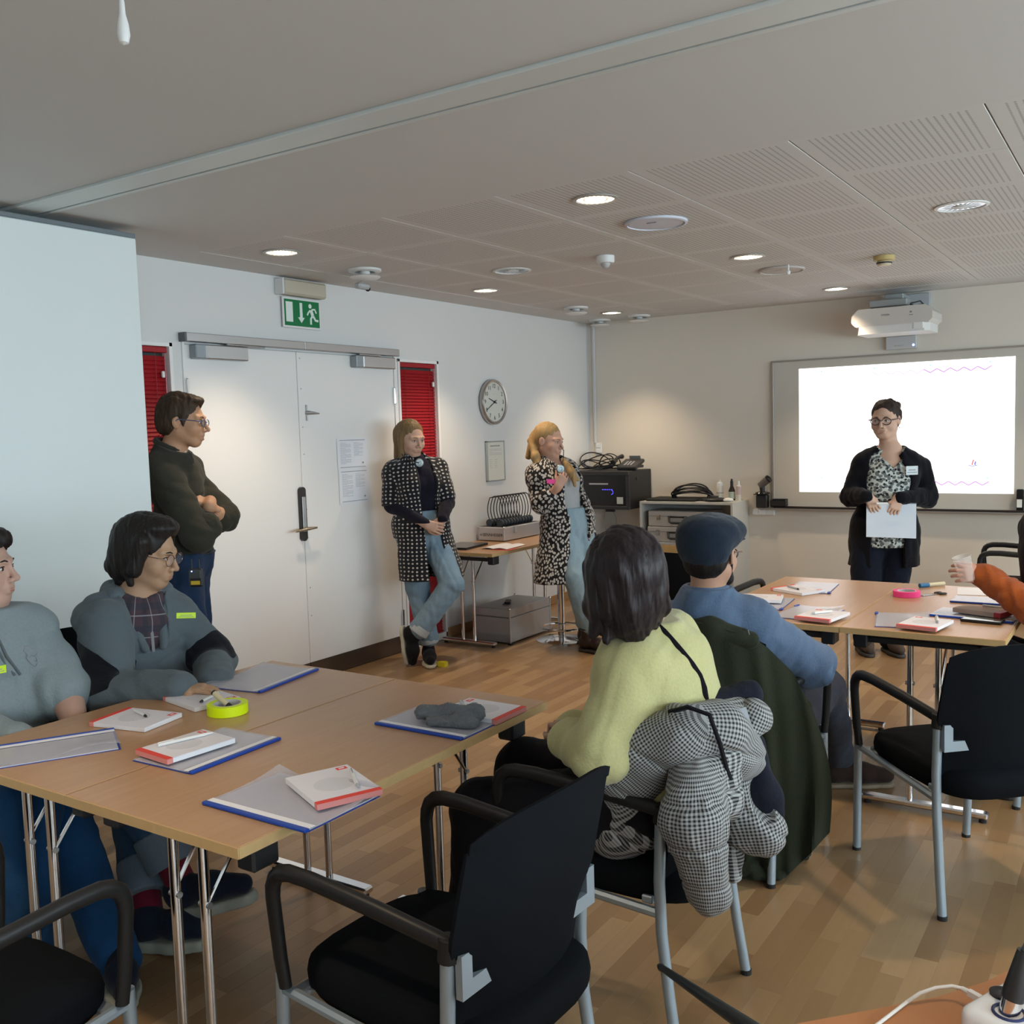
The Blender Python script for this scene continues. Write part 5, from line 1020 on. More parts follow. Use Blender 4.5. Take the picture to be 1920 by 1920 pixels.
def P6():
    D = 6.6; f = Fig('standing woman in black cardigan and spotted blouse presenting beside the slide, papers in hand', D, at(1640, 1218, D) * A(1, 1, 0),
        (1660, 787), (-36, -4), (1669, 848, 0.02), (1657, 995, 0.02), -12, [(1617, 876, .03), (1724, 876, .03)], [(1596, 930, .02), (1738, 932, .02)], [(1623, 930, -.20), (1688, 934, -.20)],
        [(1628, 1005, 0.02), (1684, 1005, 0.02)], [(1622, 1108), (1676, 1110)], [(1618, 1196, 0.02), (1668, 1200, -0.02)], skin('skin_fair_warm', (0.60, 0.38, 0.28)), sc=1.06, sw=0.180, cd=0.13, wd=0.16, hd=0.17, bust=1.15, belly=0.03, arm=1.15, leg=1.1, hw=1.04)
    d0 = unit(A(0, 0, -1) * 0.85 + CRh * 0.45); h0 = hand_prims(f.wr[0] + CRh * 0.01, A(0, 0, -0.8) + CRh * 0.45 - CFh * 0.2, CFh - A(0, 0, 0.2), 0.92, 0.45, 1); h1 = hand_prims(f.wr[1] - CRh * 0.01, A(0, 0, -0.85) - CRh * 0.40 - CFh * 0.2, CFh - A(0, 0, 0.2), 0.92, 0.45, -1)
    f.body(dict(mouth=0.002), [h0 + limb([f.wr[0] + (f.el[0] - f.wr[0]) * .25, f.wr[0] + CRh * 0.02], [0.03, 0.026]), h1 + limb([f.wr[1] + (f.el[1] - f.wr[1]) * .25, f.wr[1] - CRh * 0.02], [0.03, 0.026])], chest_skin=True)
    H_ = f.head; H_.details(f.t, ('brown', (0.05, 0.03, 0.02)), LIPR, (0.03, 0.02, 0.015), mouth=0.003, look=0.5)
    cur = [H_.E((math.cos(a) * 0.055, -0.060 + math.sin(a) * 0.055, 0.085 + 0.02 * math.sin(3 * a)), (0.022, 0.022, 0.024), 0.008) for a in np.linspace(0, 2 * PI, 9)] + [H_.E((sg * 0.07, -0.03, 0.04 - 0.03 * k), (0.018, 0.022, 0.022), 0.01) for sg in (-1, 1) for k in (0, 1)] + [H_.E((0, -0.10, 0.05), (0.042, 0.035, 0.045), 0.01), H_.E((0.055, -0.08, 0.02), (0.03, 0.03, 0.04), 0.01)]
    soft('hair', [H_.hair(cur, 0.004, 0.005, 0.046, seed=4, cuts=[H_.E((0, 0.105, -0.005), (0.068, 0.075, 0.085)), H_.E((0.084, 0.0, -0.02), (0.02, 0.02, 0.030)), H_.E((-0.084, 0.0, -0.02), (0.02, 0.02, 0.030))])], hairmat('hair_dark_brown', (0.018, 0.012, 0.010), (0.05, 0.033, 0.026)), f.t)
    H_.glasses(f.t, mat('frame_plum', (0.07, 0.025, 0.03), 0.3), 0.0275, 0.0215, 0.0028)
    for sg in (-1, 1): obj('earring', MB().ell(H_.P(sg * 0.082, -0.005, -0.050), (0.004, 0.004, 0.007), 8, 6), CHROME, f.t, True, world=True)
    R = frame(f.fw); nb = f.neck
    sp = [(f.pel, f.neck, 0.15)]
    skirt = [Ell(f.pel + A(0, 0, -0.03), (0.20, 0.16, 0.18), R, 0.05)]
    V = [Box(nb + R[:, 1] * 0.12 + A(0, 0, -0.015), (0.060, 0.14, 0.060), R @ np.array([[math.cos(PI / 4), 0, math.sin(PI / 4)], [0, 1, 0], [-math.sin(PI / 4), 0, math.cos(PI / 4)]]), 0.004), Ell(nb + A(0, 0, 0.045) , (0.088, 0.11, 0.085), R)]
    garment(f, 'blouse', f.tor + skirt, BLOU, 0.007, 0.016, cuts=[(f.pel - A(0, 0, 0.10), (0, 0, -1))], minus=V, wr=(0.0059, 18, 2), axes=sp)
    long_ = [Ell(f.pel + A(0, 0, -0.05), (0.18, 0.15, 0.20), R, 0.06), Cone(f.pel - A(0, 0, 0.02), f.pel - A(0, 0, 0.30), 0.175, 0.195, 0.06, flat=(R[:, 1], 0.80))]
    op = [Box(f.pel + R[:, 1] * 0.24 + A(0, 0, 0.05), (0.105, 0.22, 0.80), R, 0.05), Ell(f.pel + R[:, 1] * 0.20 + A(0, 0, 0.34), (0.165, 0.16, 0.27), R)]
    Fb = Field(f.tor + long_ + [Cone(f.sh[i], f.sh[i] + (f.el[i] - f.sh[i]) * .45, .044, .042, .05) for i in (0, 1)], 0.008, infl=0.028); Fb.wrinkle(0.0064, 12, 5); Fb.minus(op); Fb.minus([Ell(nb + A(0, 0, 0.06) + R[:, 1] * 0.03, (0.095, 0.13, 0.10), R)]); Fb.shell(0.02); Fb.cut(f.pel - A(0, 0, 0.235), (0, 0, -1))
    sl = Field(limb([f.sh[0], f.el[0], f.wr[0]], [0.058, 0.056, 0.030]) + limb([f.sh[1], f.el[1], f.wr[1]], [0.058, 0.056, 0.030]), 0.008, infl=0.012); sl.wrinkle(0.0064, 20, 6)
    soft('cardigan', [Fb.net(), sl.net()], cloth('black_cardigan', (0.006, 0.006, 0.009)), f.t)
    garment(f, 'trousers', f.legs[0] + f.legs[1] + [Ell(f.pel, (0.18, 0.14, 0.12), R)], TROU, 0.009, 0.020, wr=(0.0051, 16, 3))
    for i, dx in ((0, -0.10), (1, 0.03)): shoe(f.t, f.an[i] * A(1, 1, 0) + A(0, 0, 0.085), f.an[i] * A(1, 1, 0) + A(0, 0, 0.085) + (-CFh + CRh * dx) * 0.2, cloth('shoe_grey_brown', (0.07, 0.05, 0.04), 0.7), mat('sole_dark', (0.04, 0.035, 0.03), 0.7), w_=0.05)
    sheet_on(f, 'name_badge', hit(Fb, 1710, 882, 6.2, 6.9, 0.012), -CFh + CRh * 0.1, 0.082, 0.058, mat('badge_white', (0.62, 0.68, 0.70), 0.5), f.t, mark=INK)
    # papers held in both hands
    t_ = thing('paper_sheets', 'white paper sheets held by the presenter in front of her thighs', 'paper', f.J((1670, 977, -0.22)))
    c = f.J((1671, 976, -0.205)); Rp = frame(-CFh + A(0, 0, 0.15), unit(A(0, 0, 1) + CRh * 0.06)); obj('front_sheet', MB().box(c, (0.325, 0.002, 0.225), 0, R=Rp), mat('paper_blue', (0.56, 0.60, 0.66), 0.7), t_, world=True)
    obj('back_sheet', MB().box(c + CFh * 0.006 + CRh * 0.012 + A(0, 0, 0.006), (0.31, 0.002, 0.225), 0, R=Rp), mat('folder_back', (0.10, 0.11, 0.13), 0.5), t_, world=True)
    t_ = single('clicker', MB().tube([f.J((1643, 944, -0.262)), f.J((1664, 944, -0.262))], 0.007, 8), WHITEP, 'small white pointer held between the fingers of the presenter', 'pointer', f.J((1653, 944, -0.262)), smooth=True, world=True)
def P4():
    D = 6.62; f = Fig('woman in a black dotted coat and jeans leaning on the door frame, ankles crossed', D, at(808, 1236, D) * A(1, 1, 0),
        (770, 822), (42, -12), (774, 868, .03), (790, 992, .03), 32, [(737, 886, .0), (822, 880, .10)], [(735, 948, -.02), (838, 942, .06)], [(797, 982, -.20), (830, 974, -.14)],
        [(770, 1005, 0.02), (810, 1003, 0.05)], [(782, 1095, 0.02), (848, 1096, -0.06)], [(803, 1205, 0.05), (780, 1190, -0.06)], skin('skin_fair', (0.52, 0.32, 0.235)), sc=1.0, sw=0.165, cd=0.11, wd=0.14, hd=0.165, bust=0.9, arm=0.98, hw=1.05)
    h0 = hand_prims(f.wr[0], CRh * 0.9 - A(0, 0, 0.35), CFh, 0.92, 0.5, -1); h1 = hand_prims(f.wr[1], -CRh * 0.75 - A(0, 0, 0.6), CFh, 0.92, 0.6, 1)
    f.body(dict(), [h0 + limb([f.wr[0] + (f.el[0] - f.wr[0]) * .2, f.wr[0]], [0.028, 0.024]), h1 + limb([f.wr[1] + (f.el[1] - f.wr[1]) * .2, f.wr[1]], [0.028, 0.024])])
    H_ = f.head; H_.details(f.t, ('blond', (0.20, 0.13, 0.07)), LIPR, (0.10, 0.12, 0.14))
    ex = [H_.Cn((-0.072, -0.02, 0.03), (-0.070, 0.005, -0.155), 0.030, 0.026, 0.02), H_.Cn((0.070, -0.01, 0.03), (0.072, 0.020, -0.150), 0.026, 0.018, 0.02), H_.Cn((-0.05, -0.07, 0.03), (-0.05, -0.05, -0.16), 0.045, 0.035, 0.03), H_.Cn((0.04, -0.07, 0.03), (0.04, -0.05, -0.16), 0.045, 0.035, 0.03)]
    soft('hair', [H_.hair(ex, 0.003, 0.006, 0.042, seed=7, cuts=[H_.E((0, 0.09, -0.06), (0.058, 0.07, 0.11))])], hairmat('hair_dark_blond', (0.11, 0.065, 0.028), (0.26, 0.165, 0.075)), f.t)
    R = frame(f.fw); sp = [(f.pel, f.neck, 0.14), (f.sh[0], f.el[0], 0.05), (f.sh[1], f.el[1], 0.05), (f.pel - A(0, 0, 0.4), f.pel, 0.15)]
    garment(f, 'turtleneck', f.tor + [Cone(f.neck - A(0, 0, 0.02), f.neck + A(0, 0, 0.045), 0.058, 0.052, 0.02)] + f.arms[0] + f.arms[1], cloth('navy_turtleneck', (0.010, 0.009, 0.018)), 0.007, 0.010, cuts=[(f.pel + A(0, 0, 0.06), (0, 0, -1)), (f.neck + A(0, 0, 0.055), (0, 0, 1))], wr=(0.0034, 20, 2))
    F_ = Field(f.tor + [Cone(f.sh[i], f.sh[i] + (f.el[i] - f.sh[i]) * .5, .046, .040, .06) for i in (0, 1)] + [Cone(f.pel, f.pel - A(0, 0, 0.34) + CRh * 0.055, 0.165, 0.205, 0.06, flat=(R[:, 1], 0.80))], 0.007, infl=0.024); F_.wrinkle(0.0048, 12, 3)
    F_.minus([Box(f.pel + R[:, 1] * 0.24 + R[:, 0] * -0.01 + A(0, 0, 0.05), (0.062, 0.25, 0.70), R, 0.01), Ell(f.neck + A(0, 0, 0.04), (0.075, 0.09, 0.06), R)])
    # side slit
    F_.minus([Box(f.J((742, 1062, -.02)), (0.035, 0.12, 0.19), R @ rotz(-0.9), 0.01)])
    F_.shell(0.014); F_.cut(f.pel - A(0, 0, 0.335), (0, 0, -1))
    S = []
    for i, t in ((0, 0.98), (1, 0.78)): S.append(Cone(f.sh[i], f.sh[i] + (f.el[i] - f.sh[i]) * t, 0.056, 0.060, 0.02))
    Fs = Field(S, 0.007, infl=0.010); Fs.wrinkle(0.0048, 16, 4)
    for i, t in ((0, 0.95), (1, 0.78)): Fs.cut(f.sh[i] + (f.el[i] - f.sh[i]) * (t + 0.08), unit(f.el[i] - f.sh[i])) if i == 0 else None
    soft('coat', [F_.net(), Fs.net()], DOTS, f.t, axes=sp)
    jl = limb([f.hip[0], f.kn[0], f.an[0] + A(0, 0, 0.04)], [0.085, 0.066, 0.058], 0.03) + limb([f.hip[1], f.kn[1], f.an[1] + (f.kn[1] - f.an[1]) * .12], [0.085, 0.068, 0.058], 0.012) + [Ell(f.pel, (0.16, 0.125, 0.12), R, 0.04), Ell(f.pel + A(0, 0, 0.08), (0.135, 0.105, 0.09), R, 0.04)]
    garment(f, 'jeans', jl, DENIM, 0.007, 0.010, cuts=[(f.pel + A(0, 0, 0.13), (0, 0, 1))], wr=(0.0068, 20, 9))
    CU_ = cloth('denim_cuff', (0.42, 0.46, 0.48))
    for i in (0, 1):
        d = unit(f.an[i] - f.kn[i]); a = f.an[i] + (A(0, 0, 0.02) if i == 0 else -d * 0.04); F2 = Field([Cone(a - d * 0.03, a + d * 0.01, 0.068, 0.070, 0.01)], 0.006); F2.cut(a + d * 0.025, d); F2.cut(a - d * 0.035, -d); soft('jeans_cuff', [F2.net()], CU_, f.t)
    shoe(f.t, f.an[0] * A(1, 1, 0) + A(0, 0, 0.085), f.an[0] * A(1, 1, 0) + A(0, 0, 0.085) + (-CFh + CRh * 0.15), SHOEB, SOLEW)
    b_ = f.J((776, 1192, -.06)); shoe(f.t, b_, b_ + unit(A(0, 0, -1) + CRh * 0.08) * 0.2, SHOEB, SOLEW, up=unit(CRh * 1.0 - CFh * 0.25 + A(0, 0, 0.1)))
    sheet_on(f, 'name_badge', hit(F_, 805, 880, 6.2, 6.9, 0.010), -CFh + CRh * 0.3, 0.088, 0.050, mat('badge_cream', (0.75, 0.68, 0.62), 0.5), f.t, up=unit(A(0, 0, 1) - CRh * 0.15))
    headphone(f, hit(f.F['turtleneck'], 786, 868, 6.2, 6.9, 0.018), f.t, -CFh + CRh * 0.3, [f.J((786, 868, -0.145)), f.J((775, 865, -0.13)), f.J((757, 855, -0.08)), f.J((748, 845, 0.0))])
def P5():
    D = 6.95; f = Fig('woman in a black and white leaf print cardigan holding a headphone to her chest', D, at(1105, 1198, D) * A(1, 1, 0),
        (1029, 826), (58, -10), (1033, 872, .03), (1066, 985, .03), 40, [(1005, 888, .0), (1064, 892, .14)], [(1016, 942, -.06), (1088, 948, .12)], [(1046, 913, -.17), (1092, 985, .10)],
        [(1055, 990, 0.0), (1085, 992, 0.08)], [(1078, 1082, -0.12), (1112, 1075, 0.0)], [(1104, 1170, -0.10), (1098, 1165, 0.12)], skin('skin_fair_pink', (0.54, 0.31, 0.225)), sc=1.02, sw=0.17, cd=0.115, wd=0.14, hd=0.17, bust=1.0, hw=1.05)
    h0 = hand_prims(f.wr[0], A(0, 0, 0.75) + CRh * 0.45, -CRh * 0.2 + CFh * 0.9, 0.95, 0.9, 1)
    f.body(dict(), [h0 + limb([f.wr[0] + (f.el[0] - f.wr[0]) * .75, f.wr[0]], [0.036, 0.026])])
    H_ = f.head; H_.details(f.t, ('blond', (0.20, 0.13, 0.07)), LIPR, (0.10, 0.12, 0.14))
    ex = [H_.E((0, -0.10, 0.01), (0.05, 0.045, 0.05), 0.02), H_.Cn((-0.02, -0.13, 0.0), (-0.01, -0.155, -0.14), 0.035, 0.020, 0.02), H_.Cn((0.03, -0.12, -0.02), (0.08, -0.04, -0.12), 0.028, 0.026, 0.02), H_.Cn((0.08, -0.04, -0.12), (0.10, 0.055, -0.26), 0.030, 0.024, 0.02), H_.E((0, -0.125, 0.02), (0.03, 0.02, 0.02), 0.01), Cone(f.J((1056, 862, -.08)), f.J((1072, 886, -.13)), .018, .024, .02), Cone(f.J((1072, 886, -.13)), f.J((1078, 910, -.13)), .024, .010, .02), Cone(f.J((1066, 872, -.11)), f.J((1084, 900, -.12)), .014, .008, .02)]
    soft('hair', [H_.hair(ex, 0.003, 0.004, 0.040, seed=8)], hairmat('hair_golden', (0.22, 0.125, 0.045), (0.46, 0.31, 0.14)), f.t)
    R = frame(f.fw)
    garment(f, 'top', f.tor, cloth('grey_top', (0.36, 0.37, 0.38)), 0.007, 0.010, cuts=[(f.pel + A(0, 0, 0.10), (0, 0, -1)), (f.neck + A(0, 0, 0.03), (0, 0, 1))], minus=[Ell(f.neck + R[:, 1] * 0.05 + A(0, 0, 0.035), (0.075, 0.09, 0.05), R)], wr=(0.0034, 20, 2))
    jl = limb([f.hip[0], f.kn[0], f.an[0]], [0.092, 0.070, 0.062], 0.03) + limb([f.hip[1], f.kn[1], f.an[1]], [0.09, 0.068, 0.06], 0.02) + [Ell(f.pel, (0.165, 0.13, 0.12), R, 0.04), Ell(f.pel + A(0, 0, 0.09), (0.14, 0.11, 0.10), R, 0.04)]
    garment(f, 'jeans', jl, DENIMP, 0.007, 0.010, cuts=[(f.pel + A(0, 0, 0.13), (0, 0, 1))], wr=(0.0068, 20, 10))
    lo = f.J((1046, 1085, -0.02)); F_ = Field(f.tor + [Cone(f.sh[i], f.sh[i] + (f.el[i] - f.sh[i]) * .5, .048, .042, .06) for i in (0, 1)] + [Cone(f.pel + A(0, 0, 0.02), lo, 0.17, 0.155, 0.06, flat=(R[:, 1], 0.85))], 0.007, infl=0.026); F_.wrinkle(0.0048, 12, 3)
    F_.minus([Box(f.pel + R[:, 1] * 0.25 + R[:, 0] * 0.03 + A(0, 0, 0.05), (0.085, 0.25, 0.70), R, 0.01), Box(f.J((1088, 1050, -0.1)), (0.085, 0.25, 0.19), R, 0.01), Ell(f.neck + R[:, 1] * 0.03 + A(0, 0, 0.04), (0.07, 0.09, 0.06), R)]); F_.shell(0.014)
    F_.cut(lo - A(0, 0, 0.02), (0, 0, -1))
    tail = Field([Cone(f.J((1092, 940, 0.16)), f.J((1113, 1010, 0.16)), 0.06, 0.035, 0.02, flat=(R[:, 1], 0.35))], 0.007)
    Fs = Field(limb([f.sh[0], f.el[0], f.el[0] + (f.wr[0] - f.el[0]) * 0.38], [0.066, 0.068, 0.058]) + limb([f.sh[1], f.el[1], f.wr[1]], [0.062, 0.058, 0.045]), 0.007, infl=0.010); Fs.wrinkle(0.0048, 16, 4)
    soft('cardigan', [F_.net(), Fs.net(), tail.net()], LEAF, f.t, axes=[(f.pel, f.neck, 0.14), (f.sh[0], f.el[0], 0.05), (f.sh[1], f.el[1], 0.05), (lo, f.pel, 0.15)])
    BOOT = mat('boot_leather', (0.030, 0.014, 0.012), 0.35)
    for i, (q, tt) in enumerate((((1102, 1188, -0.10), CRh * 0.75 - CFh * 0.65), ((1096, 1176, 0.12), CRh * 0.3 - CFh * 0.9))):
        a = f.J(q) * A(1, 1, 0) + A(0, 0, 0.085); F2 = Field([Cone(a + A(0, 0, 0.12), a, 0.052, 0.046, 0.02)], 0.007); soft('boot_shaft', [F2.net()], BOOT, f.t); shoe(f.t, a, a + unit(tt), BOOT, mat('sole_dark', (0.04, 0.035, 0.03), 0.7), L_=0.29, name='boot')
        obj('boot_strap', MB().tube([a + A(0.055 * math.cos(t), 0.055 * math.sin(t), 0.10 + 0.02 * math.sin(t + i)) for t in np.linspace(0, 2 * PI, 16, endpoint=False)], 0.006, 6, closed=True), BLACKP, f.t, True, world=True)
    sheet_on(f, 'pink_name_sticker', f.J((1036, 903, -0.185)), -CFh + CRh * 0.2, 0.082, 0.030, mat('sticker_pink', (0.85, 0.04, 0.30), 0.5), f.t, up=unit(A(0, 0, 1) + CRh * 0.1), label='bright pink name sticker')
    headphone(f, f.J((1050, 879, -0.215)), f.t, -CFh + CRh * 0.4, [f.J((1050, 879, -0.205)), f.J((1056, 862, -0.20)), f.J((1057, 845, -0.17)), f.J((1050, 835, -0.12))])
    obj('neck_cord', MB().tube([f.J((1022, 858, -0.06)), f.J((1030, 870, -0.13)), f.J((1046, 882, -0.20))], 0.003, 6), BLACKP, f.t, True, world=True)
    t_ = thing('bar_stool', 'black-seated bar stool with chrome column behind the leaning woman', 'stool', (1.00, -2.02, 0))
    t_.location = tuple(at(1053, 1160, 7.25) * A(1, 1, 0)); obj('base', MB().lathe([(0.19, 0), (0.19, 0.008), (0.17, 0.016), (0.03, 0.035), (0, 0.036)], n=32), CHROME, t_, True)
    obj('column', MB().tube([(0, 0, 0.03), (0, 0, 0.46)], 0.028, 16), CHROME, t_, True); obj('seat', MB().lathe([(0.17, 0.46), (0.19, 0.48), (0.19, 0.53), (0.17, 0.55), (0, 0.555)], n=32), BLACKP, t_, True); obj('footrest', MB().tube([(0.15 * math.cos(a), 0.15 * math.sin(a), 0.10) for a in np.linspace(0, 2 * PI, 24, endpoint=False)], 0.008, 8, closed=True), CHROME, t_, True)
def P3():
    D = 4.85; f = Fig('standing man in dark olive shirt and jeans, arms crossed, beside the partition', D, at(360, 1385, D) * A(1, 1, 0),
        (343, 789), (93, -6), (322, 852, .02), (345, 1050, .02), 78, [(308, 893, -.13), (335, 885, .20)], [(372, 1005, -.16), (421, 966, .16)], [(402, 968, -.05), (382, 955, -.02)],
        [(340, 1062, -.08), (352, 1060, .10)], [(358, 1215, -.10), (368, 1212, .10)], [(352, 1365, -.10), (362, 1360, .10)], skin('skin_tanned', (0.48, 0.26, 0.155)), sc=1.07, sw=0.185, cd=0.115, wd=0.13, hd=0.15, arm=1.05, hw=0.95)
    ha = hand_prims(f.J((390, 946, .06)), -CRh * 0.75 + A(0, 0, 0.25) - CFh * 0.5, A(0, 0, -1), 1.0, 0.75, 1)
    f.wr[1] = f.J((385, 957, .02)); fo = limb([f.J((420, 968, .14)), f.J((396, 962, .02)), f.J((376, 953, -.06))], [0.046, 0.038, 0.030]) + hand_prims(f.J((380, 954, -.03)), -CRh * 0.8 + A(0, 0, 0.05) - CFh * 0.3, A(0, 0, -0.4) - CRh * 0.5, 0.95, 0.4, 1)
    h2 = limb([f.J((392, 950, -.10)), f.J((394, 940, -.04))], [0.033, 0.030]) + hand_prims(f.J((402, 952, -.06)), -CRh * 0.9 + A(0, 0, 0.55) - CFh * 0.25, A(0, 0, -1) + CFh * 0.3, 1.05, 1.0, -1)
    f.body(dict(mouth=0.005, nose=1.3, jaw=0.95), [fo, h2])
    H_ = f.head; H_.details(f.t, ('brown', (0.05, 0.03, 0.02)), LIPR, mouth=0.008)
    ex = [H_.E((0.0, -0.065, -0.010), (0.074, 0.052, 0.06), 0.02), H_.E((0.0, 0.045, 0.098), (0.058, 0.045, 0.020), 0.02), H_.Cn((0.070, 0.02, 0.03), (0.074, 0.02, -0.02), 0.010, 0.006, 0.01)]
    soft('hair', [H_.hair(ex, 0.004, 0.010, 0.045, seed=3, cuts=[H_.E((0, 0.10, 0.0), (0.07, 0.075, 0.072)), H_.E((0.084, -0.005, -0.03), (0.02, 0.03, 0.035)), H_.E((-0.084, -0.005, -0.03), (0.02, 0.03, 0.035))])], hairmat('hair_brown', (0.022, 0.014, 0.009), (0.070, 0.040, 0.022)), f.t)
    H_.glasses(f.t, mat('frame_blue', (0.10, 0.12, 0.20), 0.3, 0.3), 0.023, 0.016, 0.0022)
    OL = cloth('olive_shirt', (0.040, 0.038, 0.028), 0.75); R = frame(f.fw)
    neckc = [Cone(f.neck - A(0, 0, 0.045), f.neck + A(0, 0, 0.030), 0.085, 0.070, 0.02)]
    garment(f, 'shirt', f.tor + neckc + limb([f.sh[0], f.el[0], f.J((388, 988, -.12))], [0.066, 0.060, 0.052]) + limb([f.sh[1], f.J((420, 968, .16))], [0.064, 0.062]), OL, 0.0075, 0.014, cuts=[(f.pel + A(0, 0, 0.01), (0, 0, -1)), (f.neck + A(0, 0, 0.042) , unit(A(0, 0, 1) - R[:, 1] * -0.45))], minus=[Ell(f.neck + A(0, 0, 0.06) + R[:, 1] * 0.03, (0.062, 0.075, 0.06), R)], wr=(0.0076, 15, 12))
    cf = Field([Cone(f.J((412, 973, .12)), f.J((421, 965, .16)), 0.064, 0.066, 0.01), Cone(f.J((388, 985, -.13)), f.J((380, 992, -.13)), 0.058, 0.060, 0.01)], 0.006, infl=0.006); cf.wrinkle(0.003, 40, 3); soft('rolled_cuff', [cf.net()], OL, f.t)
    obj('collar', MB().tube([f.neck + A(0, 0, 0.045) + R[:, 1] * (0.066 * math.sin(a)) + R[:, 0] * (0.066 * math.cos(a)) - R[:, 1] * 0.005 + A(0, 0, -0.028 * math.sin(a)) for a in np.linspace(-PI * 1.42, PI * 0.42, 22)], 0.016, 8, flat=((0, 0, 1), 1.0)), OL, f.t, True, world=True)
    obj('undershirt', MB().ell(f.neck + R[:, 1] * 0.062 + A(0, 0, 0.012), (0.018, 0.018, 0.02), 10, 8), mat('undershirt', (0.55, 0.50, 0.42), 0.8), f.t, True, world=True)
    garment(f, 'jeans', limb([f.hip[0], f.kn[0], f.an[0]], [0.092, 0.072, 0.062], 0.03) + limb([f.hip[1], f.kn[1], f.an[1]], [0.09, 0.07, 0.06], 0.03) + [Ell(f.pel, (0.155, 0.125, 0.12), R, 0.04), Ell(f.pel + A(0, 0, 0.04), (0.14, 0.115, 0.08), R, 0.04)], DENIMD, 0.0085, 0.010, cuts=[(f.pel + A(0, 0, 0.045), (0, 0, 1))], wr=(0.0068, 18, 10))
    bc = f.pel + A(0, 0, 0.035)
    obj('belt', MB().tube([bc + R[:, 0] * 0.158 * math.cos(a) + R[:, 1] * 0.136 * math.sin(a) for a in np.linspace(0, 2 * PI, 40, endpoint=False)], 0.013, 8, closed=True, flat=((0, 0, 1), 0.5)), mat('belt_dark', (0.012, 0.012, 0.018), 0.5), f.t, True, world=True)
    rc = f.J((368, 1083, -0.30)); rt = thing('belt_receiver', 'black radio receiver with yellow label clipped on the standing man\'s belt', 'receiver', rc); Rr = frame(-CFh)
    obj('case', MB().box(rc, (0.066, 0.028, 0.085), 0.008, R=Rr), BLACKP, rt, world=True); obj('face', MB().box(rc - CFh * 0.015 + A(0, 0, 0.018), (0.050, 0.004, 0.040), 0.004, R=Rr), mat('receiver_face', (0.06, 0.065, 0.07), 0.3), rt, world=True)
    obj('yellow_label', MB().box(rc - CFh * 0.0155 - A(0, 0, 0.022), (0.042, 0.002, 0.018), 0, R=Rr), mat('label_yellow', (0.62, 0.42, 0.04), 0.5), rt, world=True); obj('blue_light', MB().ell(rc - CFh * 0.018 + A(0, 0, 0.032) - CRh * 0.014, (0.003, 0.003, 0.003), 8, 6), mat('blue_led', (0.2, 0.3, 1)), rt, world=True)
    for sg in (-1, 1): obj('antenna', MB().tube([rc + CRh * sg * 0.018 + A(0, 0, 0.04), rc + CRh * sg * 0.017 + A(0, 0, 0.085)], 0.003, 6), BLACKP, rt, world=True)
    for i in (0, 1): shoe(f.t, f.an[i] * A(1, 1, 0) + A(0, 0, 0.085), f.an[i] * A(1, 1, 0) + A(0, 0, 0.085) + CRh, SHOEB, mat('sole_dark', (0.04, 0.035, 0.03), 0.7))
HOOD = cloth('grey_fleece', (0.105, 0.130, 0.145), 0.9, 0.3)
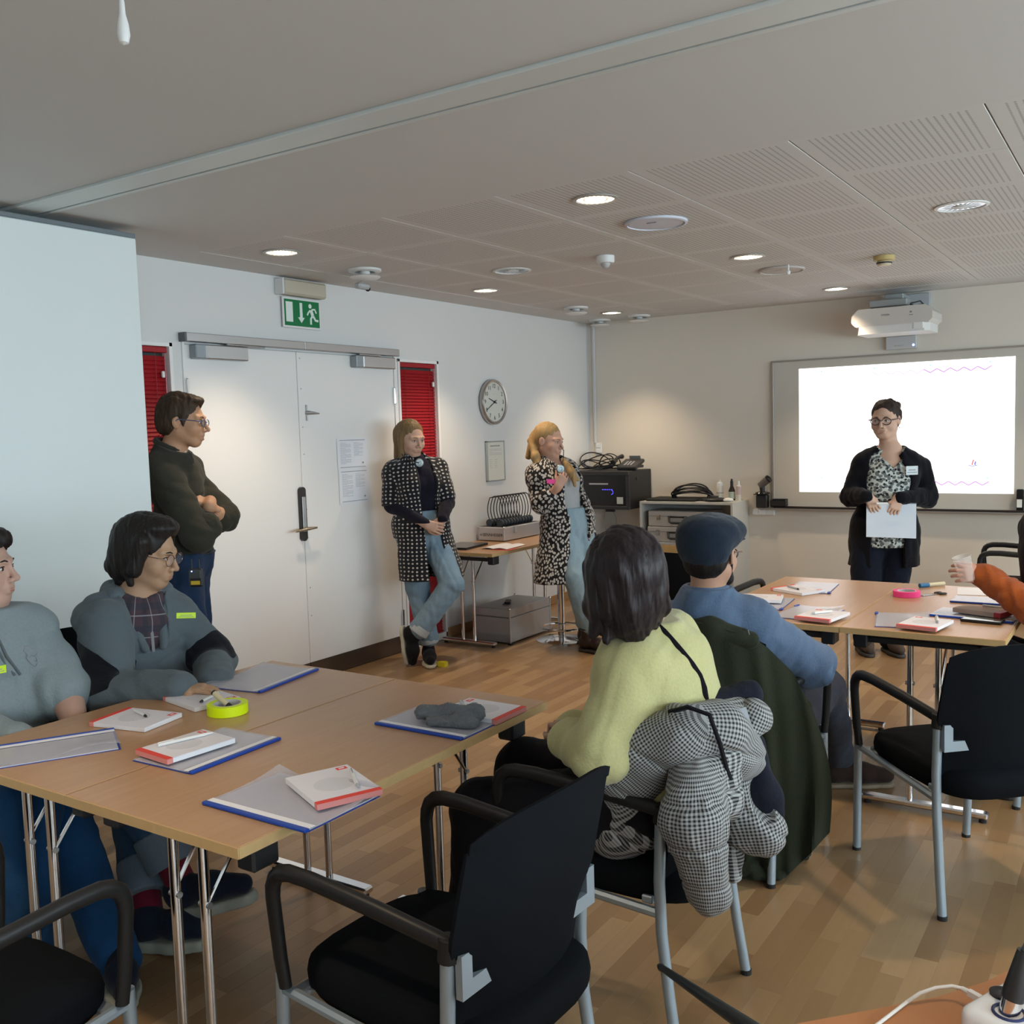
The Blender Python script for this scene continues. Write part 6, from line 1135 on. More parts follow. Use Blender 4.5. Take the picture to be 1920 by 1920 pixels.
def P2():
    D = 3.45; f = Fig('seated person with dark bob hair and glasses in a grey zip hoodie over plaid shirt', D, at(250, 1500, D) * A(1, 1, 0),
        (275, 1036), (84, -13), (258, 1118, .02), (250, 1395, .05), 40, [(196, 1172, -.12), (336, 1166, .13)], [(208, 1302, -.20), (400, 1240, .12)], [(335, 1291, -.30), (402, 1284, -.10)],
        [(228, 1415, -.06), (282, 1410, .10)], [(262, 1500, -.38), (246, 1490, -.20)], [(338, 1652, -.42), (278, 1712, -.42)], skin('skin_olive', (0.44, 0.265, 0.165)), sc=1.02, sw=0.185, cd=0.115, wd=0.145, hd=0.17)
    h0 = hand_prims(f.wr[0], CRh * 0.9 - CFh * 0.1, A(0, 0, -1), 0.95, 0.25, -1); h1 = hand_prims(f.wr[1], -CRh * 0.6 - CFh * 0.5, A(0, 0, -1), 0.95, 0.35, 1)
    f.body(dict(nose=0.95), [h0, h1]); H_ = f.head; H_.details(f.t, ('black', (0.01, 0.008, 0.008)), ('dark', (0.34, 0.13, 0.11)), (0.02, 0.012, 0.01))
    ex = [H_.E((0.0, -0.045, -0.02), (0.096, 0.074, 0.092), 0.02), H_.Cn((0.088, 0.015, 0.05), (0.088, 0.010, -0.05), 0.026, 0.022, 0.02), H_.Cn((-0.088, 0.015, 0.05), (-0.088, 0.010, -0.05), 0.026, 0.022, 0.02), H_.E((0, 0.03, 0.10), (0.075, 0.06, 0.035), 0.02), H_.Cn((0.03, -0.09, -0.06), (0.03, -0.055, -0.105), 0.034, 0.024, 0.02), H_.Cn((-0.03, -0.09, -0.06), (-0.03, -0.055, -0.105), 0.034, 0.024, 0.02), H_.Cn((0.075, -0.02, -0.06), (0.070, -0.005, -0.10), 0.02, 0.012, 0.01)]
    soft('hair', [H_.hair(ex, 0.004, 0.014, 0.040, seed=5, h=0.0035, cuts=[H_.E((0, 0.105, -0.02), (0.075, 0.085, 0.090))])], hairmat('hair_black', (0.006, 0.005, 0.005), (0.028, 0.022, 0.020), 0.35), f.t)
    H_.glasses(f.t, mat('frame_wire', (0.25, 0.16, 0.13), 0.25, 0.8), 0.023, 0.020, 0.0013)
    R = frame(f.fw); sp = [(f.pel, f.neck, 0.15), (f.sh[0], f.el[0], 0.05), (f.sh[1], f.el[1], 0.05)]
    garment(f, 'plaid_shirt', f.tor + [Cone(f.neck - A(0, 0, 0.03), f.neck + A(0, 0, 0.03), 0.075, 0.064, 0.02)], PLAID, 0.006, 0.010, cuts=[(f.pel, (0, 0, -1)), (f.neck + A(0, 0, 0.045), unit(A(0, 0, 1) + R[:, 1] * 0.5))], minus=[Ell(f.neck + R[:, 1] * 0.03 + A(0, 0, 0.04), (0.050, 0.060, 0.05), R), Cone(f.neck + R[:, 1] * 0.09 + A(0, 0, 0.03), f.neck + R[:, 1] * 0.11 - A(0, 0, 0.035), 0.034, 0.008)], wr=(0.0051, 18, 3), axes=sp)
    obj('button_placket', MB().tube([f.neck + R[:, 1] * 0.080 - A(0, 0, 0.03), f.neck + R[:, 1] * 0.122 - A(0, 0, 0.12), f.neck + R[:, 1] * 0.126 - A(0, 0, 0.18)], 0.006, 6, flat=((0, 0, 1), 0.5)), mat('placket_pale', (0.22, 0.21, 0.22), 0.8), f.t, True, world=True)
    sl0 = limb([f.sh[0], f.el[0], f.wr[0]], [0.062, 0.056, 0.040]); sl1 = limb([f.sh[1], f.el[1], f.wr[1]], [0.060, 0.055, 0.040])
    F_ = Field(f.tor + [Ell(f.pel + A(0, 0, 0.02), (0.17, 0.14, 0.12), R, 0.05)] + sl0 + sl1, 0.006, infl=0.020); F_.wrinkle(0.009, 15, 12)
    c0 = f.neck + R[:, 1] * 0.13
    F_.minus([Ell(f.neck + R[:, 1] * 0.05 + A(0, 0, 0.05), (0.085, 0.12, 0.09), R), Cone(f.neck + R[:, 1] * 0.16 + A(0, 0, 0.0), f.neck + R[:, 1] * 0.16 + R[:, 0] * 0.01 - A(0, 0, 0.235), 0.085, 0.012, 0.01), Cone(f.neck + R[:, 1] * 0.10 + A(0, 0, 0.03), f.neck + R[:, 1] * 0.12 - A(0, 0, 0.12), 0.080, 0.055, 0.01)])
    F_.shell(0.016); F_.cut(f.pel - A(0, 0, 0.05), (0, 0, -1))
    # hood roll round the neck and lapels
    hd = [Cone(f.neck + R[:, 0] * 0.085 + R[:, 1] * 0.02 + A(0, 0, 0.015), f.neck + R[:, 0] * 0.06 - R[:, 1] * 0.075 + A(0, 0, 0.015), 0.030, 0.040, 0.02), Cone(f.neck + R[:, 0] * 0.06 - R[:, 1] * 0.075 + A(0, 0, 0.01), f.neck - R[:, 0] * 0.06 - R[:, 1] * 0.075 + A(0, 0, 0.01), 0.042, 0.042, 0.02), Cone(f.neck - R[:, 0] * 0.06 - R[:, 1] * 0.075 + A(0, 0, 0.015), f.neck - R[:, 0] * 0.085 + R[:, 1] * 0.02 + A(0, 0, 0.015), 0.040, 0.030, 0.02), Ell(f.neck - R[:, 1] * 0.12 - A(0, 0, 0.07), (0.13, 0.045, 0.10), R, 0.03)]
    hd += [Cone(f.neck + R[:, 0] * g * 0.085 + R[:, 1] * 0.03 + A(0, 0, 0.01), f.neck + R[:, 1] * 0.138 + R[:, 0] * g * 0.030 - A(0, 0, 0.165), 0.026, 0.012, 0.02) for g in (-1, 1)]
    Fh = Field(hd, 0.006); Fh.wrinkle(0.003, 25, 2)
    def fm(c):
        q = c - f.el[0]; x, z = q @ CRh, q[:, 2]; m = np.minimum.reduce([x + 0.12, 0.06 - 12 * (z - 0.06) ** 2 - x, 0.125 - 0.85 * x - z, z - 0.03 - 0.4 * x, 0.16 - q @ CFh, 0.10 - np.linalg.norm((c - f.sh[0]) - np.outer((c - f.sh[0]) @ unit(f.el[0] - f.sh[0]), unit(f.el[0] - f.sh[0])), axis=1)])
        m1 = 0.092 - np.linalg.norm(c - f.el[1] - A(0, 0, 0.025) + CRh * 0.01, axis=1)
        return np.maximum(m, m1)
    HP = mat('fleece_with_panel', (0.105, 0.130, 0.145), 0.95, spec=0.1, sheen=0.15, bump=(140, 0.55, 0.003)); N, Lk, B = nodes(HP); an_ = N.new('ShaderNodeAttribute'); an_.attribute_name = 'panel'
    Lk.new(mixcol(N, Lk, math_node(N, Lk, 'GREATER_THAN', an_.outputs['Fac'], 0.0), (0.105, 0.130, 0.145), (0.008, 0.009, 0.012)), B.inputs['Base Color'])
    soft('hoodie', [F_.net(), Fh.net()], HP, f.t, vattr=fm)
    ae = [f.an[i] - unit(f.an[i] - f.kn[i]) * 0.11 for i in (0, 1)]
    J_ = limb([f.hip[0], f.kn[0], ae[0]], [0.085, 0.066, 0.054], 0.03) + limb([f.hip[1], f.kn[1], ae[1]], [0.085, 0.066, 0.054], 0.02) + [Ell(f.pel - A(0, 0, 0.02), (0.17, 0.14, 0.11), R, 0.04)]
    garment(f, 'jeans', J_, cloth('mid_denim', (0.030, 0.065, 0.115), 0.8, 0.1), 0.009, 0.010, wr=(0.007, 18, 4))
    for i in (0, 1):
        d = unit(f.an[i] - f.kn[i]); a = f.an[i]; F2 = Field([Cone(a - d * 0.18, a - d * 0.07, 0.074, 0.074, 0.01)], 0.006); F2.cut(a - d * 0.055, d); F2.cut(a - d * 0.17, -d); soft('jeans_cuff', [F2.net()], cloth('denim_inside', (0.13, 0.165, 0.20)), f.t)
        F3 = Field([Cone(a - d * 0.07, a + d * 0.01, 0.046, 0.044, 0.01)], 0.006); soft('sock', [F3.net()], cloth('sock_red', (0.13, 0.010, 0.025)), f.t)
        up_ = unit(A(0, 0, 1) - CRh * (0.30 if i == 0 else 0.1)); o = shoe(f.t, a + d * 0.025, a + CRh * 0.9 - CFh * 0.25, cloth('shoe_navy', (0.012, 0.017, 0.030), 0.7), mat('sole_grey', (0.30, 0.31, 0.26), 0.6), L_=0.31 if i == 0 else 0.27, soleh=0.036, up=up_)
    sheet_on(f, 'name_sticker', hit(F_, 349, 1154, 3.2, 3.8, 0.008), R[:, 1] + A(0, 0, 0.15), 0.070, 0.020, mat('sticker_yellow', (0.62, 0.85, 0.02), 0.5), f.t, up=unit(A(0, 0, 1) + CRh * 0.15), mark=INK, label='neon yellow name sticker')
def P1():
    D = 3.10; f = Fig('person with short black hair in a pale grey sweatshirt, cropped by the left edge', D, at(0, 1500, D) * A(1, 1, 0),
        (-41, 1066), (92, 0), (-30, 1150, .02), (-20, 1440, .05), 45, [(-95, 1205, -.13), (58, 1204, .13)], [(-100, 1370, -.15), (126, 1312, .05)], [(30, 1400, -.25), (150, 1378, -.10)],
        [(-40, 1460, -.06), (20, 1455, .10)], [(50, 1520, -.35), (100, 1500, -.10)], [(60, 1810, -.38), (222, 1800, -.25)], skin('skin_fair_rosy', (0.52, 0.32, 0.25)), sc=1.03, sw=0.20, cd=0.13, wd=0.17, hd=0.18, bust=0.7, arm=1.15, belly=0.02)
    h1 = hand_prims(f.wr[1], -CRh * 0.6 - CFh * 0.6, A(0, 0, -1), 0.92, 0.4, 1)
    f.body(dict(nose=1.05, jaw=1.05), [h1 + limb([f.wr[1] + (f.el[1] - f.wr[1]) * .95, f.wr[1]], [0.050, 0.030])]); H_ = f.head; H_.details(f.t, ('black', (0.01, 0.008, 0.008)), LIPR, (0.03, 0.02, 0.015))
    ex = [H_.E((0.0, 0.025, 0.085), (0.080, 0.075, 0.045), 0.02), H_.E((0.0, -0.07, -0.01), (0.085, 0.055, 0.07), 0.02), H_.Cn((0.08, 0.0, 0.05), (0.08, 0.0, -0.02), 0.025, 0.018, 0.02)]
    soft('hair', [H_.hair(ex, 0.005, 0.012, 0.040, seed=9, cuts=[H_.E((0, 0.11, -0.015), (0.07, 0.075, 0.075))])], hairmat('hair_black', (0.006, 0.005, 0.005), (0.03, 0.02, 0.02)), f.t)
    R = frame(f.fw); GR = cloth('pale_grey_sweat', (0.225, 0.27, 0.285), 0.9, 0.25)
    garment(f, 'sweatshirt', f.tor + [Ell(f.pel + A(0, 0, 0.02), (0.18, 0.15, 0.12), R, 0.05), Cone(f.neck - A(0, 0, 0.03), f.neck + A(0, 0, 0.005), 0.085, 0.075, 0.02)] + limb([f.sh[0], f.el[0], f.wr[0]], [0.068, 0.062, 0.045]) + limb([f.sh[1], f.sh[1] + (f.el[1] - f.sh[1]) * 0.82], [0.068, 0.070]), GR, 0.007, 0.020, cuts=[(f.neck + A(0, 0, 0.022), (0, 0, 1)), (f.pel - A(0, 0, 0.06), (0, 0, -1))], wr=(0.0102, 13, 5))
    garment(f, 'jeans', f.legs[0] + f.legs[1] + [Ell(f.pel - A(0, 0, 0.02), (0.17, 0.15, 0.11), R, 0.04)], cloth('bright_denim', (0.014, 0.060, 0.150), 0.8, 0.1), 0.010, 0.022, wr=(0.0068, 16, 6))
    for i in (0, 1): shoe(f.t, f.an[i] * A(1, 1, 0) + A(0, 0, 0.085), f.an[i] * A(1, 1, 0) + A(0, 0, 0.085) + CRh * .5 - CFh, cloth('shoe_navy', (0.012, 0.017, 0.030), 0.7), mat('sole_grey', (0.30, 0.31, 0.26), 0.6))
    INKB = mat('drawstring', (0.10, 0.12, 0.13), 0.8)
    for q in (((-14, 1172), (-2, 1200), (12, 1230), (38, 1265)), ((-20, 1190), (-6, 1215), (8, 1242), (28, 1266))): obj('drawstring', MB().tube([hit(f.F['sweatshirt'], a, b, 2.5, 3.4, 0.004) for a, b in q], 0.0042, 8), INKB, f.t, True, world=True)
    sheet_on(f, 'name_sticker', hit(f.F['sweatshirt'], -8, 1257, 2.5, 3.3, 0.006), R[:, 1], 0.06, 0.024, mat('sticker_yellow', (0.62, 0.85, 0.02), 0.5), f.t, mark=INK, label='neon yellow name sticker')
    SF = f.F['sweatshirt']; pts = [(44, 1222), (46, 1212), (54, 1210), (60, 1216), (68, 1218), (71, 1224), (66, 1230), (60, 1228), (56, 1232), (62, 1238), (70, 1240), (68, 1232)]
    obj('embroidery', MB().tube([hit(SF, a, b, 2.5, 3.4, 0.002) for a, b in pts], 0.0016, 5), INK, f.t, world=True, label='small dark embroidered outline')
    obj('embroidery', MB().tube([hit(SF, a, b, 2.5, 3.4, 0.002) for a, b in ((46, 1222), (52, 1228), (50, 1234), (58, 1244), (66, 1250), (70, 1244))], 0.0014, 5), INK, f.t, world=True)
    return f
P2(); P1()
def P7():
    D = 2.50; f = Fig('seated woman with a dark bob in a yellow-green sweater, seen from behind', D, at(1230, 1560, D + .1) * A(1, 1, 0),
        (1172, 1088, -.03), (176, 2), (1204, 1185, .04), (1258, 1450, .10), -123, [(1188, 1252, -.06), (1262, 1218, .20)], [(1124, 1408, -.10), (1190, 1400, .30)], [(1072, 1388, .06), (1075, 1370, .22)],
        [(1210, 1500, .02), (1230, 1480, .22)], [(905, 1520, .22), (985, 1440, .42)], [(880, 1850, .25), (930, 1720, .45)], skin('skin_light_brown', (0.42, 0.25, 0.17)), sc=1.0, sw=0.175, cd=0.12, wd=0.15, hd=0.18, arm=1.1)
    h1 = hand_prims(f.wr[0], -CRh * 0.25 + A(0, 0, 0.35) + CFh * 0.8, A(0, 0, -1) + CFh * 0.3, 0.85, 0.9, 1)
    f.body({}, [h1 + limb([f.el[0] * .3 + f.wr[0] * .7, f.wr[0]], [0.035, 0.026])]); H_ = f.head; H_.details(f.t, ('black', (0.01, 0.008, 0.008)), LIPR)
    ex = [H_.E((0, -0.03, 0.035), (0.100, 0.108, 0.098), 0.03), H_.E((0, -0.035, -0.04), (0.100, 0.088, 0.088), 0.03), H_.Cn((0.07, -0.02, -0.06), (0.060, -0.01, -0.115), 0.038, 0.022, 0.02), H_.Cn((-0.07, -0.02, -0.06), (-0.055, -0.01, -0.115), 0.038, 0.022, 0.02), H_.Cn((0, -0.08, -0.05), (0.02, -0.07, -0.115), 0.05, 0.03, 0.03), H_.Cn((-0.06, -0.07, -0.07), (-0.085, -0.07, -0.12), 0.03, 0.012, 0.02), H_.Cn((-0.02, -0.08, -0.09), (-0.05, -0.09, -0.13), 0.028, 0.008, 0.02)]
    soft('hair', [H_.hair(ex, 0.005, 0.012, 0.040, seed=15, h=0.0035, cuts=[H_.E((0, 0.12, -0.03), (0.07, 0.09, 0.10))])], hairmat('hair_bob', (0.007, 0.005, 0.006), (0.035, 0.024, 0.026), 0.30), f.t)
    loop = f.J((1163, 1195, -.05)); obj('hair_lock', MB().tube([f.J((1143, 1165, -.05)), f.J((1140, 1195, -.05)), f.J((1150, 1212, -.05)), f.J((1164, 1205, -.05))], [0.007, 0.006, 0.004, 0.002], 6), MATS['hair_bob'], f.t, True, world=True)
    R = frame(f.fw); GN = cloth('lime_sweater', (0.51, 0.47, 0.225), 0.95, 0.45)
    garment(f, 'sweater', f.tor + [Cone(f.neck - A(0, 0, 0.04), f.neck + A(0, 0, 0.02), 0.075, 0.062, 0.02), Ell(f.pel, (0.18, 0.15, 0.12), R, 0.05), Ell(f.neck * .55 + f.pel * .45 - R[:, 1] * 0.035, (0.16, 0.10, 0.16), R, 0.06)] + limb([f.sh[0], f.el[0], f.wr[0]], [0.064, 0.056, 0.042], 0.03) + limb([f.sh[1], f.el[1], f.wr[1]], [0.064, 0.060, 0.042]), GN, 0.007, 0.016, cuts=[(f.neck + A(0, 0, 0.035), (0, 0, 1))], wr=(0.0076, 12, 22))
    obj('cuff_band', MB().tube([f.wr[0] + A(0, 0, 0.03) + 0.033 * (CRh * math.cos(a) + CFh * math.sin(a)) for a in np.linspace(0, 2 * PI, 16, endpoint=False)], 0.008, 6, closed=True), BLKN, f.t, True, world=True)
    st = [hit(f.F['sweater'], a, b, 2.1, 3.0, 0.004) for a, b in ((1232, 1172), (1245, 1184), (1262, 1203), (1280, 1224), (1297, 1245), (1311, 1266), (1320, 1290), (1324, 1315))]
    obj('crossbody_strap', MB().tube(st, 0.0085, 8, flat=(CFh, 0.45)), BLKN, f.t, True, world=True)
    garment(f, 'trousers', limb([f.hip[0], f.kn[0], f.an[0]], [0.095, 0.072, 0.055], 0.03) + limb([f.hip[1], f.kn[1], f.an[1]], [0.095, 0.072, 0.055], 0.03) + [Ell(f.pel - A(0, 0, 0.02), (0.18, 0.15, 0.11), R, 0.04)], BLKN, 0.010, 0.012, wr=(0.0051, 14, 6))
    for i in (0, 1): shoe(f.t, f.an[i] * A(1, 1, 0) + A(0, 0, 0.085), f.an[i] * A(1, 1, 0) + A(-0.2, 0, 0.085), SHOEB, mat('sole_dark', (0.04, 0.035, 0.03), 0.7))
def P8():
    D = 3.35; f = Fig('seated man in a navy flat cap and blue blazer, seen from behind', D, at(1380, 1560, D + .2) * A(1, 1, 0),
        (1333, 1036), (146, -6), (1324, 1132, .02), (1370, 1400, .20), 168, [(1243, 1174, .10), (1418, 1186, .02)], [(1215, 1290, .20), (1522, 1246, .15)], [(1300, 1270, .6), (1490, 1225, .55)],
        [(1330, 1410, .28), (1420, 1405, .25)], [(1440, 1300, .80), (1540, 1290, .62)], [(1480, 1400, 1.2), (1572, 1412, .84)], skin('skin_warm', (0.45, 0.25, 0.17)), sc=1.02, sw=0.20, cd=0.12, wd=0.16, hd=0.17)
    f.body({}, [hand_prims(f.wr[1], CFh, A(0, 0, -1), 0.95, 0.4, 1)]); H_ = f.head; H_.details(f.t, ('black', (0.01, 0.008, 0.008)), LIPR)
    soft('hair', [H_.hair([H_.E((0, -0.055, -0.035), (0.070, 0.050, 0.050), 0.02)], 0.002, 0.006, 0.040, seed=15, cuts=[H_.E((0, 0.11, 0), (0.09, 0.09, 0.10)), H_.E((-0.084, -0.005, -0.02), (0.02, 0.025, 0.035)), H_.E((0.084, -0.005, -0.02), (0.02, 0.025, 0.035))])], hairmat('hair_short', (0.006, 0.005, 0.005), (0.02, 0.015, 0.013)), f.t)
    be = Field([H_.Cn((-0.062, 0.005, -0.035), (-0.045, 0.035, -0.085), 0.014, 0.018, 0.02), H_.Cn((0.062, 0.005, -0.035), (0.045, 0.035, -0.085), 0.014, 0.018, 0.02), H_.E((0, 0.07, -0.088), (0.034, 0.026, 0.026), 0.03), H_.Cn((-0.045, 0.035, -0.085), (0, 0.075, -0.095), 0.018, 0.018, 0.02), H_.Cn((0.045, 0.035, -0.085), (0, 0.075, -0.095), 0.018, 0.018, 0.02)], 0.0035); be.wrinkle(0.0015, 200, 3); soft('beard', [be.net()], MATS['hair_short'], f.t)
    H_.glasses(f.t, mat('frame_tortoise', (0.12, 0.05, 0.035), 0.3), 0.024, 0.018, 0.0024)
    NV = cloth('cap_wool', (0.014, 0.022, 0.036), 0.9, 0.3); cp = Field([H_.E((0, -0.025, 0.062), (0.106, 0.118, 0.068), 0.03), H_.E((0, 0.045, 0.078), (0.100, 0.085, 0.050), 0.03), H_.E((0, -0.060, 0.010), (0.087, 0.070, 0.07), 0.03)], 0.005); cp.wrinkle(0.003, 22, 3); cp.minus([H_.E((0, 0.01, -0.070), (0.100, 0.115, 0.060)), H_.E((0, 0.085, -0.01), (0.08, 0.07, 0.06))])
    o = soft('flat_cap', [cp.net()], NV, f.t); br = Field([H_.E((0, 0.105, 0.048), (0.078, 0.055, 0.010), 0.01)], 0.005); soft('brim', [br.net()], NV, o)
    R = frame(f.fw); BZ = cloth('blue_blazer', (0.085, 0.125, 0.20), 0.85, 0.2)
    garment(f, 'blazer', f.tor + [Cone(f.neck - A(0, 0, 0.05), f.neck + A(0, 0, 0.040), 0.10, 0.066, 0.03), Ell(f.pel, (0.18, 0.14, 0.12), R, 0.05)] + limb([f.sh[0], f.el[0], f.wr[0]], [0.072, 0.060, 0.045], 0.035) + limb([f.sh[1], f.el[1], f.wr[1]], [0.074, 0.062, 0.048], 0.035), BZ, 0.007, 0.016, cuts=[(f.neck + A(0, 0, 0.060), (0, 0, 1))], wr=(0.0076, 14, 25))
    obj('blazer_collar', MB().tube([f.neck + A(0, 0, 0.055) + 0.068 * (R[:, 0] * math.cos(a) + R[:, 1] * math.sin(a)) for a in np.linspace(-PI * 1.25, PI * 0.25, 20)], 0.013, 8), BZ, f.t, True, world=True)
    ep = f.el[1] + CRh * 0.035 - CFh * 0.045 - A(0, 0, 0.005); obj('elbow_patch', MB().ell(ep, (0.045, 0.030, 0.062), 16, 10, R=frame(unit(CRh - CFh))), cloth('patch_blue', (0.11, 0.17, 0.27), 0.7, 0.1), f.t, True, world=True)
    garment(f, 'trousers', limb([f.hip[0], f.kn[0], f.an[0]], [0.095, 0.072, 0.052], 0.03) + limb([f.hip[1], f.kn[1], f.an[1]], [0.095, 0.075, 0.054], 0.03) + [Ell(f.pel - A(0, 0, 0.02), (0.18, 0.15, 0.11), R, 0.04)], cloth('slate_trousers', (0.045, 0.050, 0.068), 0.8, 0.15), 0.009, 0.012, wr=(0.0068, 16, 6))
    for i in (0, 1): shoe(f.t, f.an[i] * A(1, 1, 0) + A(0, 0, 0.085), f.an[i] * A(1, 1, 0) + A(0, 0, 0.085) + CRh * 0.9 - CFh * 0.1, cloth('shoe_brown', (0.035, 0.020, 0.016), 0.55), mat('sole_tan', (0.20, 0.15, 0.10), 0.6), w_=0.05, L_=0.30, soleh=0.02)
def P9():
    D = 4.02; f = Fig('long-haired person in a rust orange knit at the right edge, arm raised', D, at(2030, 1500, D) * A(1, 1, 0),
        (1960, 1008, -.10), (172, 0), (1982, 1108, .0), (2040, 1350, .0), -118, [(1955, 1140, -.12), (2040, 1135, .14)], [(1950, 1150, -.22), (2010, 1220, .1)], [(1845, 1080, -.04), (1950, 1200, .2)],
        [(2010, 1290, -.05), (2040, 1280, .12)], [(1868, 1232, -.04), (1875, 1222, .2)], [(1876, 1420, .0), (1885, 1400, .2)], skin('skin_hand_pink', (0.50, 0.27, 0.20)), sc=1.0, sw=0.175)
    h0 = hand_prims(f.wr[0], -CRh * 0.9 + A(0, 0, 0.15), -CFh * 0.3 - A(0, 0, 0.2) + CFh, 0.92, 0.65, -1)
    f.body({}, [h0 + limb([f.wr[0] * .6 + f.el[0] * .4, f.wr[0]], [0.033, 0.026])]); H_ = f.head; H_.details(f.t, ('black', (0.01, 0.008, 0.008)), LIPR)
    ex = [H_.E((0, -0.03, 0.03), (0.10, 0.11, 0.10), 0.03), H_.Cn((0.05, -0.05, -0.05), (0.05, -0.06, -0.20), 0.065, 0.05, 0.03), H_.Cn((-0.05, -0.05, -0.05), (-0.05, -0.06, -0.20), 0.065, 0.05, 0.03)]
    soft('hair', [H_.hair(ex, 0.004, 0.012, 0.040, seed=15)], hairmat('hair_long', (0.006, 0.005, 0.005), (0.02, 0.015, 0.014)), f.t)
    R = frame(f.fw); OR = cloth('rust_knit', (0.29, 0.068, 0.014), 0.95, 0.4)
    garment(f, 'knit_jumper', f.tor + limb([f.sh[0], f.el[0], f.wr[0]], [0.062, 0.050, 0.034], 0.03) + limb([f.sh[1], f.el[1], f.wr[1]], [0.062, 0.055, 0.040]) + [Ell(f.pel, (0.18, 0.14, 0.12), R, 0.05)], OR, 0.007, 0.016, wr=(0.0068, 30, 8))
    garment(f, 'trousers', f.legs[0] + f.legs[1] + [Ell(f.pel, (0.17, 0.14, 0.11), R, 0.05)], BLKN, 0.010, 0.022)
    for i in (0, 1): shoe(f.t, f.an[i] * A(1, 1, 0) + A(0, 0, 0.085), f.an[i] * A(1, 1, 0) + A(-0.2, 0, 0.085), SHOEB, mat('sole_dark', (0.04, 0.035, 0.03), 0.7))
    c = f.J((1809, 1066, -.05)); t_ = thing('plastic_cup', 'clear plastic cup held in the raised hand of the person in orange', 'cup', c)
    Rc = frame(-CFh, unit(CRh * -0.3 + A(0, 0, 1))); gl = mat('clear_plastic', (0.9, 0.9, 0.9), 0.06, trans=0.0, alpha=0.16, spec=1.0)
    obj('wall', MB().lathe([(0.028, -0.05), (0.032, 0.0), (0.037, 0.05), (0.036, 0.05), (0.031, 0.0), (0.027, -0.047)], c, 28, R=Rc[:, [0, 1, 2]]), gl, t_, True, world=True)
    obj('rim', MB().tube([c + Rc[:, 2] * 0.05 + 0.037 * (Rc[:, 0] * math.cos(a) + Rc[:, 1] * math.sin(a)) for a in np.linspace(0, 2 * PI, 28, endpoint=False)], 0.0016, 6, closed=True), mat('clear_rim', (0.7, 0.7, 0.7), 0.1, alpha=0.6), t_, True, world=True)
P7(); P8(); P9()
P6(); P4(); P5(); P3()
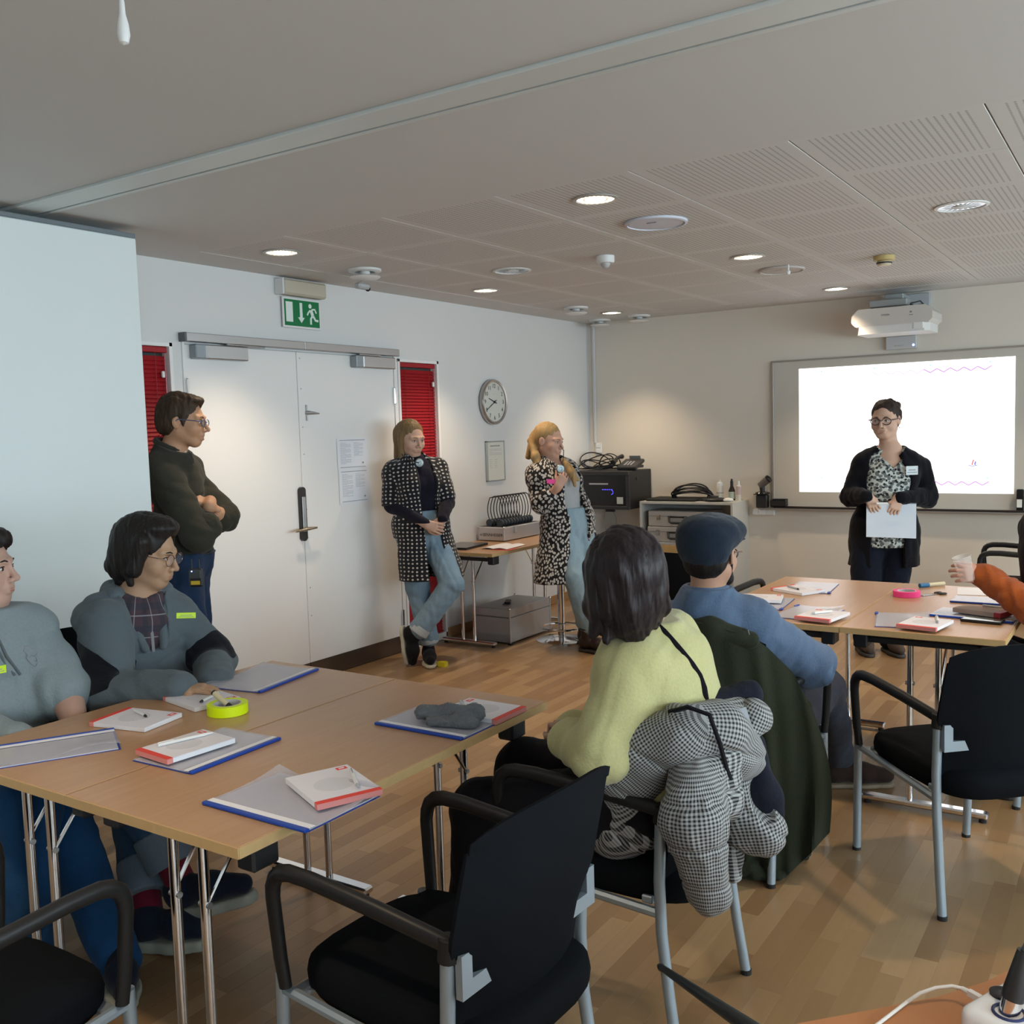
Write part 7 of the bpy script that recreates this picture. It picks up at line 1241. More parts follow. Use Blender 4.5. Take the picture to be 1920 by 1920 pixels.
# ================================================================ coats on the chairs
def puffer():
    D = 2.50; J = lambda a, b, d=0: at(a, b, D + d)
    t_ = thing('puffer_coat', 'black and white houndstooth padded coat draped over the back of the woman\'s chair', 'coat', J(1290, 1500))
    pr = [Cone(J(1165, 1455, -.06), J(1210, 1400, -.10), .050, .060, .03), Cone(J(1210, 1400, -.10), J(1280, 1378, -.15), .062, .068, .04), Cone(J(1280, 1378, -.15), J(1345, 1370, -.12), .066, .066, .04), Cone(J(1345, 1370, -.12), J(1395, 1420, -.02), .066, .055, .04),
          Cone(J(1340, 1370, -.08), J(1400, 1335, .08), .060, .050, .04), Ell(J(1350, 1420, -.05), (0.07, 0.06, 0.08), None, .04), Cone(J(1180, 1440, -.04), J(1160, 1550, .02), .055, .065, .04), Cone(J(1160, 1560, .04), J(1200, 1560, -.02), .050, .048, .04), Cone(J(1060, 1500, .12), J(1150, 1560, .06), .045, .06, .03), Cone(J(1240, 1420, -.10), J(1195, 1500, -.04), .050, .045, .03)]
    pr2 = [Cone(J(1310, 1385, -.13), J(1300, 1540, -.22), .055, .070, .04), Cone(J(1300, 1540, -.22), J(1328, 1672, -.20), .070, .050, .04), Cone(J(1350, 1420, -.14), J(1360, 1500, -.14), .05, .045, .04), Cone(J(1370, 1560, .0), J(1375, 1640, .0), .03, .02, .02)]
    def quilt(F_, sp, dirs):
        X, Y, Z = F_.xyz()
        for d, ph in dirs: F_.D = F_.D + (0.007 * np.clip(1 - np.abs(np.sin((X * d[0] + Y * d[1] + Z * d[2]) * PI / sp + ph)) * 3.2, 0, 1)).astype(np.float32)
    F1_ = Field(pr, 0.0055); F1_.wrinkle(0.005, 20, 31); quilt(F1_, 0.115, [(unit(A(*(CRh * 0.5 + A(0, 0, 0.85)))), 0.4)]); F2_ = Field(pr2, 0.0055); F2_.wrinkle(0.006, 22, 32); quilt(F2_, 0.10, [(A(0, 0, 1), 0.2)])
    F3_ = Field([Cone(J(1392, 1440, .02), J(1400, 1530, .0), .045, .055, .03), Cone(J(1400, 1530, .0), J(1432, 1560, -.01), .060, .060, .03), Cone(J(1380, 1480, .0), J(1385, 1570, .0), .035, .04, .03)], 0.0055); F3_.wrinkle(0.005, 22, 33); quilt(F3_, 0.10, [(unit(CRh * 0.6 + A(0, 0, 0.8)), 0.9)])
    F3_.minus([Ell(J(1438, 1500, -.075), (0.040, 0.075, 0.070), frame(CFh, unit(A(0, 0, 1) - CRh * 0.25)))])
    F4_ = Field([Cone(J(1392, 1368, -.02), J(1412, 1345, .0), .040, .048, .03), Cone(J(1385, 1390, -.02), J(1400, 1440, -.02), .022, .018, .02)], 0.0055); F4_.wrinkle(0.003, 25, 4); F4_.minus([Ell(J(1399, 1352, -.065), (0.022, 0.03, 0.035), frame(CFh))])
    soft('coat_body', [F1_.net()], CHECK, t_, axes=[(J(1160, 1470, -.06), J(1280, 1378, -.15), .085), (J(1280, 1378, -.15), J(1400, 1420, -.04), .085)])
    soft('sleeve', [F2_.net()], CHECK, t_, axes=[(J(1300, 1405, -.20), J(1328, 1690, -.20), .085)])
    soft('hood', [F3_.net()], CHECK, t_, axes=[(J(1392, 1430), J(1425, 1580), .06)]); soft('cuff', [F4_.net()], CHECK, t_, axes=[(J(1385, 1400), J(1412, 1345), .05)])
    LN = cloth('coat_lining', (0.014, 0.015, 0.024), 0.5, 0.1)
    F5_ = Field([Cone(J(1330, 1330, .03), J(1405, 1300, .06), .040, .035, .03), Cone(J(1330, 1330, .03), J(1385, 1385, .0), .040, .030, .03), Ell(J(1436, 1500, .0), (0.045, 0.03, 0.075), frame(CFh, unit(A(0, 0, 1) - CRh * 0.25)), 0.02), Cone(J(1412, 1400, .03), J(1420, 1480, .02), .035, .04, .03)], 0.0055); F5_.wrinkle(0.004, 22, 5)
    soft('lining', [F5_.net()], LN, t_, label='dark navy inner lining')
    obj('zip_edge', MB().tube([J(1255, 1335, -.17), J(1290, 1326, -.22), J(1330, 1340, -.24), J(1350, 1395, -.22), J(1362, 1440, -.20), J(1375, 1475, -.17)], 0.006, 6), BLKN, t_, True, world=True)
    obj('care_label', MB().box(J(1397, 1345, -.078), (0.020, 0.002, 0.050), 0, R=frame(-CFh, unit(A(0, 0, 1) - CRh * 0.3))), mat('label_pale', (0.42, 0.43, 0.46), 0.6), t_, world=True)
def olive():
    t_ = thing('olive_coat', 'dark olive green coat hung on the chair of the man in the cap', 'coat', at(1420, 1600, 3.3))
    top = [(1236, 1195, 3.28), (1262, 1165, 3.22), (1310, 1168, 3.18), (1362, 1180, 3.18), (1408, 1192, 3.20), (1440, 1215, 3.24), (1488, 1262, 3.28), (1525, 1335, 3.30)]
    bot = [(1290, 1600, 3.38), (1320, 1630, 3.36), (1365, 1640, 3.34), (1405, 1650, 3.33), (1440, 1650, 3.33), (1478, 1640, 3.33), (1520, 1600, 3.34), (1556, 1560, 3.36)]
    n, m = 60, 40; P_ = []
    for j in range(m):
        v = j / (m - 1); row = []
        for i in range(n):
            u = i / (n - 1) * (len(top) - 1); k = min(int(u), len(top) - 2); f_ = u - k; a = np.array(top[k]) * (1 - f_) + np.array(top[k + 1]) * f_; b = np.array(bot[k]) * (1 - f_) + np.array(bot[k + 1]) * f_
            q = a * (1 - v) + b * v; q[0] += 18 * math.sin(v * PI) * (u / 7 - 0.1); fold = math.sin(u * 3.1 + v * 1.2) * 0.6 + math.sin(u * 5.9 + 1.0 + v * 2) * 0.55 + 0.3 * math.sin(u * 2 + v * 9)
            q[2] += -0.022 * fold * (0.25 + v) - 0.05 * math.sin(PI * min(1, u / 7)) * (1 - v) * 0.8; row.append(at(*q))
        P_.append(row)
    OLV = cloth('olive_canvas', (0.020, 0.024, 0.014), 0.75, 0.1)
    obj('coat_body', MB().grid(P_, thick=0.008), OLV, t_, True, world=True)
    F_ = Field([Cone(at(1250, 1180, 3.26), at(1330, 1182, 3.18), .034, .040, .03), Cone(at(1330, 1182, 3.18), at(1405, 1200, 3.18), .040, .030, .03)], 0.006); F_.wrinkle(0.003, 22, 3); soft('collar', [F_.net()], OLV, t_)
    F_ = Field([Cone(at(1380, 1610, 3.36), at(1440, 1636, 3.36), .045, .040, .03, flat=((0, 0, 1), 0.6)), Cone(at(1440, 1630, 3.38), at(1500, 1598, 3.52), .042, .030, .03, flat=((0, 0, 1), 0.4)), Cone(at(1350, 1600, 3.4), at(1390, 1620, 3.36), .04, .045, .03, flat=((0, 0, 1), 0.6))], 0.006); F_.wrinkle(0.006, 25, 7); F_.cut(A(0, 0, 0.004), (0, 0, -1)); soft('trailing_hem', [F_.net()], OLV, t_)
    F_ = Field([Cone(at(1500, 1330, 3.36), at(1520, 1480, 3.42), .045, .040, .03), Cone(at(1520, 1480, 3.42), at(1505, 1570, 3.40), .040, .030, .03)], 0.007); F_.wrinkle(0.005, 18, 9); soft('sleeve', [F_.net()], OLV, t_)
    obj('snap_tab', MB().tube([at(1392, 1178, 3.14), at(1402, 1182, 3.13), at(1404, 1190, 3.13)], 0.004, 6), mat('tab_grey', (0.05, 0.055, 0.05), 0.5), t_, True, world=True)
puffer(); olive()
# ================================================================ things on the tables
ZT = 0.7402
def onz_(px, py, z): v = at(px, py, 1) - CAM; return CAM + v * ((z - CAM[2]) / v[2])
BLUE = mat('blue_plastic', (0.010, 0.055, 0.36), 0.35); FILM = mat('clear_cover', (0.62, 0.62, 0.70), 0.15, alpha=0.35, spec=0.6); FILMG = mat('folder_sheet', (0.66, 0.65, 0.70), 0.4)
PINKE = mat('pad_edge_pink', (0.70, 0.26, 0.24), 0.6); PADW = mat('pad_cover', (0.76, 0.74, 0.80), 0.5); CIRC = mat('pad_circle', (0.66, 0.65, 0.70), 0.6)
def pad(lb, c, d, z=ZT, L_=0.155, W_=0.205, flip=1):
    """c: centre, d: direction from the centre to the red bound edge"""
    d = unit(A(d[0], d[1], 0)); rz = math.atan2(d[1], d[0]) - PI / 2
    t_ = thing('notepad', lb, 'notepad', (c[0], c[1], z), rz, 'white notepads with red binding')
    obj('pages', MB().box((0, -0.008, 0.0065), (L_, W_ - 0.016, 0.012), 0.0008), PAPER, t_); obj('cover', MB().box((0, -0.008, 0.0132), (L_, W_ - 0.016, 0.0012)), PADW, t_)
    obj('binding', MB().box((0, W_ / 2 - 0.009, 0.0067), (L_ + 0.0006, 0.0175, 0.0136), 0.0008), PINKE, t_, label='red glued binding edge'); obj('binding_top', MB().box((0, W_ / 2 - 0.009, 0.0139), (L_, 0.0170, 0.0008)), REDP, t_)
    obj('circle_print', MB().lathe([(0.046, 0.0134), (0.046, 0.0141), (0, 0.0141)], (0, 0.005, 0), 28), CIRC, t_)
    lg = MB().box((flip * (L_ / 2 - 0.022), -W_ / 2 + 0.018, 0.0140), (0.026, 0.016, 0.0008)); obj('red_logo', lg, REDP, t_); obj('logo_mark', MB().box((flip * (L_ / 2 - 0.022), -W_ / 2 + 0.018, 0.0145), (0.014, 0.006, 0.0004)), PAPER, t_)
    return t_
def pen(lb, a, b, z, tip=BLACKP, body=None, r_=0.0045, grp='white pens on the notepads'):
    a, b = A(a[0], a[1], z + r_), A(b[0], b[1], z + r_); d = b - a; t_ = thing('pen', lb, 'pen', a * .5 + b * .5, 0, grp)
    obj('barrel', MB().tube([a, a + d * 0.86], r_, 12), body or WHITEP, t_, True, world=True); obj('tip', MB().tube([a + d * 0.86, a + d * 0.95, b], [r_, r_ * 0.7, r_ * 0.3], 10), tip, t_, True, world=True)
    obj('clip', MB().tube([a + A(0, 0, r_), a + d * 0.02 + A(0, 0, r_ + 0.002), a + d * 0.28 + A(0, 0, r_ + 0.001)], 0.0011, 6), WHITEP if tip is not GREYP else STEEL, t_, True, world=True); return t_
def folder(lb, c, d, z=ZT, curl=0.0, W_=0.215, L_=0.305, seed=1, sheet=FILMG, spine=True):
    """d: direction from the centre to the blue spine (a long edge)"""
    d = unit(A(d[0], d[1], 0)); rz = math.atan2(d[1], d[0]) - PI / 2; t_ = thing('report_folder', lb, 'folder', (c[0], c[1], z), rz, 'clear report folders with blue spines' if spine else 'clear report folders with blue corner clips')
    g = [[(L_ * (i / 12 - 0.5), W_ * (0.5 - j / 8), 0.0045 + curl * max(0, j / 8 - 0.35) ** 2 * (0.5 + 0.5 * math.sin(i * 0.5 + seed))) for i in range(13)] for j in range(9)]
    obj('clear_cover', MB().grid(g, thick=0.0008), FILM, t_, True); obj('papers', MB().box((0, 0, 0.0016), (L_ - 0.012, W_ - 0.008, 0.003)), sheet, t_)
    obj('back_cover', MB().box((0, 0, 0.0005), (L_, W_, 0.0009)), BLUE, t_); obj('spine', MB().box((0 if spine else L_ / 2 - 0.02, W_ / 2 + (0.004 if spine else 0), 0.004), (L_ if spine else 0.035, 0.014, 0.0078), 0.002), BLUE, t_)
    if spine: obj('spine_label', MB().box((0, W_ / 2 - 0.012, 0.0062), (L_ - 0.004, 0.018, 0.0010)), PAPER, t_, label='white title strip beside the spine')
    return t_
def mid(*q): return np.mean(np.array(q), 0)
PO = 0.0145
pad('white notepad with red edge before the person in pale grey, pen across it', mid((1.928, -6.556), (1.897, -6.389), (2.073, -6.348), (2.128, -6.502)), (-1, -0.2))
pen('white pen with a black tip on the notepad nearest the left', (1.952, -6.415), (2.045, -6.440), ZT + PO)
pad('white notepad with red edge lying before the hands of the person in the hoodie', mid((1.88, -6.27), (1.906, -6.136), (2.088, -6.122), (2.119, -6.293)), (-1, 0.19))
pen('short white pen on the notepad beside the yellow tape', (2.030, -6.165), (2.060, -6.262), ZT + PO)
folder('report folder with blue spine at the far corner of the left table', (1.950, -5.915), (1, 0.16), seed=2, curl=0.02, W_=0.23, L_=0.32); 
pad('white notepad on top of a blue-spined folder in the middle of the left table', (2.372, -6.56), (-0.08, -1), ZT + 0.009, L_=0.145)
pen('long white pen lying diagonally on the middle notepad', (2.330, -6.615), (2.372, -6.470), ZT + PO + 0.009, WHITEP)
folder('blue-spined report folder under the middle notepad', (2.408, -6.520), (1, 0.03), seed=5)
folder('report folder hanging lifted over the left table edge, blurred', (2.035, -6.715), (-0.26, 0.15), seed=3, curl=0.05, W_=0.19)
folder('report folder at the near corner of the table, its blue spine toward the camera', (2.875, -6.665), (0, -1), seed=7, curl=0.06, W_=0.225, L_=0.325)
pad('white notepad on the near folder, red edge toward the empty chair', (2.928, -6.590), (0.22, -0.10), ZT + 0.010, flip=-1)
pen('white pen on the near notepad beside its red logo', (2.915, -6.515), (3.005, -6.590), ZT + PO + 0.010, GREYP)
folder('report folder under the crocheted hat at the far right of the table', (2.810, -6.030), (0, -1), seed=9, W_=0.20)
pad('white notepad partly under the crocheted hat, red edge to the right', (2.868, -5.905), (1, 0), ZT + 0.001, flip=-1)
pen('white pen between the crocheted hat and the far notepad', (2.775, -5.885), (2.865, -5.955), ZT + PO + 0.001, GREYP)
def tape(lb, x, y, col, r_=0.062, h_=0.024, ri=0.038, name='tape_roll', cat='tape'):
    t_ = thing(name, lb, 'tape', (x, y, ZT)); obj('tape', MB().lathe([(ri + 0.004, 0.0005), (r_, 0.0005), (r_, h_), (ri + 0.004, h_), (ri + 0.004, 0.0005)], n=48), col, t_, True); obj('cardboard_core', MB().lathe([(ri, 0), (ri + 0.004, 0), (ri + 0.004, h_), (ri, h_), (ri, 0)], n=40), mat('core_white', (0.6, 0.6, 0.6), 0.6), t_, True); return t_
tape('neon yellow roll of tape standing flat on the left table', 2.178, -6.255, mat('tape_yellow', (0.70, 0.90, 0.0), 0.45), 0.060, 0.030)
p0 = A(2.178, -6.255, ZT); t_ = thing('marker_pen', 'cream marker with black cap leaning on the yellow tape roll', 'marker', p0 + A(-0.03, 0.03, 0.04))
a, b = onz_(401, 1299, ZT + 0.055), onz_(434, 1328, ZT + 0.018); d = b - a; obj('barrel', MB().tube([a, a + d * 0.80], 0.0085, 14), mat('marker_cream', (0.60, 0.52, 0.33), 0.4), t_, True, world=True); obj('cap', MB().tube([a + d * 0.80, b], [0.0095, 0.009], 14), BLACKP, t_, True, world=True); obj('end_ring', MB().tube([a - d * 0.03, a + d * 0.04], 0.0088, 14), BLACKP, t_, True, world=True)
# crocheted hat
hp = [Cone(A(2.775, -6.055, .768), A(2.90, -6.000, .770), .024, .026, .02, flat=((0, 0, 1), .8)), Cone(A(2.82, -6.075, .760), A(2.925, -6.045, .760), .020, .022, .015, flat=((0, 0, 1), .7)), Cone(A(2.85, -6.03, .782), A(2.92, -6.01, .776), .020, .022, .012, flat=((0, 0, 1), .8))]
F_ = Field(hp, 0.0035); F_.wrinkle(0.006, 26, 3); X, Y, Z = F_.xyz(); F_.D = F_.D + (0.0022 * np.sin(X * 520) * np.sin(Y * 520 + Z * 300)).astype(np.float32); F_.cut(A(0, 0, ZT + 0.009), (0, 0, -1))
WOOL = cloth('grey_wool', (0.13, 0.14, 0.15), 0.95, 0.4); o = link('crocheted_hat', np_mesh('crocheted_hat', [F_.net()], WOOL, (2.86, -6.03, ZT + 0.009)), None, (2.86, -6.03, ZT + 0.009)); tag(o, 'crumpled grey crocheted wool hat lying on a folder', 'hat')
# right tables
pad('white notepad with red edge at the far left corner of the right tables', mid((2.936, -3.531), (2.971, -3.41), (3.155, -3.421), (3.15, -3.64)), (-0.2, 0.1)); pen('dark pen on the far left notepad of the right tables', (2.995, -3.47), (3.075, -3.545), ZT + PO, BLACKP, GREYP)
folder('clear folder partly under the far left notepad, blue clip corner', (3.090, -3.37), (1, 0.1), seed=4, W_=0.20, curl=0.02, spine=False)
folder('clear folder beside the shoulder of the man in the cap', (3.02, -3.87), (1, 0.1), seed=6, W_=0.20, curl=0.03, spine=False); pad('white notepad half hidden by the blazer sleeve', (2.98, -3.84), (-0.2, -0.05), ZT + 0.009)
folder('clear folder under the notepad at the near edge of the left-hand right table', (3.26, -4.03), (-1, 0.1), seed=8, W_=0.21, curl=0.04, spine=False)
pad('white notepad with its red edge along the near table edge', mid((3.273, -4.198), (3.419, -4.241), (3.43, -4.037), (3.282, -4.064)), (-0.03, -0.2), ZT + 0.009, L_=0.15); pen('white pen standing out on the notepad near the seam of the right tables', (3.375, -4.085), (3.315, -4.165), ZT + PO + 0.009, GREYP, WHITEP, 0.0055)
tape('neon pink roll of tape on the right tables', 3.540, -3.430, mat('tape_pink', (0.95, 0.06, 0.30), 0.45), 0.060, 0.026)
t_ = thing('marker_pen', 'blue-capped cream marker lying behind the pink tape', 'marker', (3.60, -3.11, ZT)); a, b = A(3.548, -3.172, ZT + 0.0105), A(3.640, -3.060, ZT + 0.0105); d = b - a
obj('cap', MB().tube([a, a + d * 0.36], 0.0105, 14), mat('cap_blue', (0.01, 0.13, 0.30), 0.4), t_, True, world=True); obj('barrel', MB().tube([a + d * 0.36, b], 0.0098, 14), mat('marker_cream', (0.60, 0.52, 0.33), 0.4), t_, True, world=True)
t_ = thing('scissors', 'small pair of scissors with black handles beside the pink tape', 'scissors', (3.64, -3.35, ZT)); Rz_ = rotz(0.95)
for s_ in (-1, 1): obj('handle', MB().tube([Rz_ @ A(0.045 + 0.018 * math.cos(a), s_ * 0.015 + 0.011 * math.sin(a), 0.004) for a in np.linspace(0, 2 * PI, 16, endpoint=False)], 0.0035, 6, closed=True), BLACKP, t_, True); obj('blade', MB().box(Rz_ @ A(-0.022, s_ * 0.003, 0.003), (0.095, 0.009, 0.002), 0, R=Rz_ @ rotz(-s_ * 0.10)), STEEL, t_)
folder('report folder with long blue spine under the raised orange arm', (3.905, -3.430), (0.0, -0.2), seed=2, W_=0.17, L_=0.33); single('loose_paper', MB().box((0, 0, 0.0008), (0.30, 0.21, 0.001)), PAPER, 'loose white sheet behind the folder at the far right of the table', 'paper', (3.87, -3.18, ZT), 0.15)
folder('report folder under the brown notebook at the right', (3.885, -3.790), (-0.02, -0.2), seed=2, W_=0.20, L_=0.32)
t_ = thing('brown_notebook', 'beige-brown notebook with a dark red spine on the right folder', 'notebook', (3.905, -3.775, ZT + 0.0085), -0.35); obj('pages', MB().box((0, 0, 0.010), (0.185, 0.125, 0.019), 0.001), mat('notebook_tan', (0.36, 0.26, 0.21), 0.6), t_); obj('red_spine', MB().box((0.094, 0, 0.0105), (0.028, 0.126, 0.021), 0.001), mat('spine_red', (0.35, 0.02, 0.03), 0.5), t_); obj('resting_pen', MB().tube([(-0.02, 0.045, 0.024), (0.105, 0.05, 0.026)], 0.0045, 8), GREYP, t_, True)
t_ = thing('smartphone', 'black smartphone lying near the front edge of the right table', 'phone', (3.928, -3.925, ZT), -0.12); obj('body', MB().box((0, 0, 0.006), (0.152, 0.075, 0.011), 0.003), BLACKG, t_); obj('screen', MB().box((0, 0, 0.0118), (0.142, 0.066, 0.0008)), mat('phone_glass', (0.10, 0.12, 0.10), 0.06, spec=1.0), t_)
folder('clear folder curling up at the near left corner of the right table', (3.645, -4.03), (-0.20, -0.04), seed=1, W_=0.205, L_=0.30, curl=0.04, spine=False)
pad('white notepad with red edge at the front edge of the right table', mid((3.674, -4.194), (3.827, -4.267), (3.833, -4.015), (3.666, -4.055)), (-0.03, -0.2), ZT + 0.009, L_=0.15); pen('white pen on the front notepad of the right table', (3.775, -4.035), (3.800, -4.150), ZT + PO + 0.009, GREYP, WHITEP, 0.0055)
# table at the left wall
ZW = 0.7002
t_ = thing('laptop', 'flat closed dark laptop on the wall table beside the dotted coat', 'laptop', (0.17, -2.30, ZW), 0.12); obj('base', MB().box((0, 0, 0.006), (0.24, 0.34, 0.011), 0.003), BLACKP, t_); obj('lid', MB().box((0, 0, 0.0145), (0.24, 0.34, 0.006), 0.002), BLACKG, t_)
t_ = thing('open_brochure', 'open white brochure with a red cover page on the wall table', 'brochure', (0.46, -2.20, ZW), 0.1); g = [[(0.11 * (i / 4 - 1) if i <= 4 else 0.11 * (i / 4 - 1), 0.30 * (j / 2 - .5), 0.004 + 0.008 * math.sin(PI * abs(i - 4) / 4)) for i in range(9)] for j in range(3)]; obj('pages', MB().grid(g, thick=0.001), PAPER, t_, True); obj('red_cover', MB().box((0.07, -0.11, 0.0015), (0.16, 0.12, 0.002)), mat('brochure_red', (0.55, 0.07, 0.04), 0.4), t_)
t_ = thing('headset_case', 'open aluminium case with a row of black headsets on the wall table', 'case', (0.165, -1.60, ZW)); ACS = mat('case_aluminium', (0.52, 0.52, 0.54), 0.35, 0.7)
x0, x1, y0, y1, zt = 0.035, 0.285, -1.915, -1.37, ZW + 0.112
obj('shell', MB().bx(x0, x1, y0, y1, ZW + 0.004, zt, 0.006), ACS, t_, world=True); obj('foam', MB().bx(x0 + 0.012, x1 - 0.012, y0 + 0.012, y1 - 0.012, zt - 0.002, zt + 0.002), BLACKP, t_, world=True)
for (a, b) in ((x0, y0), (x1, y0), (x1, y1)): obj('corner_cap', MB().ell((a, b, zt - 0.003), (0.014, 0.014, 0.012), 10, 8), CHROME, t_, True, world=True)
obj('latch', MB().bx(x1, x1 + 0.008, y0 + 0.13, y0 + 0.17, zt - 0.055, zt - 0.002, 0.002), CHROME, t_, world=True)
p_ = t_.location; text_mesh('SENNHEISER', 0.034, BLACKP, 'case_lettering', t_, Matrix(((1, 0, 0, 0.175 - p_[0]), (0, 0, -1, y0 - 0.0005 - p_[1]), (0, 1, 0, ZW + 0.050 - p_[2]), (0, 0, 0, 1))))
obj('case_logo', MB().bx(0.052, 0.075, y0 - 0.001, y0 + 0.001, ZW + 0.043, ZW + 0.058), INK, t_, world=True)
def headset(y):
    h_ = thing('headset', 'black stethophone headset standing in the open case on the wall table', 'headset', (0.165, y, zt), 0, 'headsets in the aluminium case')
    obj('headband', MB().tube([(-0.045 - 0.025 * math.sin(PI * t) if True else 0, 0, 0.03 + 0.195 * t) for t in np.linspace(0, 1, 8)] + [(-0.02 + 0.06 * t, 0.0, 0.23 + 0.008 * math.sin(PI * t)) for t in np.linspace(0, 1, 5)] + [(0.045 + 0.025 * math.sin(PI * (1 - t)), 0, 0.03 + 0.195 * (1 - t)) for t in np.linspace(0, 1, 8)], 0.0042, 6), BLACKP, h_, True)
    for s_ in (-1, 1): obj('ear_cup', MB().tube([(s_ * 0.050, -0.014, 0.028), (s_ * 0.050, 0.014, 0.028)], 0.029, 16), mat('cup_bluegrey', (0.03, 0.04, 0.055), 0.35), h_, True)
    return h_
h0 = headset(-1.86)
for k in range(1, 11): c_ = copy_tree(h0); c_.location = (0.165, -1.86 + 0.042 * k, zt)
t_ = thing('silver_trunk', 'large silver equipment trunk on the floor under the wall table', 'trunk', (0.40, -2.06, 0)); x0, x1, y0, y1, zt2 = 0.265, 0.585, -2.325, -1.76, 0.262
obj('body', MB().bx(x0, x1, y0, y1, 0.012, 0.195, 0.004), ALU, t_, world=True); obj('lid', MB().bx(x0, x1, y0, y1, 0.198, zt2, 0.004), ALU, t_, world=True)
fr = MB()
for a in (x0, x1):
    for b in (y0, y1): obj('edge_profile', MB().bx(a - 0.006, a + 0.006, b - 0.006, b + 0.006, 0.012, zt2 + 0.002, 0.002), STEEL, t_, world=True); obj('corner_ball', MB().ell((a, b, zt2), (0.012, 0.012, 0.010), 10, 8), CHROME, t_, True, world=True); obj('foot', MB().bx(a - 0.015, a + 0.015, b - 0.015, b + 0.015, 0, 0.012), BLACKP, t_, world=True)
t_ = thing('remote_control', 'small black remote lying on top of the silver trunk', 'remote', (0.42, -2.10, zt2 + 0.001), 0.5); obj('body', MB().box((0, 0, 0.008), (0.045, 0.13, 0.016), 0.005), BLACKP, t_); obj('strap', MB().tube([(0.0, -0.06, 0.006), (-0.03, -0.09, 0.005), (-0.02, -0.12, 0.005)], 0.003, 6), BLACKP, t_, True)
t_ = thing('floor_clip', 'small yellow object on the floor beside the dotted-coat woman\'s shoe', 'clip', (0.47, -2.78, 0)); t_.location = tuple(at(829, 1214, 6.55) * A(1, 1, 0)); obj('clip', MB().prism([(-0.03, -0.02), (0.03, -0.02), (0.03, 0.02), (0.0, 0.03), (-0.03, 0.015)], 0, 0.03), mat('clip_yellow', (0.65, 0.55, 0.02), 0.5), t_); obj('wire_end', MB().tube([(-0.03, 0, 0.01), (-0.06, 0.03, 0.008), (-0.05, 0.07, 0.008)], 0.004, 6), BLACKP, t_, True)

# ================================================================ near corner: mixer on the photographer's table
ZF = 0.74
FT = mat('orange_beech', (0.44, 0.19, 0.075), 0.42, bump=(20, 0.04)); t_ = thing('foreground_table', 'orange-brown table edge in the lower right corner, under the white mixer', 'table', (4.6, -7.1, 0)); 
q0, q1, q2 = at(1490, 1925, 1), at(1700, 1878, 1), at(1870, 1855, 1)
ed = [onz_(1330, 1960, ZF), onz_(1500, 1918, ZF), onz_(1650, 1890, ZF), onz_(1760, 1868, ZF), onz_(1850, 1840, ZF), onz_(1905, 1812, ZF), onz_(1960, 1775, ZF)]
poly = [(p[0], p[1]) for p in ed] + [(5.3, -6.3), (5.4, -7.3), (4.0, -7.6)]
obj('tabletop', MB().prism(poly[::-1], ZF - 0.025, ZF), FT, t_, world=True); obj('leg_tube', MB().tube([(4.6, -7.0, 0), (4.6, -7.0, ZF - 0.025)], 0.02, 14), CHROME, t_, True, world=True); obj('leg_tube', MB().tube([(5.1, -6.7, 0), (5.1, -6.7, ZF - 0.025)], 0.02, 14), CHROME, t_, True, world=True)
mc = onz_(1815, 1905, ZF); ux = unit(A(*(onz_(1920, 1822, ZF + .05) - onz_(1812, 1868, ZF + .05)))); 
cA, cB = onz_(1812, 1888, ZF + 0.055), onz_(1925, 1822, ZF + 0.055); uX = unit((cB - cA) * A(1, 1, 0)); uY = np.array([uX[1], -uX[0], 0]); Rm = np.stack([uX, -uY, A(0, 0, 1)], 1)
org = cA * A(1, 1, 0) + A(0, 0, ZF); M_ = lambda x, y, z: org + uX * x + uY * y + A(0, 0, z)
t_ = thing('audio_mixer', 'small white audio mixer with knobs cropped by the lower right corner', 'mixer', org)
F_ = Field([Box(M_(0.11, 0.09, 0.028), (0.115, 0.10, 0.028), Rm, 0.014)], 0.0035); soft('case', [F_.net()], mat('mixer_white', (0.74, 0.75, 0.78), 0.3), t_)
KN = mat('knob_silver', (0.45, 0.43, 0.43), 0.25, 0.6)
for i in range(4):
    for j in range(3):
        p = M_(0.075 + 0.030 * i, 0.035 + 0.034 * j, 0.055); k_ = obj('knob', MB().lathe([(0.009, 0), (0.0085, 0.010), (0.006, 0.013), (0, 0.013)], p, 16), KN, t_, True, world=True); obj('pointer', MB().box(p + A(0, 0, 0.0135), (0.002, 0.010, 0.001), 0, R=rotz(0.5 * i)), BLACKP, k_, world=True)
for j in range(3): obj('button', MB().box(M_(0.045, 0.085 + 0.03 * j, 0.058), (0.012, 0.008, 0.005), 0.001, R=Rm), (mat('button_red', (0.6, 0.03, 0.10), 0.4), GREYP, GREYP)[j], t_, world=True)
jk = M_(0.030, 0.040, 0.056); obj('jack_ring', MB().tube([jk + 0.019 * A(math.cos(a), math.sin(a), 0.05) for a in np.linspace(0, 2 * PI, 24, endpoint=False)], 0.0022, 6, closed=True), mat('ring_navy', (0.02, 0.03, 0.10), 0.4), t_, True, world=True)
jk2 = M_(0.062, 0.012, 0.056); obj('jack_socket', MB().lathe([(0.016, 0), (0.016, 0.003), (0.011, 0.004), (0, 0.001)], jk2, 20), BLACKG, t_, True, world=True)
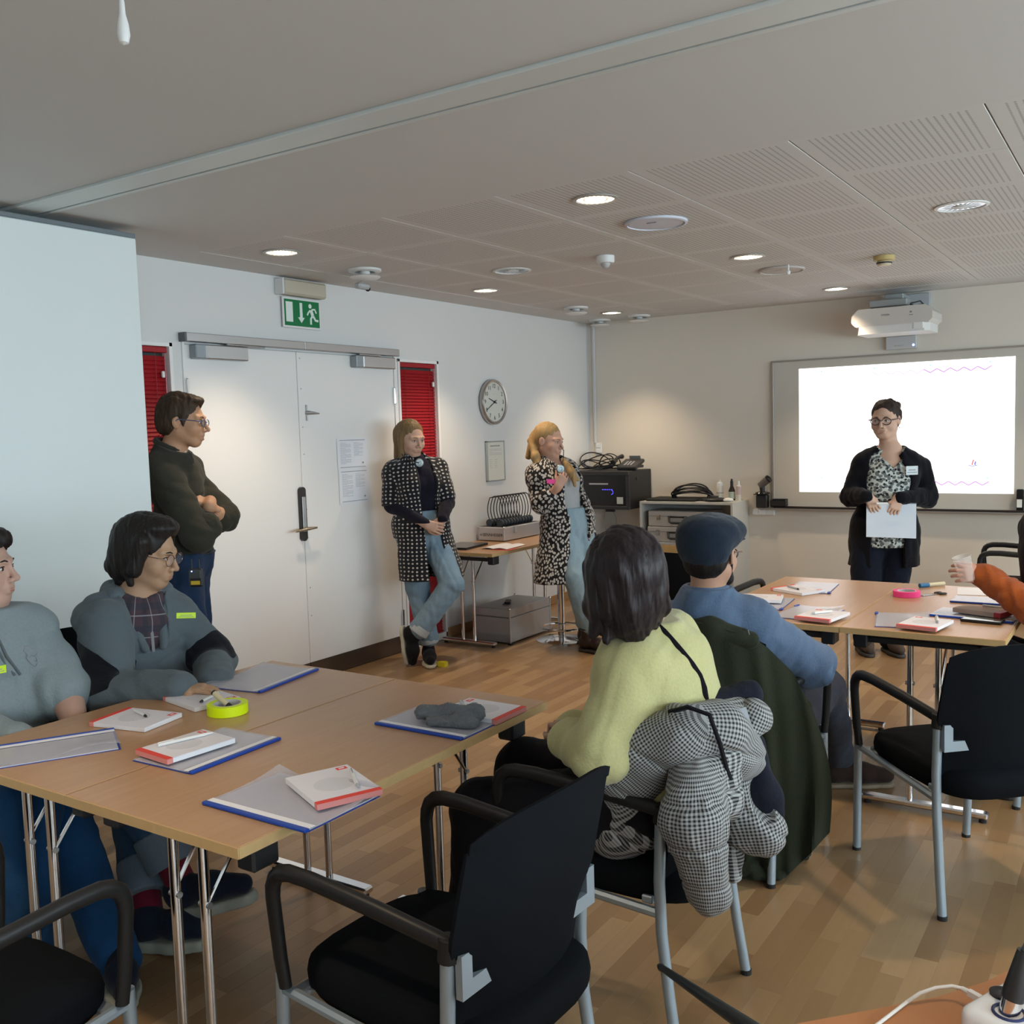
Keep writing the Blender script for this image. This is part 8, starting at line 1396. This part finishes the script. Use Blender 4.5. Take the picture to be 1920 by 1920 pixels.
t_ = thing('xlr_cable', 'black microphone cable with its plug standing in the white mixer', 'cable', jk); up_ = unit(A(0, 0, 1) + CRh * 0.22); pl_ = [jk + up_ * s_ for s_ in (0.0, 0.020, 0.021, 0.035, 0.060, 0.090, 0.105)]
obj('metal_collar', MB().tube([jk, jk + up_ * 0.020], 0.0125, 20), CHROME, t_, True, world=True); obj('plug_body', MB().tube([jk + up_ * 0.020, jk + up_ * 0.030, jk + up_ * 0.055, jk + up_ * 0.085], [0.0135, 0.0140, 0.0115, 0.0085], 20), BLACKP, t_, True, world=True)
e0 = jk + up_ * 0.085; obj('cable', MB().tube([e0, e0 + up_ * 0.015 + CRh * 0.004, e0 + up_ * 0.028 + CRh * 0.016, e0 + up_ * 0.036 + CRh * 0.045, e0 + up_ * 0.040 + CRh * 0.10, e0 + up_ * 0.02 + CRh * 0.2], 0.0045, 12), mat('cable_black', (0.05, 0.06, 0.07), 0.4), t_, True, world=True)
t_ = thing('usb_cable', 'white cable with moulded plug leading left from the mixer', 'cable', onz_(1700, 1880, ZF)); dz = ZF + 0.02
wp = [onz_(1700, 1879, dz - .014), onz_(1725, 1862, dz + .004), onz_(1755, 1852, dz + .010), onz_(1785, 1849, dz + .012), onz_(1803, 1853, dz + .010)]
obj('cable', MB().tube([onz_(1640, 1925, ZF + 0.003)] + wp, 0.0026, 10), WHITEP, t_, True, world=True); obj('strain_relief', MB().tube([wp[-1], onz_(1818, 1861, dz + .008)], [0.0032, 0.0040], 10), WHITEP, t_, True, world=True); obj('plug', MB().tube([onz_(1816, 1860, dz + .008), onz_(1845, 1877, dz + .006)], [0.0055, 0.0060], 4), WHITEP, t_, world=True)
t_ = thing('stand_leg', 'dark tapered stand leg crossing the floor at the bottom centre', 'stand', onz_(1240, 1815, 0.30)); a, b = onz_(1240, 1814, .42), onz_(1440, 1950, .52)
obj('leg', MB().tube([a, b], [0.007, 0.016], 12), mat('stand_dark', (0.035, 0.04, 0.042), 0.4), t_, True, world=True); obj('end_cap', MB().tube([a + unit(a - b) * 0.012, a], [0.005, 0.0085], 10), BLACKP, t_, True, world=True)
